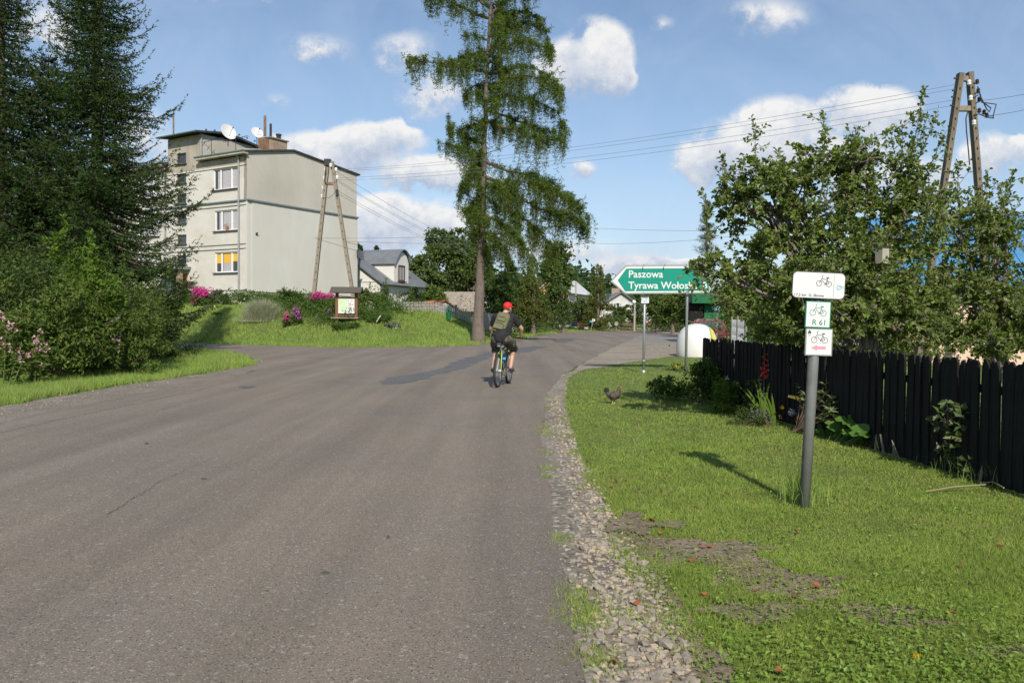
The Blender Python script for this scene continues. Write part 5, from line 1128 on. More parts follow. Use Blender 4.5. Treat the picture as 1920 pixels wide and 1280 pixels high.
for zz in (.25, .82):
    nb = NB(); nb.box((FL/2, .038, zz), (FL, .04, .07)); nb.build('rail', 'black_board', fence)
for x in np.arange(.1, FL, 2.35):
    nb = NB(); nb.box((x, .10, .5), (.08, .08, 1.0)); nb.build('post', 'black_board', fence)
nb = NB(); nb.box((-.015, .03, .53), (.025, .09, 1.08)); nb.build('end_board', 'red_board', fence)
def fpt(px, off=-.12, z=0.0):
    """a point on the lawn side of the black fence where the photograph shows column px"""
    d = ray(px, 700); k_ = d[0]/d[1]; t = (FA[0]-k_*FA[1])/(k_*fu[1]-fu[0]); p = FA+fu*t; nrm = np.array([-fu[1], fu[0]]); nrm = nrm if nrm[0] < 0 else -nrm
    p = p+nrm*(-off); return np.array([p[0], p[1], z])
# loose old stakes leaning on the fence
for k, (px, h, ln, dz) in enumerate([(1652,.26,.05,'thin'),(1670,.30,-.04,'broad'),(1686,.24,.06,'short'),(1693,.20,-.03,'stub'),(1700,.27,-.1,'leaning'),(1852,.28,.08,'nearest')]):
    p = fpt(px, -.05); t = NB(); t.bar((0,0,0), (ln*.7, .03, h*.72), .020, .010); o = t.build('wooden_stake', 'old_wood'); o.location = p
    tag(o, '%s weathered stake leaning on the black fence right of the big leaved plant' % dz if px < 1800 else 'lone weathered stake leaning on the black fence beyond the sapling', 'stake', 'old stakes leaning on the black fence')

# ---------------------------------------------------------------- apple trees
def apple(label, trunk, ells, tips, seed, ntw, nleaf, zfork=.75, trunk_r=.085, lime=True):
    rg = np.random.default_rng(seed); base = np.array([trunk[0], trunk[1], 0.0]); t = thing('apple_tree', label, 'apple tree', base, 0, 'apple trees behind the black fence')
    nb = NB(); fork = np.array([rg.normal(0,.03), rg.normal(0,.03), zfork]); nb.tube(curve((0,0,-.05), fork, rg, 8, .05), np.linspace(trunk_r*1.25, trunk_r*.85, 8), 10); nb.build('trunk', 'limewash' if lime else 'apple_bark', t, smooth=True)
    nl = NB(); nodes = []; E = [np.array(e, float)-np.array([base[0], base[1], 0, 0, 0, 0]+[0]*(len(e)-6)) for e in ells]
    for e in E:
        tgt = e[:3]+rg.normal(0, .2, 3)*e[3:6]; c = curve(fork, tgt, rg, 10, .10, -.08); L_ = np.linalg.norm(tgt-fork); nl.tube(c, np.linspace(trunk_r*.55, .014, 10), 7); nodes += list(c[2:])
        for q in range(4):
            d = rand_dir(rg, 1, .35)[0]; tg = e[:3]+d*e[3:6]*.75; c2 = curve(c[rg.integers(4, 9)], tg, rg, 7, .12, -.05); nl.tube(c2, np.linspace(.02, .007, 7), 5); nodes += list(c2[1:])
    nodes = np.array(nodes); PL, DL, NL = [], [], []
    def twig(a, b, nlv, r=.006, start=.25):
        c = curve(a, b, rg, 6, .09, -.04); nl.tube(c, np.linspace(r, .0025, 6), 4, cap=False); tt = rg.uniform(start, 1.02, nlv)
        f = tt*5; i = np.clip(f.astype(int), 0, 4); fr = (f-i)[:, None]; pos = c[i]*(1-fr)+c[i+1]*fr; T = unit(c[i+1]-c[i]); o = rand_dir(rg, nlv, .25); d = unit(o*.9+T*.55)
        PL.append(pos+o*.012); DL.append(d); NL.append(unit(rg.normal(size=(nlv, 3))*.55+T*.35+np.array([0, -.15, .75])))
    wts = np.array([(e[6] if len(e) > 6 else 1)*(e[3]*e[4]*e[5])**(2/3) for e in E]); wts /= wts.sum(); per = max(8, nleaf//ntw)
    for q in range(ntw):
        e = E[rg.choice(len(E), p=wts)]; d = rand_dir(rg, 1, .1)[0]; r = rg.uniform(.25, 1.0)**.6*(1+rg.normal(0, .09)); tgt = e[:3]+d*e[3:6]*r
        if tgt[2] < .62: tgt[2] = .62+rg.uniform(0,.1)
        dd = np.linalg.norm(nodes-tgt, axis=1); a = nodes[np.argmin(dd+rg.uniform(0,.12,len(dd)))]; v = tgt-a; L_ = np.linalg.norm(v)
        if L_ > .75: a = tgt-v/L_*.6-np.array([0,0,.1])
        twig(a, tgt, per)
    for (x, y, z, n_) in tips:   # long free shoots
        tgt = np.array([x, y, z])-base; lo = tgt-np.array([rg.normal(0,.1), rg.normal(0,.1), .8]); dd = np.linalg.norm(nodes-lo, axis=1); a = nodes[np.argmin(dd)]; mid = (a+tgt)/2
        twig(a, tgt, int(n_*1.3), .010, .12)
        for q in range(8): f = rg.uniform(.25, .92); b_ = a+(tgt-a)*f; twig(b_, b_+rand_dir(rg, 1, .9)[0]*rg.uniform(.14, .30), n_//5, .004)
    nl.build('limb', 'apple_bark', t, kind='stuff')
    PL, DL, NL = map(np.concatenate, (PL, DL, NL)); nf = NB(); L_ = rg.uniform(.042, .078, len(PL)); 
    S = unit(np.cross(DL, NL)); N2 = np.cross(S, DL); L2 = L_[:, None]; W2 = L2*rg.uniform(.52, .66, (len(PL), 1)); k = rg.uniform(.0, .22, (len(PL), 1))
    V = np.stack([PL, PL+DL*L2*.32+S*W2*.46+N2*L2*k, PL+DL*L2*.68+S*W2*.40+N2*L2*k, PL+DL*L2*.98-N2*L2*.12, PL+DL*L2*.68-S*W2*.40+N2*L2*k, PL+DL*L2*.32-S*W2*.46+N2*L2*k], 1).reshape(-1, 3)
    m = len(PL); b = np.arange(m)[:, None]*6; nf.add(V, np.concatenate([b+[0,1,2,3], b+[0,3,4,5]])); nf.build('crown', 'apple', t); print('apple leaves', m)
    return t
def E_(px, py, Y, rpx, rpy, rY, w=1): c = P(px, py, Y); s = Y/FPX; return (c[0], c[1], c[2], rpx*s, rY, rpy*s, w)
YA = 10.0
ea = [E_(1430,400,YA,85,105,.8,1.4),E_(1535,375,YA+.2,115,110,.9,1.5),E_(1640,340,YA+.3,90,100,.8,1.2),E_(1440,540,YA-.1,100,95,.85,1.5),E_(1580,560,YA-.3,150,110,1.0,1.9),E_(1335,505,YA-.3,55,34,.4,1.0),E_(1375,380,YA+.1,50,60,.6,.8),
      E_(1700,430,YA+.3,90,120,.9,1.6),E_(1480,320,YA,60,50,.6,.9),E_(1600,290,YA,50,40,.5,.8),E_(1690,590,YA+.1,110,85,.8,1.7),E_(1480,610,YA+.2,85,45,.7,1.4),E_(1400,330,YA,45,40,.5,.7),E_(1560,480,YA,130,80,.9,1.3)]
ta = [(*P(x, y, YA+dy), n) for x, y, dy, n in [(1418,236,0,42),(1544,212,.1,44),(1608,240,.3,44),(1690,232,.3,38),(1733,168,.2,52),(1758,205,.3,40),(1352,292,.1,36),(1322,372,0,30),(1408,300,-.2,30),(1286,505,-.3,30),(1300,535,-.3,34),(1290,548,-.3,28),(1775,255,.3,34),(1750,320,.2,34)]]
apple('bushy apple tree with the wooden nest box hanging in it', P(1632,640,YA)[:2], ea, ta, 401, 1750, 40000)
YB = 10.8
eb = [E_(1800,450,YB,85,80,.9,.9),E_(1885,470,YB,90,75,.9,.8),E_(1800,575,YB,100,90,.9,1.6),E_(1900,600,YB-.3,100,75,.9,1.2),E_(1980,520,YB,100,100,1,.9),E_(1850,640,YB-.5,90,40,.6,1.3),E_(1970,620,YB,100,60,.9,1.0),E_(1845,400,YB+.2,40,40,.5,.5)]
tb = [(*P(x, y, YB+dy), n) for x, y, dy, n in [(1850,335,0,38),(1900,318,.2,36),(1795,300,.1,38),(1828,365,-.2,30),(1912,370,.2,30),(1880,345,0,30),(1780,350,0,30),(1940,340,0,30)]]
apple('lower apple tree in front of the blue roofed building', P(1868,640,YB)[:2], eb, tb, 402, 850, 18500, .7, .075, False)
# nest box
bx = P(1654, 478, 9.35); t = thing('nest_box', 'small grey wooden nest box hanging in the apple tree', 'nest box', bx, .45)
nb = NB(); nb.box((0,0,0), (.115,.10,.21)); nb.build('body', 'grey_wood', t); nb = NB(); nb.prism([(-.075,-.01),(.075,-.01),(.075,.008),(-.075,.008)], (0,-.09,.115), (1,0,0), (0,0,1), (0,.17,.03)); nb.build('roof', 'old_wood', t)
nb = NB(); nb.box((.06,0,.0), (.006,.09,.20)); mat('brown_panel', (0.28,0.13,0.07), rough=.8); nb.build('side_board', 'brown_panel', t)

# ---------------------------------------------------------------- signs
mat('sign_white', (0.68,0.68,0.67), rough=.45); mat('sign_green', (0.0,0.235,0.165), (0.0,0.255,0.18), scale=2, rough=.4, spec=.4); mat('sign_rim', (0.33,0.33,0.32), rough=.45, metal=.5)
mat('zinc_post', (0.36,0.37,0.38), (0.45,0.46,0.47), scale=14, rough=.5, metal=.55, stretch=(1,1,.3)); mat('grey_post', (0.155,0.16,0.15), (0.185,0.19,0.178), scale=5, rough=.55, c3=(0.11,0.11,0.10), scale3=9, f3=.5)
mat('black_print', (0.03,0.03,0.03), rough=.6); mat('green_print', (0.0,0.20,0.13), rough=.6); mat('pink_print', (0.80,0.30,0.36), rough=.6); mat('blue_print', (0.10,0.38,0.62), rough=.6); mat('grey_print', (0.08,0.08,0.085), rough=.6); mat('rim_dark', (0.07,0.075,0.085), rough=.5); mat('sign_red', (0.62,0.03,0.03), rough=.45)
def ring(nb, c, r, w, o, u, v, wv, mi=0, k=28):
    a = np.linspace(0, 2*np.pi, k+1)[:-1]; o, u, v, wv = (np.asarray(x, float) for x in (o, u, v, wv))
    A = np.concatenate([np.column_stack([c[0]+(r+w/2)*np.cos(a), c[1]+(r+w/2)*np.sin(a)]), np.column_stack([c[0]+(r-w/2)*np.cos(a), c[1]+(r-w/2)*np.sin(a)])]); V = o+A[:, :1]*u+A[:, 1:]*v
    i = np.arange(k); j = (i+1) % k; nb.add(V, np.stack([i, j, j+k, i+k], 1), mi)
def line2(nb, p, q, w, o, u, v, mi=0):
    p = np.array(p, float); q = np.array(q, float); d = (q-p)/np.linalg.norm(q-p); n = np.array([-d[1], d[0]])*w/2; o, u, v = (np.asarray(x, float) for x in (o, u, v))
    nb.face([o+a[0]*u+a[1]*v for a in (p-n, q-n, q+n, p+n)], mi)
def bike_icon(nb, o, W_, u, v, wv, lw=.035, mi=0):
    """side view bicycle, W_ wide, handlebar on the left"""
    u = np.asarray(u, float)*W_; v = np.asarray(v, float)*W_; q = lambda a, b, w=lw: line2(nb, a, b, w, o, u, v, mi)
    ring(nb, (.18,.18), .165, lw, o, u, v, wv, mi); ring(nb, (.80,.16), .165, lw, o, u, v, wv, mi)
    q((.18,.18),(.36,.52)); q((.36,.52),(.36,.66)); q((.36,.66),(.42,.70)); q((.36,.46),(.68,.44)); q((.34,.40),(.57,.14)); q((.57,.14),(.70,.50)); q((.68,.44),(.80,.16)); q((.57,.14),(.80,.16)); q((.62,.54),(.80,.53), lw*2.2); q((.52,.09),(.60,.19), lw*1.3)
def rrect(w, h, r, k=5):
    out = []
    for cx_, cy_, a0 in ((w/2-r,h/2-r,0),(-w/2+r,h/2-r,90),(-w/2+r,-h/2+r,180),(w/2-r,-h/2+r,270)):
        for i in range(k+1): a = R(a0+90*i/k); out.append((cx_+r*math.cos(a), cy_+r*math.sin(a)))
    return out
# --- cycle route post in the foreground
pb = G(1507, 952); t = thing('cycle_sign_post', 'grey pole on the lawn carrying three white cycle route plates', 'sign post', pb, 0)
ptop = P(1534, 512, 5.80)-pb; nb = NB(); nb.tube([(0,0,-.05), ptop*.5+[.004,0,0], ptop], .0385, 20); nb.build('pole', 'grey_post', t, smooth=True)
nb = NB(); nb.lathe([(.001,.012),(.03,.008),(.0395,0)], 20, ptop); nb.build('pole_cap', 'rim_dark', t)
def plate(px0, py0, px1, py1, px2, py2, Y, name, rimm, r=.006, rimw=.009, th=.012, base=pb, root=t):
    """corners: top-left, top-right, bottom-left pixels"""
    a, b, c = P(px0, py0, Y)-base, P(px1, py1, Y)-base, P(px2, py2, Y)-base; u = b-a; w = np.linalg.norm(u); u = u/w; v = a-c; h = np.linalg.norm(v); v = v/h; v = v-u*(u@v); v /= np.linalg.norm(v); n = np.cross(u, v); n = -n if n[1] > 0 else n
    ctr = a+u*w/2-v*h/2
    nb = NB(); nb.prism(rrect(w, h, max(r, .003)), ctr-n*th, u, v, n*th); p = nb.build(name, rimm, root)
    nb = NB(); nb.prism(rrect(w-2*rimw, h-2*rimw, max(r-rimw*.6, .003)), ctr+n*.0002, u, v, n*.0012); nb.build('face', 'sign_white', p)
    for sgn in (-1, 1):
        nb = NB(); q_ = ctr+v*sgn*h*.30-n*(th+.038); nb.tube([q_-v*.011, q_+v*.011], .0425, 16); nb.build('clamp', 'sign_rim', p)
    return p, ctr+n*.0022, u, v, n, w, h
YP = 5.735
p, o, u, v, n, w, h = plate(1487,508, 1586,512.5, 1484,557.5, YP, 'distance_plate', 'rim_dark', .035, .0045)
nb = NB(); bike_icon(nb, o+u*(-.020)-v*.006, .118, u, v, n, .030); nb.build('bicycle_symbol', 'black_print', p)
nb = NB(); put_text(nb, '17,2 km  G. Słonne', .0285, o-u*.180-v*.084, u, v, n, bold=.0005); nb.build('lettering', 'grey_print', p)
nb = NB(); line2(nb, (w*.285,-h*.45), (w*.285,h*.45), .0016, o, u, v); nb.build('divider', 'grey_print', p)
nb = NB(); q_ = o+u*.135-v*.012; [ring(nb, (.015,0), r_, .003, q_, u, v, n) for r_ in (.017,.009)]; nb.build('blue_logo', 'blue_print', p); nb = NB(); ring(nb, (.043,.002), .008, .002, q_, u, v, n); line2(nb, (.005,.016), (.0,.03), .002, q_, u, v); line2(nb, (.02,.017), (.04,.010), .002, q_, u, v); nb.build('green_logo', 'green_print', p)
p, o, u, v, n, w, h = plate(1511.5,563.5, 1559,565.5, 1510.5,613.5, YP, 'route_plate', 'green_print', .003, .007)
nb = NB(); bike_icon(nb, o-u*.064-v*.010, .128, u, v, n, .028); nb.build('bicycle_symbol', 'green_print', p)
nb = NB(); put_text(nb, 'R 61', .058, o-u*.043-v*.078, u, v, n, bold=.0004); nb.build('lettering', 'green_print', p)
p, o, u, v, n, w, h = plate(1511,615, 1562,616.5, 1508.5,666, YP+.002, 'direction_plate', 'sign_rim', .003, .008)
nb = NB(); bike_icon(nb, o-u*.060-v*.006, .128, u, v, n, .026); nb.build('bicycle_symbol', 'black_print', p)
nb = NB(); A = [(-.058,-.042),(-.012,-.020),(-.012,-.031),(.052,-.031),(.052,-.053),(-.012,-.053),(-.012,-.064)]; nb.face([o+a*u+b*v for a, b in A]); nb.build('arrow', 'pink_print', p)
nb = NB(); nb.face([o+a*u+b*v for a, b in [(-.086,.062),(-.060,.062),(-.062,.075),(-.070,.088),(-.076,.088),(-.084,.075)]]); line2(nb, (-.083,.054), (-.064,.054), .002, o, u, v); line2(nb, (-.081,.047), (-.066,.047), .002, o, u, v); nb.build('emblem', 'grey_print', p)
# --- green direction sign
SY_ = 19.9; sb0 = P(1286, 700, 20.02); gl = P(1206.5, 700, 20.08); gl[2] = 0
root = thing('direction_sign', 'large green arrow sign reading Paszowa on a tall metal post', 'road sign', (sb0[0], SY_+.12, 0), 0)
B0 = np.array([sb0[0], SY_+.12, 0])
def S_(px, py, dy=0): return P(px, py, SY_+dy)-B0
def slab(pix, m, y0, th, name, parent):
    nb = NB(); pts = np.array([S_(*q) for q in pix]); xy = pts[:, [0, 2]]; nb.prism(xy, (0, y0, 0), (1,0,0), (0,0,1), (0,th,0)); return nb.build(name, m, parent)
outer = [(1144.5,527.5),(1171,498.5),(1177,497),(1329,495.5),(1334,499),(1335,545),(1331,550),(1174,551),(1170,549)]
white = [(1148,527),(1173,501.5),(1177,500),(1329,499),(1332,501),(1332.5,545),(1330,547.5),(1174,549),(1171.5,547.5)]
grn = [(1158,525.5),(1174.5,503.5),(1328,502.5),(1329,503.5),(1329.5,544),(1328.5,545),(1172,546)]
pl_ = slab(outer, 'sign_rim', -.12, .03, 'back_frame', root); fc = slab(white, 'sign_white', -.123, .003, 'white_border', pl_); slab(grn, 'sign_green', -.126, .0028, 'green_face', pl_)
yq = -.1275
def stext(s, size, px, py, **kw):
    nb = NB(); o_ = S_(px, py); o_[1] = yq; uu = S_(px+10, py+.02)-S_(px, py); uu[1] = 0; uu /= np.linalg.norm(uu); put_text(nb, s, size, o_, uu, np.cross([0,-1,0], uu)*1.0 if np.cross([0,-1,0], uu)[2] > 0 else -np.cross([0,-1,0], uu), (0,-1,0), **kw); nb.build('lettering', 'sign_white', root)
stext('Paszowa', .255, 1178, 520, bold=.0035, spacing=1.02); stext('Tyrawa Wołoska', .255, 1178, 541, bold=.0035, spacing=1.0); stext('5', .255, 1317, 516, bold=.0035); stext('8', .255, 1317, 541, bold=.0035)
nb = NB()
for px in (1206, 1245, 1286, 1320):
    for py in (498, 550): nb.box(S_(px, py)+[0,-.105,0], (.02,.05,.06))
nb.build('bracket', 'sign_rim', root, kind='stuff')
nb = NB(); nb.tube([(0,.02,-.05), S_(1289,548,.12)+[0,.02,0], S_(1290,500,.12)+[0,.02,0]], .034, 14); nb.build('post', 'zinc_post', root, smooth=True)
# left post with the small bicycle plate
t = thing('small_cycle_sign', 'small white bicycle plate on a thin metal post under the green sign', 'sign post', (gl[0], gl[1], 0), 0)
tp_ = P(1209.5, 520, gl[1])-np.array([gl[0], gl[1], 0]); nb = NB(); nb.tube([(0,0,-.05), tp_], .032, 14); nb.lathe([(.055,0),(.05,.05),(.036,.07)], 12, (0,0,0)); nb.tube([(0,0,.28),(0,0,.33)], .04, 12); nb.build('post', 'zinc_post', t, smooth=True)
p, o, u, v, n, w, h = plate(1202,553.5, 1217,553.5, 1202,568.5, gl[1]-.06, 'plate', 'sign_rim', .006, .004, .008, base=np.array([gl[0], gl[1], 0]), root=t)
nb = NB(); bike_icon(nb, o-u*.075+v*.0, .15, u, v, n, .04); nb.build('bicycle_symbol', 'grey_print', p); nb = NB(); line2(nb, (-.06,-.05), (.06,-.05), .02, o, u, v); nb.build('blue_bar', 'blue_print', p)
# --- far signs
def far_sign(name, label, px, pyb, pyt, Y, shape, wpx, m, ppx=None, post_m='zinc_post', lean=0.0, back=None, r=.03):
    b = P(px, pyb, Y); z0 = Hz(b[0], b[1]); b[2] = z0; s = Y/FPX; ht = (pyb-pyt)*s; t = thing(name, label, 'road sign', b, 0); nb = NB(); nb.tube([(0,.03,-.1),(lean,.03,ht)], r, 8); nb.build('post', post_m, t)
    w = wpx*s; nb = NB(); c = np.array([lean, 0, ht])
    if shape == 'tri': nb.prism([(-w/2,-w*.85),(w/2,-w*.85),(0,.05)], c, (1,0,0), (0,0,1), (0,-.02,0))
    elif shape == 'round': nb.prism([(w/2*math.cos(a), w/2*math.sin(a)-w/2) for a in np.linspace(0, 2*math.pi, 25)[:-1]], c, (1,0,0), (0,0,1), (0,-.02,0))
    else: nb.prism([(-w/2,-shape*s),(w/2,-shape*s),(w/2,0),(-w/2,0)], c, (1,0,0), (0,0,1), (0,-.02,0))
    p = nb.build('plate', m, t); return t, p, c, w
t, p, c, w = far_sign('warning_sign', 'white triangular road sign seen beyond the road bend', 1142, 615.5, 599, 90, 'tri', 10.5, 'sign_white', r=.05, post_m='white_paint')
nb = NB(); nb.box(c+[0,-.035,-.38], (.06,.02,.35)); nb.box(c+[0,-.035,-.42], (.22,.02,.05)); nb.build('symbol', 'grey_print', p)
t, p, c, w = far_sign('round_sign', 'grey back of a round road sign right of the triangular sign', 1155.5, 615, 599, 93, 'round', 8, 'sign_rim')
t, p, c, w = far_sign('speed_limit_sign', 'round red rimmed road sign at the far right bend', 1217.5, 614.5, 597.5, 97, 'round', 8.2, 'sign_red')
nb = NB(); nb.prism([(w*.33*math.cos(a), w*.33*math.sin(a)-w/2) for a in np.linspace(0, 2*math.pi, 21)[:-1]], c+[0,-.022,0], (1,0,0), (0,0,1), (0,-.01,0)); nb.build('white_disc', 'sign_white', p)
nb = NB(); nb.box(c+[-.05,-.036,-w/2], (.03,.01,.16)); nb.box(c+[.04,-.036,-w/2], (.03,.01,.16)); nb.build('number', 'black_print', p)
t, p, c, w = far_sign('tilted_sign', 'white square plate on a leaning wooden post by the yellow conifer', 1107, 613, 589.5, 82, 4.5, 5, 'sign_white', lean=.33, post_m='old_wood', r=.05)
nb = NB(); nb.box(c+[-.25,-.03,-.28], (.3,.03,.16)); nb.build('blue_tag', 'blue_print', p); nb = NB(); nb.box(c+[0,-.03,-.12], (.14,.02,.06)); nb.build('symbol', 'black_print', p)
t, p, c, w = far_sign('village_sign', 'small green and white name plate low beside the road', 1099.5, 612.5, 605, 84, 3, 7, 'sign_white', r=.02); nb = NB(); nb.box(c+[0,-.03,-.06], (.38,.012,.08)); nb.build('green_face', 'sign_green', p)
# --- information board
ib = P(650, 626, 38.5); iz = Hz(ib[0], ib[1]); ib[2] = iz; t = thing('information_board', 'roofed wooden board with a green trail map among the garden plants', 'notice board', ib, .04)
q = lambda px, py: (P(px, py, 38.5)-ib); mat('board_wood', (0.16,0.075,0.04), (0.23,0.12,0.07), scale=5, rough=.8, stretch=(4,4,.6)); mat('dark_shingle', (0.075,0.065,0.055), (0.12,0.105,0.09), scale=7, rough=.9, stretch=(1,1,4))
for px in (632, 668): nb = NB(); x = q(px, 600)[0]; nb.box((x,0,(q(px,548)[2]-.3)/2), (.14,.14,q(px,548)[2]+.3)); nb.build('post', 'board_wood', t)
zt = q(650, 540)[2]; ze_ = q(650, 548.5)[2]; x0, x1 = q(621,545)[0], q(679,545)[0]
nb = NB(); nb.prism([(-.42,ze_-.02),(0,zt),(.42,ze_-.02),(.42,ze_+.02),(0,zt+.06),(-.42,ze_+.02)], (x0,0,0), (0,1,0), (0,0,1), (x1-x0,0,0)); nb.build('roof', 'dark_shingle', t)
x0, x1, z0, z1 = q(633.5,0)[0], q(667,0)[0], q(0,581)[2], q(0,553.5)[2]
mat('map_print', (0.52,0.66,0.42), (0.66,0.76,0.56), scale=6, rough=.6, c3=(0.42,0.58,0.33), scale3=3, f3=.6)
nb = NB(); nb.box(((x0+x1)/2,-.05,(z0+z1)/2), (x1-x0,.03,z1-z0)); bd = nb.build('panel', 'sign_white', t)
A = [(.03,.97),(.60,.97),(.57,.75),(.62,.5),(.6,.25),(.72,.06),(.5,.10),(.35,.13),(.18,.22),(.05,.3),(.06,.6)]; nb = NB(); nb.face([(x0+(x1-x0)*a, -.067, z0+(z1-z0)*b) for a, b in A]); nb.build('map', 'map_print', bd)
rg = np.random.default_rng(3); nb = NB()
for k in range(16): a, b = rg.uniform(.66,.92), rg.uniform(.2,.88); nb.box((x0+(x1-x0)*a, -.068, z0+(z1-z0)*b), (.05,.003,.025))
nb.build('legend', 'grey_print', bd, kind='stuff')
for z_, dx, m_, dd in ((q(0,585)[2], 0, 'board_wood', .08), (q(0,589.3)[2], .22, 'old_wood', .34), (q(0,552)[2], 0, 'board_wood', .08)): nb = NB(); nb.box(((x0+x1)/2,-.04,z_), (x1-x0+.3+dx,dd,.07)); nb.build('shelf' if dx else 'cross_rail', m_, t)
# --- green litter bin on the bank
gb = P(841, 588, 46); gz = Hz(gb[0], gb[1]); t = thing('litter_bin', 'small green litter bin on a pole in front of the grey paling fence', 'litter bin', (gb[0], gb[1], gz), 0)
nb = NB(); nb.tube([(0,.18,-.1),(0,.18,1.0)], .03, 8); nb.build('pole', 'green_paint', t); nb = NB(); nb.lathe([(.001,.22),(.13,.22),(.16,.62),(.15,.64),(.11,.30),(.001,.30)], 14); nb.build('bin', 'green_paint', t); nb = NB(); nb.lathe([(.18,.78),(.1,.86),(.001,.87)], 14); nb.build('lid', 'green_paint', t)
# --- recycling bell container
mat('grp_white', (0.66,0.65,0.62), (0.72,0.71,0.68), scale=2, rough=.45, coat=.2); mat('stripe_yellow', (0.82,0.55,0.08), rough=.5); mat('stripe_green', (0.22,0.45,0.12), rough=.5)
rc = G(1306, 668); t = thing('recycling_container', 'white bell shaped recycling container with a yellow and green stripe', 'recycling bin', (rc[0], rc[1], 0), 0)
pr = [(.74,0),(.76,.08),(.765,.3),(.75,.55),(.70,.78),(.60,.97),(.46,1.11),(.28,1.20),(.10,1.235),(.001,1.24)]
nb = NB(); nb.lathe(pr, 40); nb.lathe([(.70,-.0),(.74,.0)], 40); nb.build('shell', 'grp_white', t, smooth=True)
def arc_stripe(a0, a1, m, off):
    # a band that runs over the shell from front to back, between two planes x = a0..a1
    nb = NB(); V = []; n = 40; pa = np.array(pr)
    for xx in (a0, a1):
        row = []
        for th in np.linspace(-1.45, 1.45, n):
            # solve the shell of revolution at x = xx: walk along profile
            r = np.interp(np.linspace(0, 1, 400), np.linspace(0, 1, len(pa)), pa[:, 0]); z = np.interp(np.linspace(0, 1, 400), np.linspace(0, 1, len(pa)), pa[:, 1]); ok = r >= abs(xx)
            y = np.sqrt(np.maximum(r[ok]**2-xx**2, 0)); z = z[ok]; yy = np.concatenate([-y, y[::-1]]); zz = np.concatenate([z, z[::-1]])
            f = (th+1.45)/2.9*(len(yy)-1); i = int(f); row.append((xx*(1+off), yy[i]*(1+off), zz[i]+off))
        V.append(row)
    V = np.array(V).reshape(-1, 3); i = np.arange(n-1); nb.add(V, np.stack([i, i+1, i+1+n, i+n], 1)); return nb.build('stripe', m, t, smooth=True)
arc_stripe(.36, .42, 'stripe_green', .008); arc_stripe(.42, .56, 'stripe_yellow', .009)
nb = NB(); nb.tube([(-.12,0,1.22),(-.10,0,1.36),(.10,0,1.36),(.12,0,1.22)], .015, 6); nb.tube([(.0,.0,1.24),(-.38,-.1,1.34)], .012, 5); nb.tube([(.25,.0,1.24),(.42,.1,1.36)], .012, 5); nb.build('lifting_ring', 'rust', t)
# --- red car
mat('car_red', (0.30,0.012,0.018), rough=.3, coat=.6, spec=.5); mat('car_glass', (0.06,0.10,0.09), rough=.08, spec=.8); mat('rubber', (0.02,0.02,0.02), rough=.85); mat('lamp', (0.6,0.58,0.5), rough=.2); mat('bumper', (0.05,0.05,0.055), rough=.6)
cc = P(1330, 618, 37); t = thing('parked_car', 'dark red car parked nose on beside the green kiosk', 'car', (cc[0], cc[1], 0), -.12)
nb = NB()
def loft(nb, secs, mi=0):
    k = len(secs[0]); V = np.array(secs, float).reshape(-1, 3); n = len(secs); i = np.arange(n-1)[:, None]*k; j = np.arange(k)[None]; j2 = (j+1) % k
    nb.add(V, np.stack([i+j, i+j2, i+k+j2, i+k+j], -1).reshape(-1, 4), mi); nb.face([V[q_] for q_ in range(k)][::-1], mi); nb.face([V[(n-1)*k+q_] for q_ in range(k)], mi)
def csec(y, w, z0, z1, r=.08): return [(-w+r,y,z0),(w-r,y,z0),(w,y,z0+r),(w,y,z1-r),(w-r,y,z1),(-w+r,y,z1),(-w,y,z1-r),(-w,y,z0+r)]
loft(nb, [csec(-1.85,.60,.35,.62),csec(-1.75,.74,.25,.72),csec(-1.0,.80,.22,.86),csec(0,.82,.22,.90),csec(1.2,.82,.22,.92),csec(1.75,.76,.28,.88),csec(1.85,.66,.36,.8)]); body = nb.build('body', 'car_red', t, smooth=False)
nb = NB(); loft(nb, [csec(-.95,.70,.84,.90,.03),csec(-.30,.62,.86,1.36,.10),csec(.3,.62,.86,1.42,.10),csec(1.1,.60,.86,1.38,.1),csec(1.7,.66,.86,.95,.03)]); nb.build('cabin', 'car_red', t)
nb = NB(); nb.face([(-.60,-.945,.90),(.60,-.945,.90),(.50,-.395,1.31),(-.50,-.395,1.31)]); nb.build('windscreen', 'car_glass', t)
for s_ in (-1, 1):
    nb = NB(); nb.face([(s_*.665,-.2,.95),(s_*.665,1.2,.95),(s_*.635,.95,1.30),(s_*.635,-.15,1.30)]); nb.build('side_window', 'car_glass', t)
    nb = NB(); nb.box((s_*.55,-1.80,.60), (.26,.10,.13)); nb.build('headlight', 'lamp', t); nb = NB(); nb.box((s_*.86,-.55,.92), (.14,.08,.1)); nb.build('wing_mirror', 'bumper', t)
    for y_ in (-1.2, 1.15):
        nb = NB(); nb.lathe([(.001,-.09),(.27,-.09),(.29,-.05),(.29,.05),(.27,.09),(.001,.09)], 20, (s_*.74,y_,.29), (1,0,0)); wh = nb.build('wheel', 'rubber', t); nb = NB(); nb.lathe([(.001,-.095),(.17,-.095),(.17,.095),(.001,.095)], 14, (s_*.74,y_,.29), (1,0,0)); nb.build('rim', 'lamp', wh)
nb = NB(); nb.box((0,-1.83,.40), (1.4,.12,.16)); nb.build('bumper', 'bumper', t); nb = NB(); nb.box((0,-1.905,.42), (.46,.02,.1)); nb.build('number_plate', 'sign_white', t); nb = NB(); nb.box((0,-1.86,.62), (.7,.03,.1)); nb.build('grille', 'bumper', t)
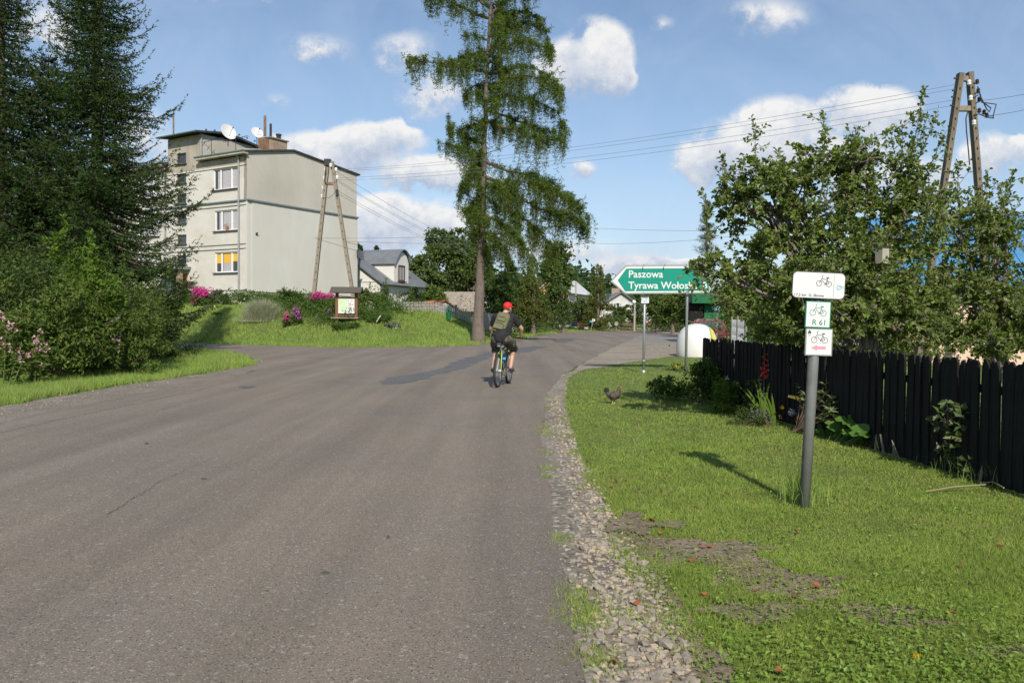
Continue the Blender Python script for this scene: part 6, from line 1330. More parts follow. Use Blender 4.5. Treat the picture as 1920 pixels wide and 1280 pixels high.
# blue lamp box post next to the car, mesh fence and low wall
gp = P(1343.5, 610, 35); t = thing('post_box_pole', 'wooden pole with a small light blue box beside the red car', 'pole', (gp[0], gp[1], 0)); nb = NB(); nb.tube([(0,0,0),(0,0,1.85)], .05, 8); nb.build('pole', 'old_wood', t); nb = NB(); nb.box((-.02,-.08,1.9), (.24,.16,.2)); mat('light_blue', (0.22,0.38,0.6), rough=.6); nb.build('box', 'light_blue', t)
a = P(1372, 620, 24)[:2]; b = P(1398, 625, 17)[:2]; L = np.linalg.norm(b-a); t = thing('wire_fence', 'short run of grey mesh fence behind the black fence', 'fence', (a[0], a[1], 0), math.atan2(*(b-a)[::-1]))
for x in (0, L/2, L): nb = NB(); nb.tube([(x,0,0),(x,0,1.5)], .03, 6); nb.build('post', 'concrete', t)
nb = NB()
for k in range(int(L/.12)): nb.tube([(k*.12,0,.05),(k*.12+.35,0,1.4)], .004, 3, cap=False); nb.tube([(k*.12+.35,0,.05),(k*.12,0,1.4)], .004, 3, cap=False)
nb.build('mesh', 'zinc_post', t, kind='stuff')
# ---------------------------------------------------------------- pylons
def apole(name, label, pl, pr_, tl, tr, Y, wdt, rungs, zbase):
    """double-leg concrete pole; foot and top pixels of the two legs"""
    a, b, c, d = P(*pl, Y), P(*pr_, Y), P(*tl, Y), P(*tr, Y); base = (a+b)/2; base[2] = zbase; a[2] = b[2] = zbase-.3
    t = thing(name, label, 'utility pole', base, 0)
    for p_, q_ in ((a, c), (b, d)):
        nb = NB(); k = 14; nb.bar(p_-base, q_-base, wdt, wdt*1.1, up=(0,1,0)); leg = nb.build('leg', 'concrete', t); nb = NB()
        for j in range(k): f = .25+.72*j/k; x = p_+(q_-p_)*f-base; nb.box(x+[0,-wdt*.56,0], (wdt*.22,.012,wdt*.35))
        nb.build('hole', 'dark_void', leg, kind='stuff')
    for f0 in rungs:
        x0 = a+(c-a)*f0-base; x1 = b+(d-b)*f0-base; nb = NB(); nb.bar(x0, x1, wdt*.8, wdt*.8, up=(0,1,0)); nb.build('cross_tie', 'rust' if f0 < .98 else 'concrete', t)
    return t, base, a, b, c, d
def insulators(t, base, pts, m='porcelain', s=1.0):
    for p_ in pts:
        nb = NB(); o_ = np.array(p_)-base; nb.lathe([(.001,-.02),(.02,-.02),(.02,.0),(.05,.0),(.055,.03),(.03,.05),(.05,.06),(.05,.09),(.03,.12),(.001,.13)], 10, o_, (0,0,1)); V = nb.V[-1]; nb.V[-1] = (V-o_)*s+o_; nb.build('insulator', m, t)
LPY = 43.0; zb_ = Hz(*P(620, 600, LPY)[:2])
t, base, a, b, c, d = apole('utility_pole', 'two legged concrete pole standing before the blank gable wall', (583.5,588), (669,600), (615,303), (622,303), LPY, .19, (.86,), zb_)
lp_ins = [P(610,322,LPY), P(608,337,LPY), P(606,356,LPY), P(630,321,LPY), P(632,336,LPY), P(620,313,LPY-.2), P(604,371,LPY)]; insulators(t, base, lp_ins, s=1.6)
nb = NB(); nb.box(P(614.5,305,LPY-.05)-base, (.34,.3,.36)); nb.build('lamp_box', 'dark_metal', t)
nb = NB(); nb.tube([P(611,315,LPY-.15)-base, P(609,340,LPY-.15)-base, P(613,346,LPY-.15)-base], .03, 6); nb.tube([P(606,371,LPY-.1)-base, P(617,371,LPY-.1)-base, P(626,364,LPY-.1)-base, P(630,357,LPY-.1)-base], .012, 5); nb.box(P(632,361,LPY-.15)-base, (.12,.1,.34)); nb.build('cable', 'dark_metal', t)
RPY = 24.0
t, base, a, b, c, d = apole('utility_pole', 'tall two legged concrete pole rising behind the apple trees', (1745,470), (1850,600), (1800,137), (1817.5,135), RPY, .18, (.995,.80), 0)
# the two legs of the right pole, feet carried down to the ground along the legs
for o_ in list(t.children):
    if o_.name.startswith(('leg', 'cross_tie')): bpy.data.objects.remove(o_)
for o_ in [x for x in bpy.data.objects if x.name.startswith('hole') and x.parent is None]: bpy.data.objects.remove(o_)
def down(p_, q_): k = (p_[2]-0)/(q_[2]-p_[2]); return p_-(q_-p_)*k
la0, la1 = P(1772,330,RPY), P(1801,138,RPY); lb0, lb1 = P(1836,370,RPY), P(1818,136,RPY); la, lb = down(la0, la1), down(lb0, lb1)
for p_, q_ in ((la, la1), (lb, lb1)):
    nb = NB(); nb.bar(p_-base, q_-base, .15, .20, up=(0,1,0)); leg = nb.build('leg', 'pole_concrete', t); nb = NB()
    for j in range(20): f = .3+.68*j/20; x = p_+(q_-p_)*f-base; nb.box(x+[0,-.103,0], (.035,.012,.07))
    nb.build('hole', 'dark_void', leg, kind='stuff')
for y1 in (148, 204):
    f = lambda p_, q_: p_+(q_-p_)*((P(1800,y1,RPY)[2]-p_[2])/(q_[2]-p_[2])); nb = NB(); nb.bar(f(la, la1)-base, f(lb, lb1)-base, .15, .15, up=(0,1,0)); nb.build('cross_tie', 'old_wood', t)
insulators(t, base, [P(1817,159,RPY-.2),P(1820,188,RPY-.2),P(1826,234,RPY-.2)], 'porcelain', 1.2); insulators(t, base, [P(1832,157,RPY),P(1834,174,RPY),P(1836,190,RPY),P(1836,211,RPY),P(1845,214,RPY),P(1850,220,RPY)], 'porcelain_brown', 1.1)
nb = NB()
for pth in ([(1826,155),(1832,158)],[(1828,175),(1834,175)],[(1830,193),(1836,191)],[(1822,188),(1828,182),(1834,178)],[(1833,162),(1838,180),(1850,205),(1855,210),(1858,203),(1840,190),(1838,176)],[(1840,192),(1868,196),(1862,218),(1850,217)],[(1826,216),(1836,214),(1850,220),(1863,222),(1862,218)],[(1815,208),(1811,222),(1812,245),(1816,285),(1818,310)]): nb.tube([P(x,y,RPY-.12)-base for x, y in pth], .018, 5)
nb.build('cable', 'dark_metal', t)
for k, py in enumerate((147, 170, 182, 198)): nb = NB(); x = P(1795-.0*k, py, RPY); nb.box(P(1793-(py-147)*.14,py,RPY)-base, (.14,.05,.04)); nb.build('bolt', 'dark_metal', t)
# wires
def wire(label, p, q, sag, r=.0065, group='overhead wires across the road'):
    n = 24; tt = np.linspace(0, 1, n)[:, None]; p = np.array(p); q = np.array(q); c_ = p+(q-p)*tt; c_[:, 2] -= sag*4*tt[:, 0]*(1-tt[:, 0]); nb = NB(); nb.tube(c_-p, r, 5); o = nb.build('overhead_wire', 'wire'); o.location = p; tag(o, label, 'wire', group)
wire('uppermost wire between the two concrete poles', P(632,318,LPY), P(1796,158,RPY), .42)
wire('second wire from the top between the two concrete poles', P(630,321,LPY), P(1794,166,RPY), .46)
wire('third wire from the top between the two concrete poles', P(634,334,LPY), P(1792,187,RPY), .42)
wire('lowest wire between the two concrete poles', P(634,338,LPY), P(1788,198,RPY), .46)
wire('upper wire leaving the right concrete pole towards the right', P(1836,189,RPY), P(2100,130,16), .1); wire('lower wire leaving the right concrete pole towards the right', P(1848,218,RPY), P(2100,155,16), .1)
for k, (y0, y1) in enumerate([(322,470),(337,478),(340,484),(357,492),(362,497)]):
    wire('%s of the five thin wires running from the left pole past the white house' % ('topmost','second','middle','fourth','lowest')[k], P(632,y0,LPY), P(960,y1,92), 1.1-.05*k, .009)
wire('upper wire from the gable bracket to the distance', P(476,444,53.4), P(1100,424,80), .5, .012); wire('lower wire from the gable bracket to the distance', P(476,445,53.4), P(1110,456,86), .3, .012)
wire('upper wire high over the far road right of the larch', P(1100,427,80), P(1500,430,60), .2, .013); wire('lower wire over the far road right of the larch', P(1100,456,86), P(1420,438,60), .3, .013)
for k, (px, Y, yt, yb, lab) in enumerate([(1079,100,527,606,'grey wooden utility pole before the far orange gabled house'),(1189.5,88,566,612,'thin lamp pole beside the white gabled far house')]):
    g = P(px, yb, Y); z0 = Hz(g[0], g[1]); t = thing('wooden_pole', lab, 'utility pole', (g[0], g[1], z0)); ht = P(px, yt, Y)[2]-z0; nb = NB(); nb.tube([(0,0,-.1),(0,0,ht)], [.13,.09], 8); nb.build('pole', 'grey_wood', t)
    nb = NB(); nb.box((0,0,ht-.3), (.8 if k == 0 else .12,.08,.08)); nb.build('cross_arm', 'grey_wood', t)
    if k: nb = NB(); nb.ell((-.1,-.1,ht), .22, 10); nb.build('lamp_globe', 'white_paint', t)
# ---------------------------------------------------------------- garden on the bank
def garden(label, px, Y, ytop, ybot, wpx, m, n, L, seed, fl=None, name='garden_plant', cat='flowering plant', group='garden plants on the bank', asp=.45, stems=6, upright=False):
    rg = np.random.default_rng(seed); g = P(px, 600, Y); gz = Hz(g[0], g[1]); s = Y/FPX; b = np.array([g[0], g[1], gz]); zt = P(px, ytop, Y)[2]-gz; hw = wpx*s/2; zb_ = max(0, P(px, ybot, Y)[2]-gz)
    el = [(0,0,(zt+zb_)*.45,hw*.8,hw*.7,(zt-zb_)*.45)]+[(rg.uniform(-.6,.6)*hw, rg.uniform(-.5,.5)*hw, zt*rg.uniform(.3,.95), hw*.35, hw*.35, zt*.16) for _ in range(6)]
    t = bush(name, label, cat, b, el, n, L, m, rg, group, asp=asp, stems=stems, stem_r=.012, stem_m='stem_green', clump=16, spread=.2, part='leaves')
    for k, (fm, pts, r, cnt) in enumerate(fl or []):
        nf = NB(); Q = []
        for (x, y) in pts: q = P(x, y, Y-.35)-b; Q.append(q)
        flower_heads(nf, rg, Q, r*1.3, cnt+5, r*.62); nf.build('flowers', fm, t, kind='stuff')
    return t
gr = lambda cx, cy, rx, ry, n, sd: [(cx+a*rx, cy+b*ry) for a, b in np.clip(np.random.default_rng(sd).normal(0, .5, (n, 2)), -1.1, 1.1)]
garden('phlox with a dense magenta flower cluster left of the downpipe', 376, 46, 548, 590, 48, 'garden_green', 2600, .12, 501, [('petal_magenta', gr(377,548,18,10,46,1), .13, 16),('petal_magenta', gr(362,565,8,9,10,2), .10, 12)])
garden('dark feathery plant below the entrance of the apartment block', 352, 47.5, 524, 585, 50, 'hedge_dark', 2600, .20, 502, asp=.12)
garden('grey leaved perennial clump under the ground floor window', 405, 47, 545, 588, 34, 'grey_leaf', 1600, .13, 503)
garden('rose bush with cream and white flowers under the corner of the block', 443, 46.5, 552, 592, 56, 'garden_green', 2800, .12, 504, [('petal_white', gr(438,562,22,10,22,3), .09, 10),('petal_cream', gr(448,566,14,9,10,4), .10, 10)])
garden('low plant with one yellow bloom at the top of the bank', 400, 45, 575, 594, 26, 'climber', 700, .10, 505, [('petal_cream', [(399,577),(402,579)], .13, 10)])
garden('small upright shrub alone on the mown bank', 405, 42.5, 588, 612, 18, 'climber', 420, .13, 506, name='garden_shrub', cat='shrub')
t = tuft('big silvery ornamental grass clump on the bank', (*P(492, 600, 41)[:2], Hz(*P(492, 600, 41)[:2])-.18), 5200, 1.45, .40, 507, 'silver_grass', 'ornamental_grass', .25, .02, None, True); t['category'] = 'ornamental grass'
garden('low grey green foliage spilling right of the silvery grass', 520, 42, 585, 612, 34, 'garden_green', 1100, .11, 508)
garden('loosestrife spikes with purple flowers beside the left pole leg', 557, 39.5, 580, 622, 24, 'garden_green', 1500, .10, 509, [('petal_purple', [(552,581),(556,578),(558,586),(554,590),(561,588),(557,594),(563,596),(550,588)], .12, 14)])
garden('low phlox with bright pink flowers next to the purple spikes', 538, 39.3, 592, 624, 20, 'garden_green', 900, .10, 510, [('petal_magenta', [(537,592),(535,597),(540,600),(537,588)], .11, 12)])
garden('tall green perennials between the silvery grass and the gable wall', 548, 44, 545, 600, 50, 'garden_green', 2600, .13, 511, [('petal_white', gr(548,566,22,9,10,5), .05, 6)])
garden('bed of mixed perennials behind the left leg of the pole', 590, 43, 548, 605, 54, 'hedge_mid', 3200, .12, 512, [('petal_pink', gr(590,572,22,14,14,6), .05, 6),('petal_white', gr(578,570,14,8,8,7), .06, 7)])
garden('phlox with magenta heads left of the information board', 612, 42.5, 553, 600, 44, 'garden_green', 2400, .12, 513, [('petal_magenta', gr(607,556,16,6,34,8), .13, 14),('petal_magenta', gr(592,556,8,4,8,9), .10, 10)])
garden('purple asters low at the left post of the information board', 616, 39.6, 585, 622, 40, 'garden_green', 2200, .10, 514, [('petal_purple', [(620,580),(622,582),(618,584),(620,589),(612,588)], .10, 10),('petal_lilac', gr(600,597,14,8,8,10), .04, 5)])
garden('thick dark perennials behind the legs of the information board', 650, 41, 588, 628, 60, 'hedge_dark', 2800, .12, 515)
garden('leafy bush right of the information board with white phlox heads', 692, 41.5, 543, 606, 50, 'hedge_mid', 3400, .13, 516, [('petal_white', gr(690,578,14,10,26,11), .13, 12),('petal_magenta', [(702,573),(703,575)], .1, 12)])
garden('green shrub at the left end of the grey paling fence', 722, 46, 560, 600, 32, 'hedge_mid', 2400, .12, 517)
garden('dark ground covering shrub below the bush with white phlox', 706, 38.6, 592, 632, 60, 'garden_green', 3200, .10, 518)
garden('white flowering low plant on the bank left of the larch', 737, 38.2, 606, 628, 40, 'grey_leaf', 1300, .08, 519, [('petal_white', gr(737,613,17,6,26,12), .035, 4)])
garden('reddish brown perennial at the corner of the paling fence', 744, 44, 578, 600, 22, 'hedge_dark', 700, .12, 520)
garden('weedy plants at the foot of the information board', 648, 37.6, 606, 636, 60, 'garden_green', 2600, .09, 521, [('petal_white', [(634,619),(637,624)], .04, 5)])
garden('rounded shrub against the right half of the white house', 783, 60, 543, 585, 44, 'broad_tree', 2200, .18, 522, name='garden_shrub', cat='shrub')
garden('thin sapling in front of the white house gable', 703, 52, 518, 582, 40, 'broad_tree', 520, .14, 523, name='sapling', cat='sapling', stems=9)
garden('dark narrow shrub at the corner of the white house', 722, 55, 518, 580, 18, 'broad_tree', 900, .14, 524, name='garden_shrub', cat='shrub')
garden('sapling at the sunny wall of the white house left of the round shrub', 758, 56, 548, 585, 44, 'broad_tree', 800, .14, 525, name='sapling', cat='sapling', stems=9)
t = thing('garden_marker', 'pale slat stuck slanting in the garden weeds', 'marker', (*P(711,598,38)[:2], Hz(*P(711,598,38)[:2]))); q0, q1 = P(706,603,38), P(714,591,38); nb = NB(); nb.bar(q0-np.array(t.location), q1-np.array(t.location), .07, .03); nb.build('slat', 'white_wall', t)
lg = G(910, 632); nb = NB(); nb.tube([(-.05,.1,.14),(.08,-.12,.14)], .13, 14); o = nb.build('cut_log', 'orange_wall'); o.location = (lg[0], lg[1], 0); tag(o, 'short sawn log lying right of the larch foot', 'log')
undergrowth('garden_undergrowth', [P(528,600,43.5)[:2], P(600,600,41.5)[:2], P(690,600,41)[:2], P(728,600,43)[:2]], 6500, .8, .12, 'garden_green', 691, .9)
undergrowth('garden_undergrowth', [P(345,600,47.5)[:2], P(480,600,47)[:2], P(540,600,45)[:2]], 3500, .6, .12, 'garden_green', 692, .6)
undergrowth('garden_undergrowth', [P(600,600,39.3)[:2], P(720,600,39)[:2]], 5000, .55, .09, 'garden_green', 693, .5)
# ---------------------------------------------------------------- plants at the foot of the black fence
def fd(px, off=.30): return fpt(px, -off)[1]
def fence_bush(label, px, off, ytop, hw, m, n, L, seed, cat='shrub', name='shrub', fl=None, asp=.5, stems=7, grp='plants along the foot of the black fence', **kw):
    rg = np.random.default_rng(seed); b = fpt(px, -off); s = b[1]/FPX; zt = P(px, ytop, b[1])[2]
    el = [(0,0,zt*.45,hw*.8,hw*.6,zt*.42)]+[(rg.uniform(-.7,.7)*hw, rg.uniform(-.4,.4)*hw, zt*rg.uniform(.3,.95), hw*.35, hw*.3, zt*.16) for _ in range(7)]
    t = bush(name, label, cat, b, el, n, L, m, rg, grp, asp=asp, stems=stems, stem_r=.006, clump=12, spread=.2, part='leaves', **kw)
    for fm, pts, r, cnt in fl or []:
        nf = NB(); flower_heads(nf, rg, [P(x, y, fd(x, off)-.12)-b for x, y in pts], r, cnt, r*.8); nf.build('flowers', fm, t, kind='stuff')
    return t
fence_bush('leafy rose bush at the far end of the black fence', 1345, .28, 672, .36, 'garden_green', 2600, .06, 601, stems=10)
fence_bush('light green bushy plant with a white bloom near the far fence end', 1392, .26, 706, .26, 'climber', 1500, .05, 602, fl=[('petal_white', [(1364,709),(1362,708)], .03, 8)])
fence_bush('low dark weeds in the shade of the far fence end', 1330, .72, 706, .42, 'garden_green', 2400, .05, 603)
fence_bush('white flowered upright plant beside the gladiolus', 1427, .18, 705, .10, 'garden_green', 260, .05, 604, 'flowering plant', 'flowering_plant', [('petal_white', [(1424,714),(1426,722),(1428,732),(1430,738),(1423,735)], .03, 6)])
fence_bush('low bright green lettuce like plants at the lawn edge', 1410, .42, 764, .24, 'climber', 700, .06, 605, 'garden plant', 'garden_plant')
fence_bush('purple aster clump in the flower bed', 1441, .40, 757, .13, 'garden_green', 420, .035, 606, 'flowering plant', 'flowering_plant', [('petal_lilac', gr(1440,764,8,8,26,21), .028, 8),('petal_purple', gr(1436,760,7,6,10,22), .025, 8)])
fence_bush('dark foliage with yellow blossoms in the flower bed', 1462, .42, 762, .17, 'hedge_dark', 700, .04, 607, 'flowering plant', 'flowering_plant', [('petal_yellow', [(1465,763),(1466,765),(1453,773),(1450,775),(1449,774),(1462,781)], .028, 12)])
fence_bush('pale lilac and grey bedding plants left of the orange flower', 1484, .40, 770, .16, 'grey_leaf', 520, .035, 608, 'flowering plant', 'flowering_plant', [('petal_white', gr(1484,774,9,5,12,23), .02, 7),('petal_lilac', gr(1486,776,9,4,10,24), .022, 7)])
fence_bush('orange red marigold next to the grey post', 1497, .52, 778, .10, 'hedge_dark', 260, .04, 609, 'flowering plant', 'flowering_plant', [('petal_orange', [(1494,786),(1499,783),(1502,786),(1496,790)], .035, 14)])
fence_bush('dark low bedding plants along the lawn edge', 1478, .58, 792, .26, 'hedge_dark', 1300, .035, 610, 'garden plant', 'garden_plant')
# gladiolus
def gladiolus(label, px, ytip, lean, flower, seed, nleaf=5, hleaf=.6):
    rg = np.random.default_rng(seed); b = fpt(px, -.22); t = thing('gladiolus', label, 'gladiolus', b, 0, 'gladioli in front of the black fence'); ns, nl = NB(), NB()
    for k in range(nleaf):
        a = rg.uniform(-.5, .5)+(k-nleaf/2)*.16; h = hleaf*rg.uniform(.7, 1.05); n = 6; tt = np.linspace(0, 1, n); w = .02*(1-tt**3)+.001; c = np.column_stack([a*h*tt**1.5*.8, rg.normal(0,.05)*tt, h*tt*(1-.12*tt*abs(a))])
        V = np.concatenate([c-[1,0,0]*w[:, None], c+[1,0,0]*w[:, None]]); i = np.arange(n-1); q = NB(); q.add(V, np.stack([i, i+n, i+n+1, i+1], 1)); q.build('leaf', 'climber', t)
    if flower:
        tip = P(flower[0], ytip, b[1])-b; c = curve((0,0,.05), tip, rg, 8, .02); ns.tube(c, np.linspace(.008, .003, 8), 5); ns.build('stem', 'stem_green', t)
        for k, f in enumerate(np.linspace(.60, .93, 9)):
            i = int(f*7); p_ = c[i]+(c[min(i+1,7)]-c[i])*(f*7-i); nf = NB(); side = np.array([-.025 if k % 2 else .018, -.02, 0]); flower_heads(nf, rg, [p_+side], .022*(1.2-.6*(f-.6)/.35), 8, .034*(1.25-.7*(f-.6)/.35)); nf.build('flower', 'petal_red', t)
    return t
gladiolus('gladiolus with a tall spike of red flowers before the black fence', 1462, 656, 0, (1434,), 611, 6, .62)
gladiolus('flowerless gladiolus with sword shaped leaves right of the red one', 1484, 0, 0, None, 612, 5, .56)
# rhododendron-like shrub: whorls of narrow leaves on bare stems
b = fpt(1536, -.30); rg = np.random.default_rng(620); t = thing('rhododendron', 'open shrub with whorls of narrow pale green leaves behind the grey post', 'shrub', b, 0); ns, nl = NB(), NB()
for (x, y) in [(1502,727),(1510,742),(1527,724),(1548,722),(1560,748),(1568,755),(1545,740),(1535,750),(1552,765),(1530,770),(1540,782),(1518,780),(1565,784),(1512,765),(1558,772),(1526,742),(1505,790)]:
    tp_ = P(x, y, fd(x,.30)+rg.uniform(-.25,.1))-b; c = curve((rg.normal(0,.04), rg.normal(0,.04), .02), tp_, rg, 7, .14); ns.tube(c, np.linspace(.011, .004, 7), 5)
    for ctr, m in ((c[-1], 11), (c[-2], 6)): a = np.linspace(0, 6.28, m+1)[:-1]+rg.uniform(0, 1); D = unit(np.column_stack([np.cos(a), np.sin(a), rg.uniform(.0, .8, m)])); leaf_quads(nl, np.repeat([ctr], m, 0), D, np.tile([0,0,1.0], (m,1))+rg.normal(0,.2,(m,3)), rg.uniform(.09,.13,m), .030)
ns.build('stem', 'stem_brown', t); nl.build('leaves', 'rhodo', t)
b = fpt(1508, -.35); t = thing('fern', 'yellowing fern frond arching out left of the grey post', 'fern', b, 0); nl = NB(); c = np.array([P(x, y, b[1])-b for x, y in [(1512,772),(1506,757),(1495,746),(1478,742)]]); nl.tube(c, .004, 4)
for f in np.linspace(.1, 1, 26):
    i = min(2, int(f*3)); p_ = c[i]+(c[i+1]-c[i])*(f*3-i); leaf_quads(nl, np.array([p_, p_]), unit(np.array([[.3,-.3,.7],[-.1,-.3,-.8]])), np.array([[0,-1.,0]]*2), .045*(1.15-f*.7), .014)
leafmat('fern_leaf', [(0.16,0.20,0.03),(0.25,0.25,0.05),(0.32,0.22,0.06)], .3); nl.build('frond', 'fern_leaf', t)
# big leaved marrow plant: every large leaf its own
b = fpt(1590, -.30); rg = np.random.default_rng(630); t = thing('marrow_plant', 'squat plant with large round glossy leaves at the black fence', 'marrow plant', b, 0)
ms = []
for v_ in range(4):
    a = np.linspace(0, 2*np.pi, 19)[:-1]; r = 1-.42*np.exp(-((a-np.pi)**2)/.05)+.06*np.sin(a*7+v_); X = r*np.cos(a)*(1.05); Yv = r*np.sin(a); nb = NB()
    rings = []
    for k, f in enumerate((.45, 1.0)): rings.append(np.column_stack([X*f, Yv*f, .16*f*f+.05*np.sin(a*5+v_)*f]))
    V = np.concatenate([[[0,0,.03]], rings[0], rings[1]]); F3 = [[0, 1+i, 1+(i+1)%18] for i in range(18)]; F4 = np.array([[1+i, 19+i, 19+(i+1)%18, 1+(i+1)%18] for i in range(18)]); nb.add(V, np.array(F3)); nb.F.append(F4.astype(np.int32)); nb.M.append(np.zeros(18, np.int32)); ms.append(nb.me('large_leaf', 'marrow_leaf', smooth=True))
ns = NB()
for k, (x, y, s) in enumerate([(1588,790,.085),(1564,800,.075),(1606,796,.07),(1612,808,.075),(1583,806,.06),(1568,812,.045),(1590,812,.05),(1604,818,.06),(1545,820,.075),(1560,824,.06),(1576,822,.055),(1594,826,.045),(1618,815,.05),(1580,834,.05),(1590,838,.04),(1603,832,.045),(1556,834,.045),(1570,795,.05),(1600,786,.05),(1610,826,.045),(1540,826,.05)]):
    p_ = P(x, y, fd(x,.28)+rg.uniform(-.22,.02))-b; p_[2] = max(p_[2], .06); share('large_leaf', ms[k % 4], t, p_, (rg.uniform(.2,.7), rg.uniform(-.3,.3), rg.uniform(-.8,.8)), (s*1.45,)*3); ns.tube(curve((p_[0]*.6, p_[1]*.6+.03, 0), p_-[0,0,.005], rg, 4, .06), .004, 5)
ns.build('leaf_stalk', 'stem_green', t)
# sapling by the fence with large dull leaves
b = fpt(1783, -.20); b = np.array([b[0], b[1], 0]); rg = np.random.default_rng(640); t = thing('lilac_sapling', 'upright young shrub with broad dull leaves against the near fence', 'shrub', b, 0); ns, nl = NB(), NB(); leafmat('lilac_leaf', [(0.075,0.12,0.035),(0.10,0.15,0.045),(0.14,0.16,0.07)], .25, .45, spec=.5)
main = [(1783,865),(1781,830),(1778,790),(1776,765)]; c = np.array([P(x, y, b[1])-b for x, y in main]); c[0, 2] = 0; ns.tube(c, [.011,.009,.007,.004], 6)
LPTS = []
for (x, y) in [(1741,780),(1750,783),(1758,772),(1768,768),(1776,755),(1790,758),(1802,772),(1806,780),(1800,800),(1790,790),(1770,790),(1762,800),(1756,812),(1770,815),(1785,812),(1800,822),(1808,828),(1778,830),(1765,838),(1792,835),(1772,845),(1800,860),(1812,862),(1790,872),(1806,878),(1748,795),(1785,775)]:
    e = P(x, y, fd(x,.22)+rg.uniform(-.2,.05))-b; i = rg.integers(1, 4); a_ = c[i-1]*(.5)+c[i]*.5; a_ = np.array([a_[0], a_[1], min(a_[2], max(.05, e[2]-.05))]); ns.tube(curve(a_, e, rg, 4, .06), [.005,.004,.003,.002], 4); m = 4; D = unit(rg.normal(size=(m,3))*[1,1,.5]+[0,-.2,-.15]); LPTS.append((e, D))
for e, D in LPTS: leaf_quads(nl, np.repeat([e], len(D), 0)+rg.normal(0,.012,(len(D),3)), D, unit(rg.normal(size=(len(D),3))*.5+[0,-.4,.8]), rg.uniform(.065,.10,len(D)), .062)
ns.build('stem', 'stem_brown', t); nl.build('leaves', 'lilac_leaf', t)
# dry stalks lying at the fence foot, small posts, a dandelion
for k, (pts, lab) in enumerate([([(1735,921),(1790,912),(1848,908)],'long dry stalk lying in the grass below the sapling'),([(1838,905),(1862,903),(1882,914)],'curved dry stalk beside the near fence boards')]):
    Q = np.array([G(x, y, .03+.02*i) for i, (x, y) in enumerate(pts)]); nb = NB(); nb.tube(Q-Q[0], .006, 5); o = nb.build('dry_stalk', 'dry_grass'); o.location = Q[0]; tag(o, lab, 'dry stalk')
for px, py, h, lab in ((1431,790,.16,'short wooden peg at the edge of the flower bed'),(1484,782,.10,'small pale plant label stick in the flower bed')):
    g = G(px, py); nb = NB(); nb.box((0,0,h/2), (.02,.012,h)); o = nb.build('wooden_peg', 'old_wood' if h > .12 else 'white_wall'); o.location = g; tag(o, lab, 'peg')
g = G(1719, 1256); t = thing('buttercup', 'single yellow buttercup flower in the foreground grass', 'wild flower', g); nb = NB(); nb.tube([(0,0,0),(0,0,.06)], .0015, 4); nb.build('stem', 'stem_green', t); nb = NB(); flower_heads(nb, np.random.default_rng(1), [(0,0,.06)], .008, 9, .016); nb.build('flower', 'petal_yellow', t)
# marigolds in the shade near the far post
g = G(1263, 695); t = thing('marigold', 'yellow orange flower in the grass between the two metal posts', 'wild flower', g); nb = NB(); flower_heads(nb, np.random.default_rng(2), [(0,0,.16),(.05,0,.13),(.32,.2,.15),(.16,.1,.16)], .025, 9, .04); nb.build('flower', 'petal_yellow', t); nb = NB(); shell_cloud(nb, np.random.default_rng(4), [(.1,.1,.08,.3,.2,.08)], 300, .06); nb.build('leaves', 'hedge_mid', t)

# ---------------------------------------------------------------- bicycle, rider, rucksack
mat('bike_green', (0.42,0.60,0.10), rough=.35, coat=.4); mat('bike_dark', (0.02,0.045,0.06), rough=.4, coat=.3); mat('chrome', (0.5,0.5,0.5), rough=.3, metal=.8); mat('tyre', (0.028,0.027,0.026), (0.05,0.048,0.045), scale=30, rough=.9)
mat('skin', (0.50,0.29,0.20), (0.56,0.33,0.235), scale=14, rough=.55, spec=.4); mat('tshirt', (0.018,0.018,0.019), (0.030,0.030,0.031), scale=9, rough=.9, bump=.01, bscale=9)
mat('camo', (0.055,0.055,0.042), (0.15,0.145,0.12), scale=13, rough=.9, detail=2, contrast=3, c3=(0.025,0.024,0.02), scale3=11, f3=.9, bump=.012, bscale=12); mat('cap_red', (0.68,0.02,0.025), (0.74,0.03,0.03), scale=9, rough=.6)
mat('olive_pack', (0.115,0.12,0.062), (0.155,0.16,0.085), scale=16, rough=.85, bump=.004, bscale=40); mat('olive_dark', (0.045,0.047,0.03), rough=.85); mat('sandal', (0.05,0.032,0.025), rough=.7); mat('glove_blue', (0.28,0.38,0.46), rough=.7); mat('hair', (0.10,0.06,0.035), rough=.8)
rear = G(933, 727); hd = math.radians(11.5); hv = np.array([math.sin(hd), math.cos(hd), 0]); root_p = rear+hv*.53
bk = thing('bicycle', 'green and black mountain bicycle ridden away along the road', 'bicycle', root_p, -hd)
def V3(*a): return np.array(a, float)
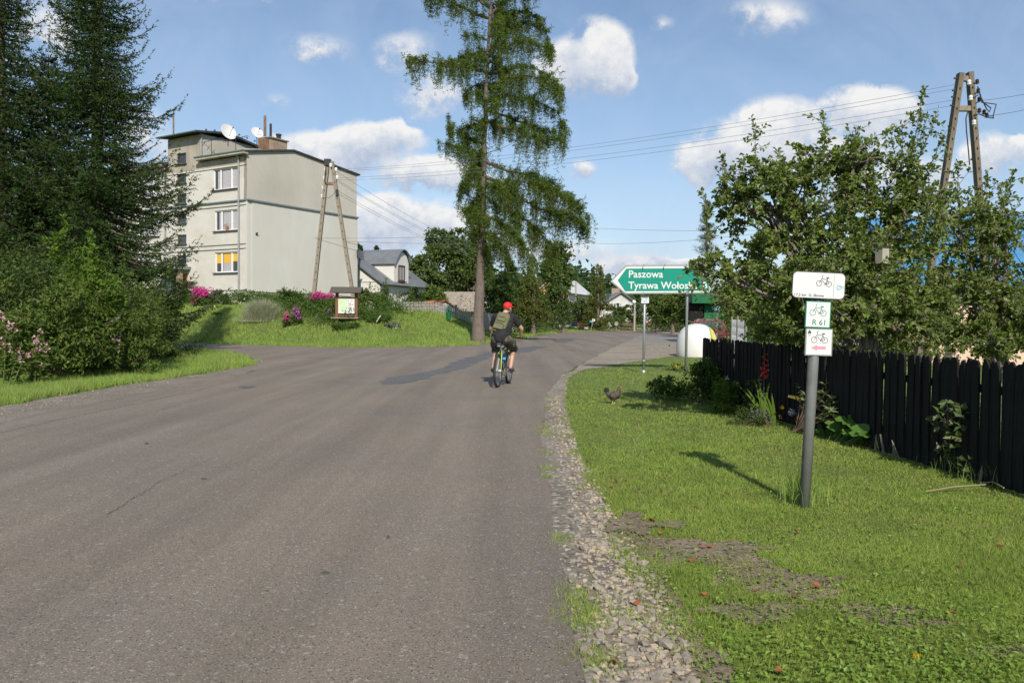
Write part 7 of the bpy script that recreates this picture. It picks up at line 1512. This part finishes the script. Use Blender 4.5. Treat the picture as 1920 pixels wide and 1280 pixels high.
for y_, nm in ((-.53, 0), (.53, 1)):
    nb = NB(); a = np.linspace(0, 2*np.pi, 33); 
    ringp = np.column_stack([np.zeros(33), y_+.315*np.cos(a), .34+.315*np.sin(a)])
    def torus(nb, R0, r0, yc, zc, n=40, k=8, mi=0):
        A = np.linspace(0, 2*np.pi, n+1)[:-1]; B = np.linspace(0, 2*np.pi, k+1)[:-1]; V = np.stack([np.sin(B)[None]*r0*np.ones((n,1)), yc+(R0+r0*np.cos(B)[None])*np.cos(A)[:, None], zc+(R0+r0*np.cos(B)[None])*np.sin(A)[:, None]], -1).reshape(-1, 3)
        i = np.arange(n)[:, None]*k; i2 = ((np.arange(n)+1) % n)[:, None]*k; j = np.arange(k)[None]; j2 = (j+1) % k; nb.add(V, np.stack([i+j, i+j2, i2+j2, i2+j], -1).reshape(-1, 4), mi)
    torus(nb, .315, .026, y_, .34); wh = nb.build('wheel', 'tyre', bk, smooth=True)
    nb = NB(); torus(nb, .278, .011, y_, .34, k=6); nb.build('rim', 'chrome', wh, smooth=True)
    nb = NB()
    for s_ in range(28): A = s_*2*math.pi/28; nb.tube([(.022*(-1)**s_, y_, .34), (0, y_+.272*math.cos(A), .34+.272*math.sin(A))], .0014, 3, cap=False)
    nb.tube([(-.05,y_,.34),(.05,y_,.34)], .018, 8); nb.build('spokes', 'chrome', wh, kind='stuff')
BB = V3(0,-.09,.30); ST = V3(0,-.26,.78); HT = V3(0,.34,.83); HB = V3(0,.38,.70); RA = V3(0,-.53,.34); FAx = V3(0,.53,.34)
nb = NB(); nb.tube([BB, ST], .017, 8); nb.tube([BB, HB], .022, 8); nb.tube([ST*.95+HT*.05-[0,0,.06], HT], .018, 8); nb.tube([HB, HT+[0,-.01,.04]], .02, 8); nb.build('frame', 'bike_dark', bk, smooth=True)
nb = NB()
for s_ in (-1, 1): nb.tube([BB+[s_*.03,0,0], RA+[s_*.065,0,0]], .010, 7); nb.tube([RA+[s_*.065,0,0], V3(s_*.045,-.40,.62), V3(s_*.02,-.25,.74)], .010, 7)
nb.build('rear_stays', 'bike_green', bk, smooth=True)
nb = NB()
for s_ in (-1, 1): nb.tube([V3(s_*.055,.40,.70), FAx+[s_*.055,0,0]], .016, 7)
nb.box((0,.40,.71), (.14,.05,.04)); nb.build('fork', 'bike_green', bk)
nb = NB(); nb.tube([ST-[0,0,.05], V3(0,-.285,.92)], .014, 8); nb.build('seat_post', 'chrome', bk)
nb = NB(); nb.ell((0,-.36,.945), (.075,.09,.03), 12); nb.ell((0,-.24,.948), (.04,.12,.025), 12); nb.build('saddle', 'bumper', bk, smooth=True)
nb = NB(); nb.box((0,-.42,.86), (.08,.05,.07)); nb.build('saddle_bag', 'bumper', bk); nb = NB(); nb.box((0,-.455,.83), (.05,.02,.03)); nb.build('rear_reflector', 'chrome', bk)
nb = NB(); nb.tube([HT, V3(0,.36,.93), V3(0,.44,.97)], .016, 8); nb.tube([(-.31,.38,.985),(-.1,.43,.98),(.1,.43,.98),(.31,.38,.985)], .012, 8); nb.build('handlebar', 'bumper', bk)
for s_ in (-1, 1):
    nb = NB(); nb.tube([(s_*.20,.405,.983),(s_*.32,.375,.985)], .017, 8); nb.build('grip', 'rubber', bk)
    nb = NB(); nb.tube([BB+[s_*.07,0,0], BB+[s_*.085,(.17 if s_ > 0 else -.17),0]], .011, 6); ck_ = nb.build('crank', 'chrome', bk)
    nb = NB(); nb.box(BB+[s_*.135,(.17 if s_ > 0 else -.17),0], (.09,.08,.022)); nb.build('pedal', 'bumper', ck_)
nb = NB(); nb.lathe([(.001,-.003),(.09,-.003),(.09,.003),(.001,.003)], 24, BB+[.06,0,0], (1,0,0)); nb.build('chainring', 'chrome', bk)
nb = NB(); nb.bar(BB+[.06,0,.09], RA+[.06,0,.04], .006, .01); nb.bar(BB+[.06,0,-.09], RA+[.06,0,-.04], .006, .01); nb.build('chain', 'dark_metal', bk)
nb = NB(); nb.lathe([(.001,-.012),(.045,-.012),(.04,.012),(.001,.012)], 14, RA+[.055,0,0], (1,0,0)); nb.box(RA+[.06,-.01,-.10], (.02,.05,.12)); nb.build('derailleur', 'chrome', bk)
nb = NB(); nb.tube([V3(0,.02,.52), V3(0,.11,.63)], .036, 10); nb.build('bottle', 'blue_print', bk)
# rider
pr_ = thing('person', 'cyclist in black t-shirt and camouflage shorts wearing a red cap', 'person', root_p, -hd)
def cap_(nb, a, b, ra, rb, k=12, n=6):
    a, b = V3(*a), V3(*b); L = np.linalg.norm(b-a); d = (b-a)/L; th = np.linspace(-np.pi/2, 0, 5)[1:]
    pts = [a+d*(ra*math.sin(x)) for x in np.linspace(-1.45, 0, 5)]+[a+(b-a)*f for f in np.linspace(0, 1, n)[1:-1]]+[b+d*(rb*math.sin(x)) for x in np.linspace(0, 1.45, 5)]
    rr = [ra*math.cos(x) for x in np.linspace(-1.45, 0, 5)]+[ra+(rb-ra)*f for f in np.linspace(0, 1, n)[1:-1]]+[rb*math.cos(x) for x in np.linspace(0, 1.45, 5)]
    nb.tube(pts, rr, k)
hipL, hipR = V3(-.10,-.27,1.0), V3(.10,-.27,1.0); knL, knR = V3(-.16,.06,.74), V3(.17,.19,.78); anL, anR = V3(-.145,-.27,.40), V3(.145,.03,.39)
shL, shR = V3(-.185,.06,1.41), V3(.185,.06,1.41); elL, elR = V3(-.315,.20,1.17), V3(.33,.21,1.17); wrL, wrR = V3(-.30,.345,1.0), V3(.30,.345,1.0)
neck = V3(.01,.10,1.50); head = V3(.045,.17,1.60)
nb = NB()
for a, b, r1, r2 in ((hipL,knL,.090,.062),(hipR,knR,.090,.062),(knL,anL,.058,.038),(knR,anR,.058,.038),(shL,elL,.052,.042),(shR,elR,.052,.042),(elL,wrL,.041,.027),(elR,wrR,.041,.027),(V3(0,-.27,1.0),V3(0,-.1,1.2),.135,.125),(V3(0,-.1,1.2),V3(0,.05,1.38),.13,.12),(shL,shR,.065,.065),(V3(0,.06,1.42),neck,.065,.055),(neck,head-[0,0,.04],.055,.055)): cap_(nb, a, b, r1, r2)
for k_, a_ in ((knL, anL), (knR, anR)): nb.ell(k_*.68+a_*.32+[0,-.018,0], (.052,.055,.10), 12)
Rh = Matrix.Rotation(R(-28), 3, 'Z')
def hp(*v): return head+np.array(Rh @ Vector(v))
nb.ell(head, (.075,.093,.108), 16, rot=Rh); nb.ell(hp(0,.045,-.055), (.055,.055,.055), 12, rot=Rh)                                  # skull and jaw
nb.ell(hp(0,.098,-.015), (.013,.02,.024), 8, rot=Rh); nb.ell(hp(0,.088,-.052), (.024,.012,.010), 8, rot=Rh)                      # nose, lips
for s_ in (-1, 1): nb.ell(hp(s_*.076,-.003,-.015), (.012,.02,.032), 8, rot=Rh); nb.ell(hp(s_*.03,.085,.012), (.014,.008,.008), 8, rot=Rh)
for s_, w_ in ((-1, wrL), (1, wrR)):
    pc = w_+V3(s_*-.03,.035,-.005)*[1,1,1]; palm = V3(s_*.255,.368,1.008); nb.ell(palm, (.040,.030,.018), 10); cap_(nb, w_, palm, .025, .022, 10, 3)
    for f in range(4):
        x_ = s_*(.225+.020*f); yb = .395; L_ = [.034,.038,.036,.030][f]
        nb.tube([V3(x_,.385,1.010), V3(x_,.385+L_*.9,1.004), V3(x_,.388+L_,.982), V3(x_,.385+L_*.55,.962), V3(x_,.385,.962)], [.0095,.0095,.009,.0085,.007], 8)
    nb.tube([V3(s_*.225,.365,1.005), V3(s_*.203,.372,.995), V3(s_*.198,.392,.975), V3(s_*.212,.402,.965)], [.012,.011,.0095,.008], 8)
for an, kn in ((anL, -1), (anR, 1)):
    nb.ell(an+[0,.0,-.03], (.036,.042,.05), 10); nb.ell(an+V3(kn*.015,.07,-.065), (.042,.10,.026), 12, rot=Matrix.Rotation(R(-12*kn), 3, 'Z'))
remeshed(nb, 'body', 'skin', pr_, .0105, 2)
nb = NB()
for a, b, r1, r2 in ((V3(0,-.30,1.0),V3(0,-.12,1.22),.155,.145),(V3(0,-.12,1.22),V3(0,.05,1.37),.150,.135),(shL*.9+V3(0,.006,.137),shR*.9+V3(0,.006,.137),.085,.085),(shL,shL*.45+elL*.55,.074,.072),(shR,shR*.45+elR*.55,.074,.072),(V3(-.06,-.22,1.02),V3(-.09,.0,1.3),.11,.11),(V3(.06,-.22,1.02),V3(.09,.0,1.3),.11,.11)): cap_(nb, a, b, r1, r2)
nb.ell((0,-.27,1.05), (.195,.165,.065), 18); remeshed(nb, 'tshirt', 'tshirt', pr_, .012, 3)
nb = NB()
for h_, k_ in ((hipL, knL), (hipR, knR)):
    e = h_*.02+k_*.98-[0,.02,.02]; cap_(nb, h_+[0,-.02,-.05], e, .108, .098); dn = e+V3(0,-.01,-.035); nb.tube([e, dn], [.098,.104], 14)
cap_(nb, V3(-.07,-.29,.955), V3(.07,-.29,.955), .116, .116); nb.ell((-.225,-.08,.85), (.035,.08,.075), 10); nb.ell((.235,-.02,.86), (.035,.08,.075), 10)
remeshed(nb, 'shorts', 'camo', pr_, .012, 2)
nb = NB(); nb.ell(hp(0,-.004,.032), (.088,.105,.088), 18, rot=Rh); nb.ell(hp(0,.12,.018), (.068,.07,.012), 14, rot=Rh); remeshed(nb, 'cap', 'cap_red', pr_, .008, 2)
nb = NB(); nb.ell(hp(0,-.032,-.02), (.077,.072,.062), 14, rot=Rh); nb.build('hair', 'hair', pr_, smooth=True)
for an, kn in ((anL, -1), (anR, 1)):
    Rf = Matrix.Rotation(R(-12*kn), 3, 'Z'); nb = NB(); nb.ell(an+V3(kn*.015,.05,-.088), (.05,.135,.016), 14, rot=Rf); nb.ell(an+V3(kn*.012,-.035,-.06), (.043,.035,.038), 10, rot=Rf)
    for q_ in (.03, .10): nb.ell(an+V3(kn*.016,q_,-.06), (.048,.022,.035), 10, rot=Rf)
    nb.build('sandal', 'sandal', pr_, smooth=True)
# rucksack
Rt = Matrix.Rotation(R(-28), 3, 'X') @ Matrix.Rotation(R(14), 3, 'Y')
pk = thing('rucksack', 'olive green rucksack with front pockets worn by the cyclist', 'rucksack', root_p, -hd)
def pp(x, y, z): return V3(-.01,-.20,1.27)+np.array(Rt @ Vector((x, y, z)))
def softbox(nb, c, s, k=.25):
    for sx in (-1, 1):
        for sz in (-1, 1): pass
    nb.box(pp(*c), s, rot=Rt)
nb = NB(); 
for (c, s) in (((0,0,0),(.24,.13,.42)),((0,0,0),(.27,.10,.38)),((0,.0,0),(.20,.16,.36))): nb.box(pp(*c), s, rot=Rt)
remeshed(nb, 'main_bag', 'olive_pack', pk, .012, 6)
for c, s in (((0,-.095,-.11),(.20,.06,.13)), ((.0,-.085,.06),(.17,.045,.09))): nb = NB(); nb.box(pp(*c), s, rot=Rt); remeshed(nb, 'pocket', 'olive_pack', pk, .008, 4)
nb = NB()
for c, s in (((0,-.125,-.055),(.15,.01,.016)), ((0,-.108,.10),(.13,.01,.014))): nb.box(pp(*c), s, rot=Rt)
nb.build('zip', 'olive_dark', pk, kind='stuff')
nb = NB(); nb.box(pp(0,.0,.195), (.22,.14,.05), rot=Rt); nb.build('lid', 'olive_pack', pk)
for s_ in (-1, 1):
    nb = NB(); nb.tube([pp(s_*.09,.05,.17), V3(s_*.12,.09,1.505), V3(s_*.13,.17,1.40), V3(s_*.14,.10,1.22), pp(s_*.11,.05,-.16)], .014, 6); nb.build('shoulder_strap', 'olive_dark', pk)
    nb = NB(); nb.tube([pp(s_*.10,.0,-.2), pp(s_*.12,-.02,-.30), pp(s_*.11,-.01,-.34)], .008, 5); nb.build('loose_strap', 'olive_pack', pk)

# ---------------------------------------------------------------- the hen
mat('hen_dark', (0.030,0.025,0.022), (0.09,0.072,0.06), scale=38, rough=.75, detail=3, contrast=2, c3=(0.15,0.12,0.10), scale3=14, f3=.6, bump=.006, bscale=60); mat('hen_tail', (0.018,0.017,0.018), (0.04,0.037,0.035), scale=30, rough=.5); mat('hen_leg', (0.62,0.50,0.30), rough=.6); mat('comb', (0.45,0.03,0.02), rough=.5)
hg = G(1150, 757); hen = thing('hen', 'dark speckled hen standing on the lawn', 'hen', hg, .25)
nb = NB(); nb.ell((0,0,.135), (.105,.068,.068), 16); nb.ell((.055,0,.145), (.065,.058,.066), 14); nb.ell((-.06,0,.155), (.07,.05,.055), 14, rot=Matrix.Rotation(R(25), 3, 'Y')); cap_(nb, (.075,0,.18), (.098,0,.262), .042, .022); nb.ell((.103,0,.272), (.024,.018,.021), 12); nb.ell((0,.05,.13), (.075,.025,.045), 12); nb.ell((0,-.05,.13), (.075,.025,.045), 12); nb.ell((-.01,.03,.085), (.04,.03,.035), 10); nb.ell((-.01,-.03,.085), (.04,.03,.035), 10)
remeshed(nb, 'body', 'hen_dark', hen, .0055, 2)
for k in range(9):
    a = R(38+7*k); sp = (k-4)*.012; nb = NB(); c = V3(-.09,0,.17); d = V3(-math.cos(a), sp*2, math.sin(a)); n = V3(0, 1, 0); L_ = .125-.005*abs(k-4); S_v = np.cross(d, n); S_v /= np.linalg.norm(S_v)
    tt = np.linspace(0, 1, 6); w_ = .016*np.sin(np.pi*np.clip(tt*.8+.15, 0, 1)); ctr = c+d*(tt*L_)[:, None]+V3(-.2,0,-.25)*(tt**2*.04)[:, None]; V = np.concatenate([ctr-S_v*w_[:, None]+n*.001, ctr+S_v*w_[:, None]+n*.001]); i = np.arange(5); nb.add(V, np.stack([i, i+6, i+7, i+1], 1)); nb.build('tail_feather', 'hen_tail', hen)
for s_ in (-1, 1): nb = NB(); nb.ell((-.01,s_*.066,.14), (.075,.012,.04), 12, rot=Matrix.Rotation(R(12), 3, 'Y')); nb.build('wing', 'hen_dark', hen, smooth=True)
nb = NB(); nb.lathe([(.008,0),(.005,.012),(.001,.02)], 8, (.122,0,.27), (1,0,-.2)); nb.build('beak', 'hen_leg', hen)
nb = NB(); nb.prism([(0,0),(.03,0),(.028,.012),(.022,.006),(.016,.016),(.011,.007),(.005,.013)], (.088,-.003,.288), (1,0,0), (0,0,1), (0,.006,0)); nb.ell((.118,0,.25), (.006,.008,.012), 8); nb.build('comb', 'comb', hen)
for s_, dx in ((-1, -.025), (1, .03)):
    nb = NB(); nb.tube([(dx,s_*.028,.085),(dx+.006,s_*.028,.045),(dx,s_*.028,.012)], [.009,.0065,.006], 7)
    for a in (-35, 0, 35, 180): nb.tube([(dx,s_*.028,.012),(dx+.03*math.cos(R(a)),s_*.028+.03*math.sin(R(a)),.006)], [.005,.003], 5)
    nb.build('leg', 'hen_leg', hen)
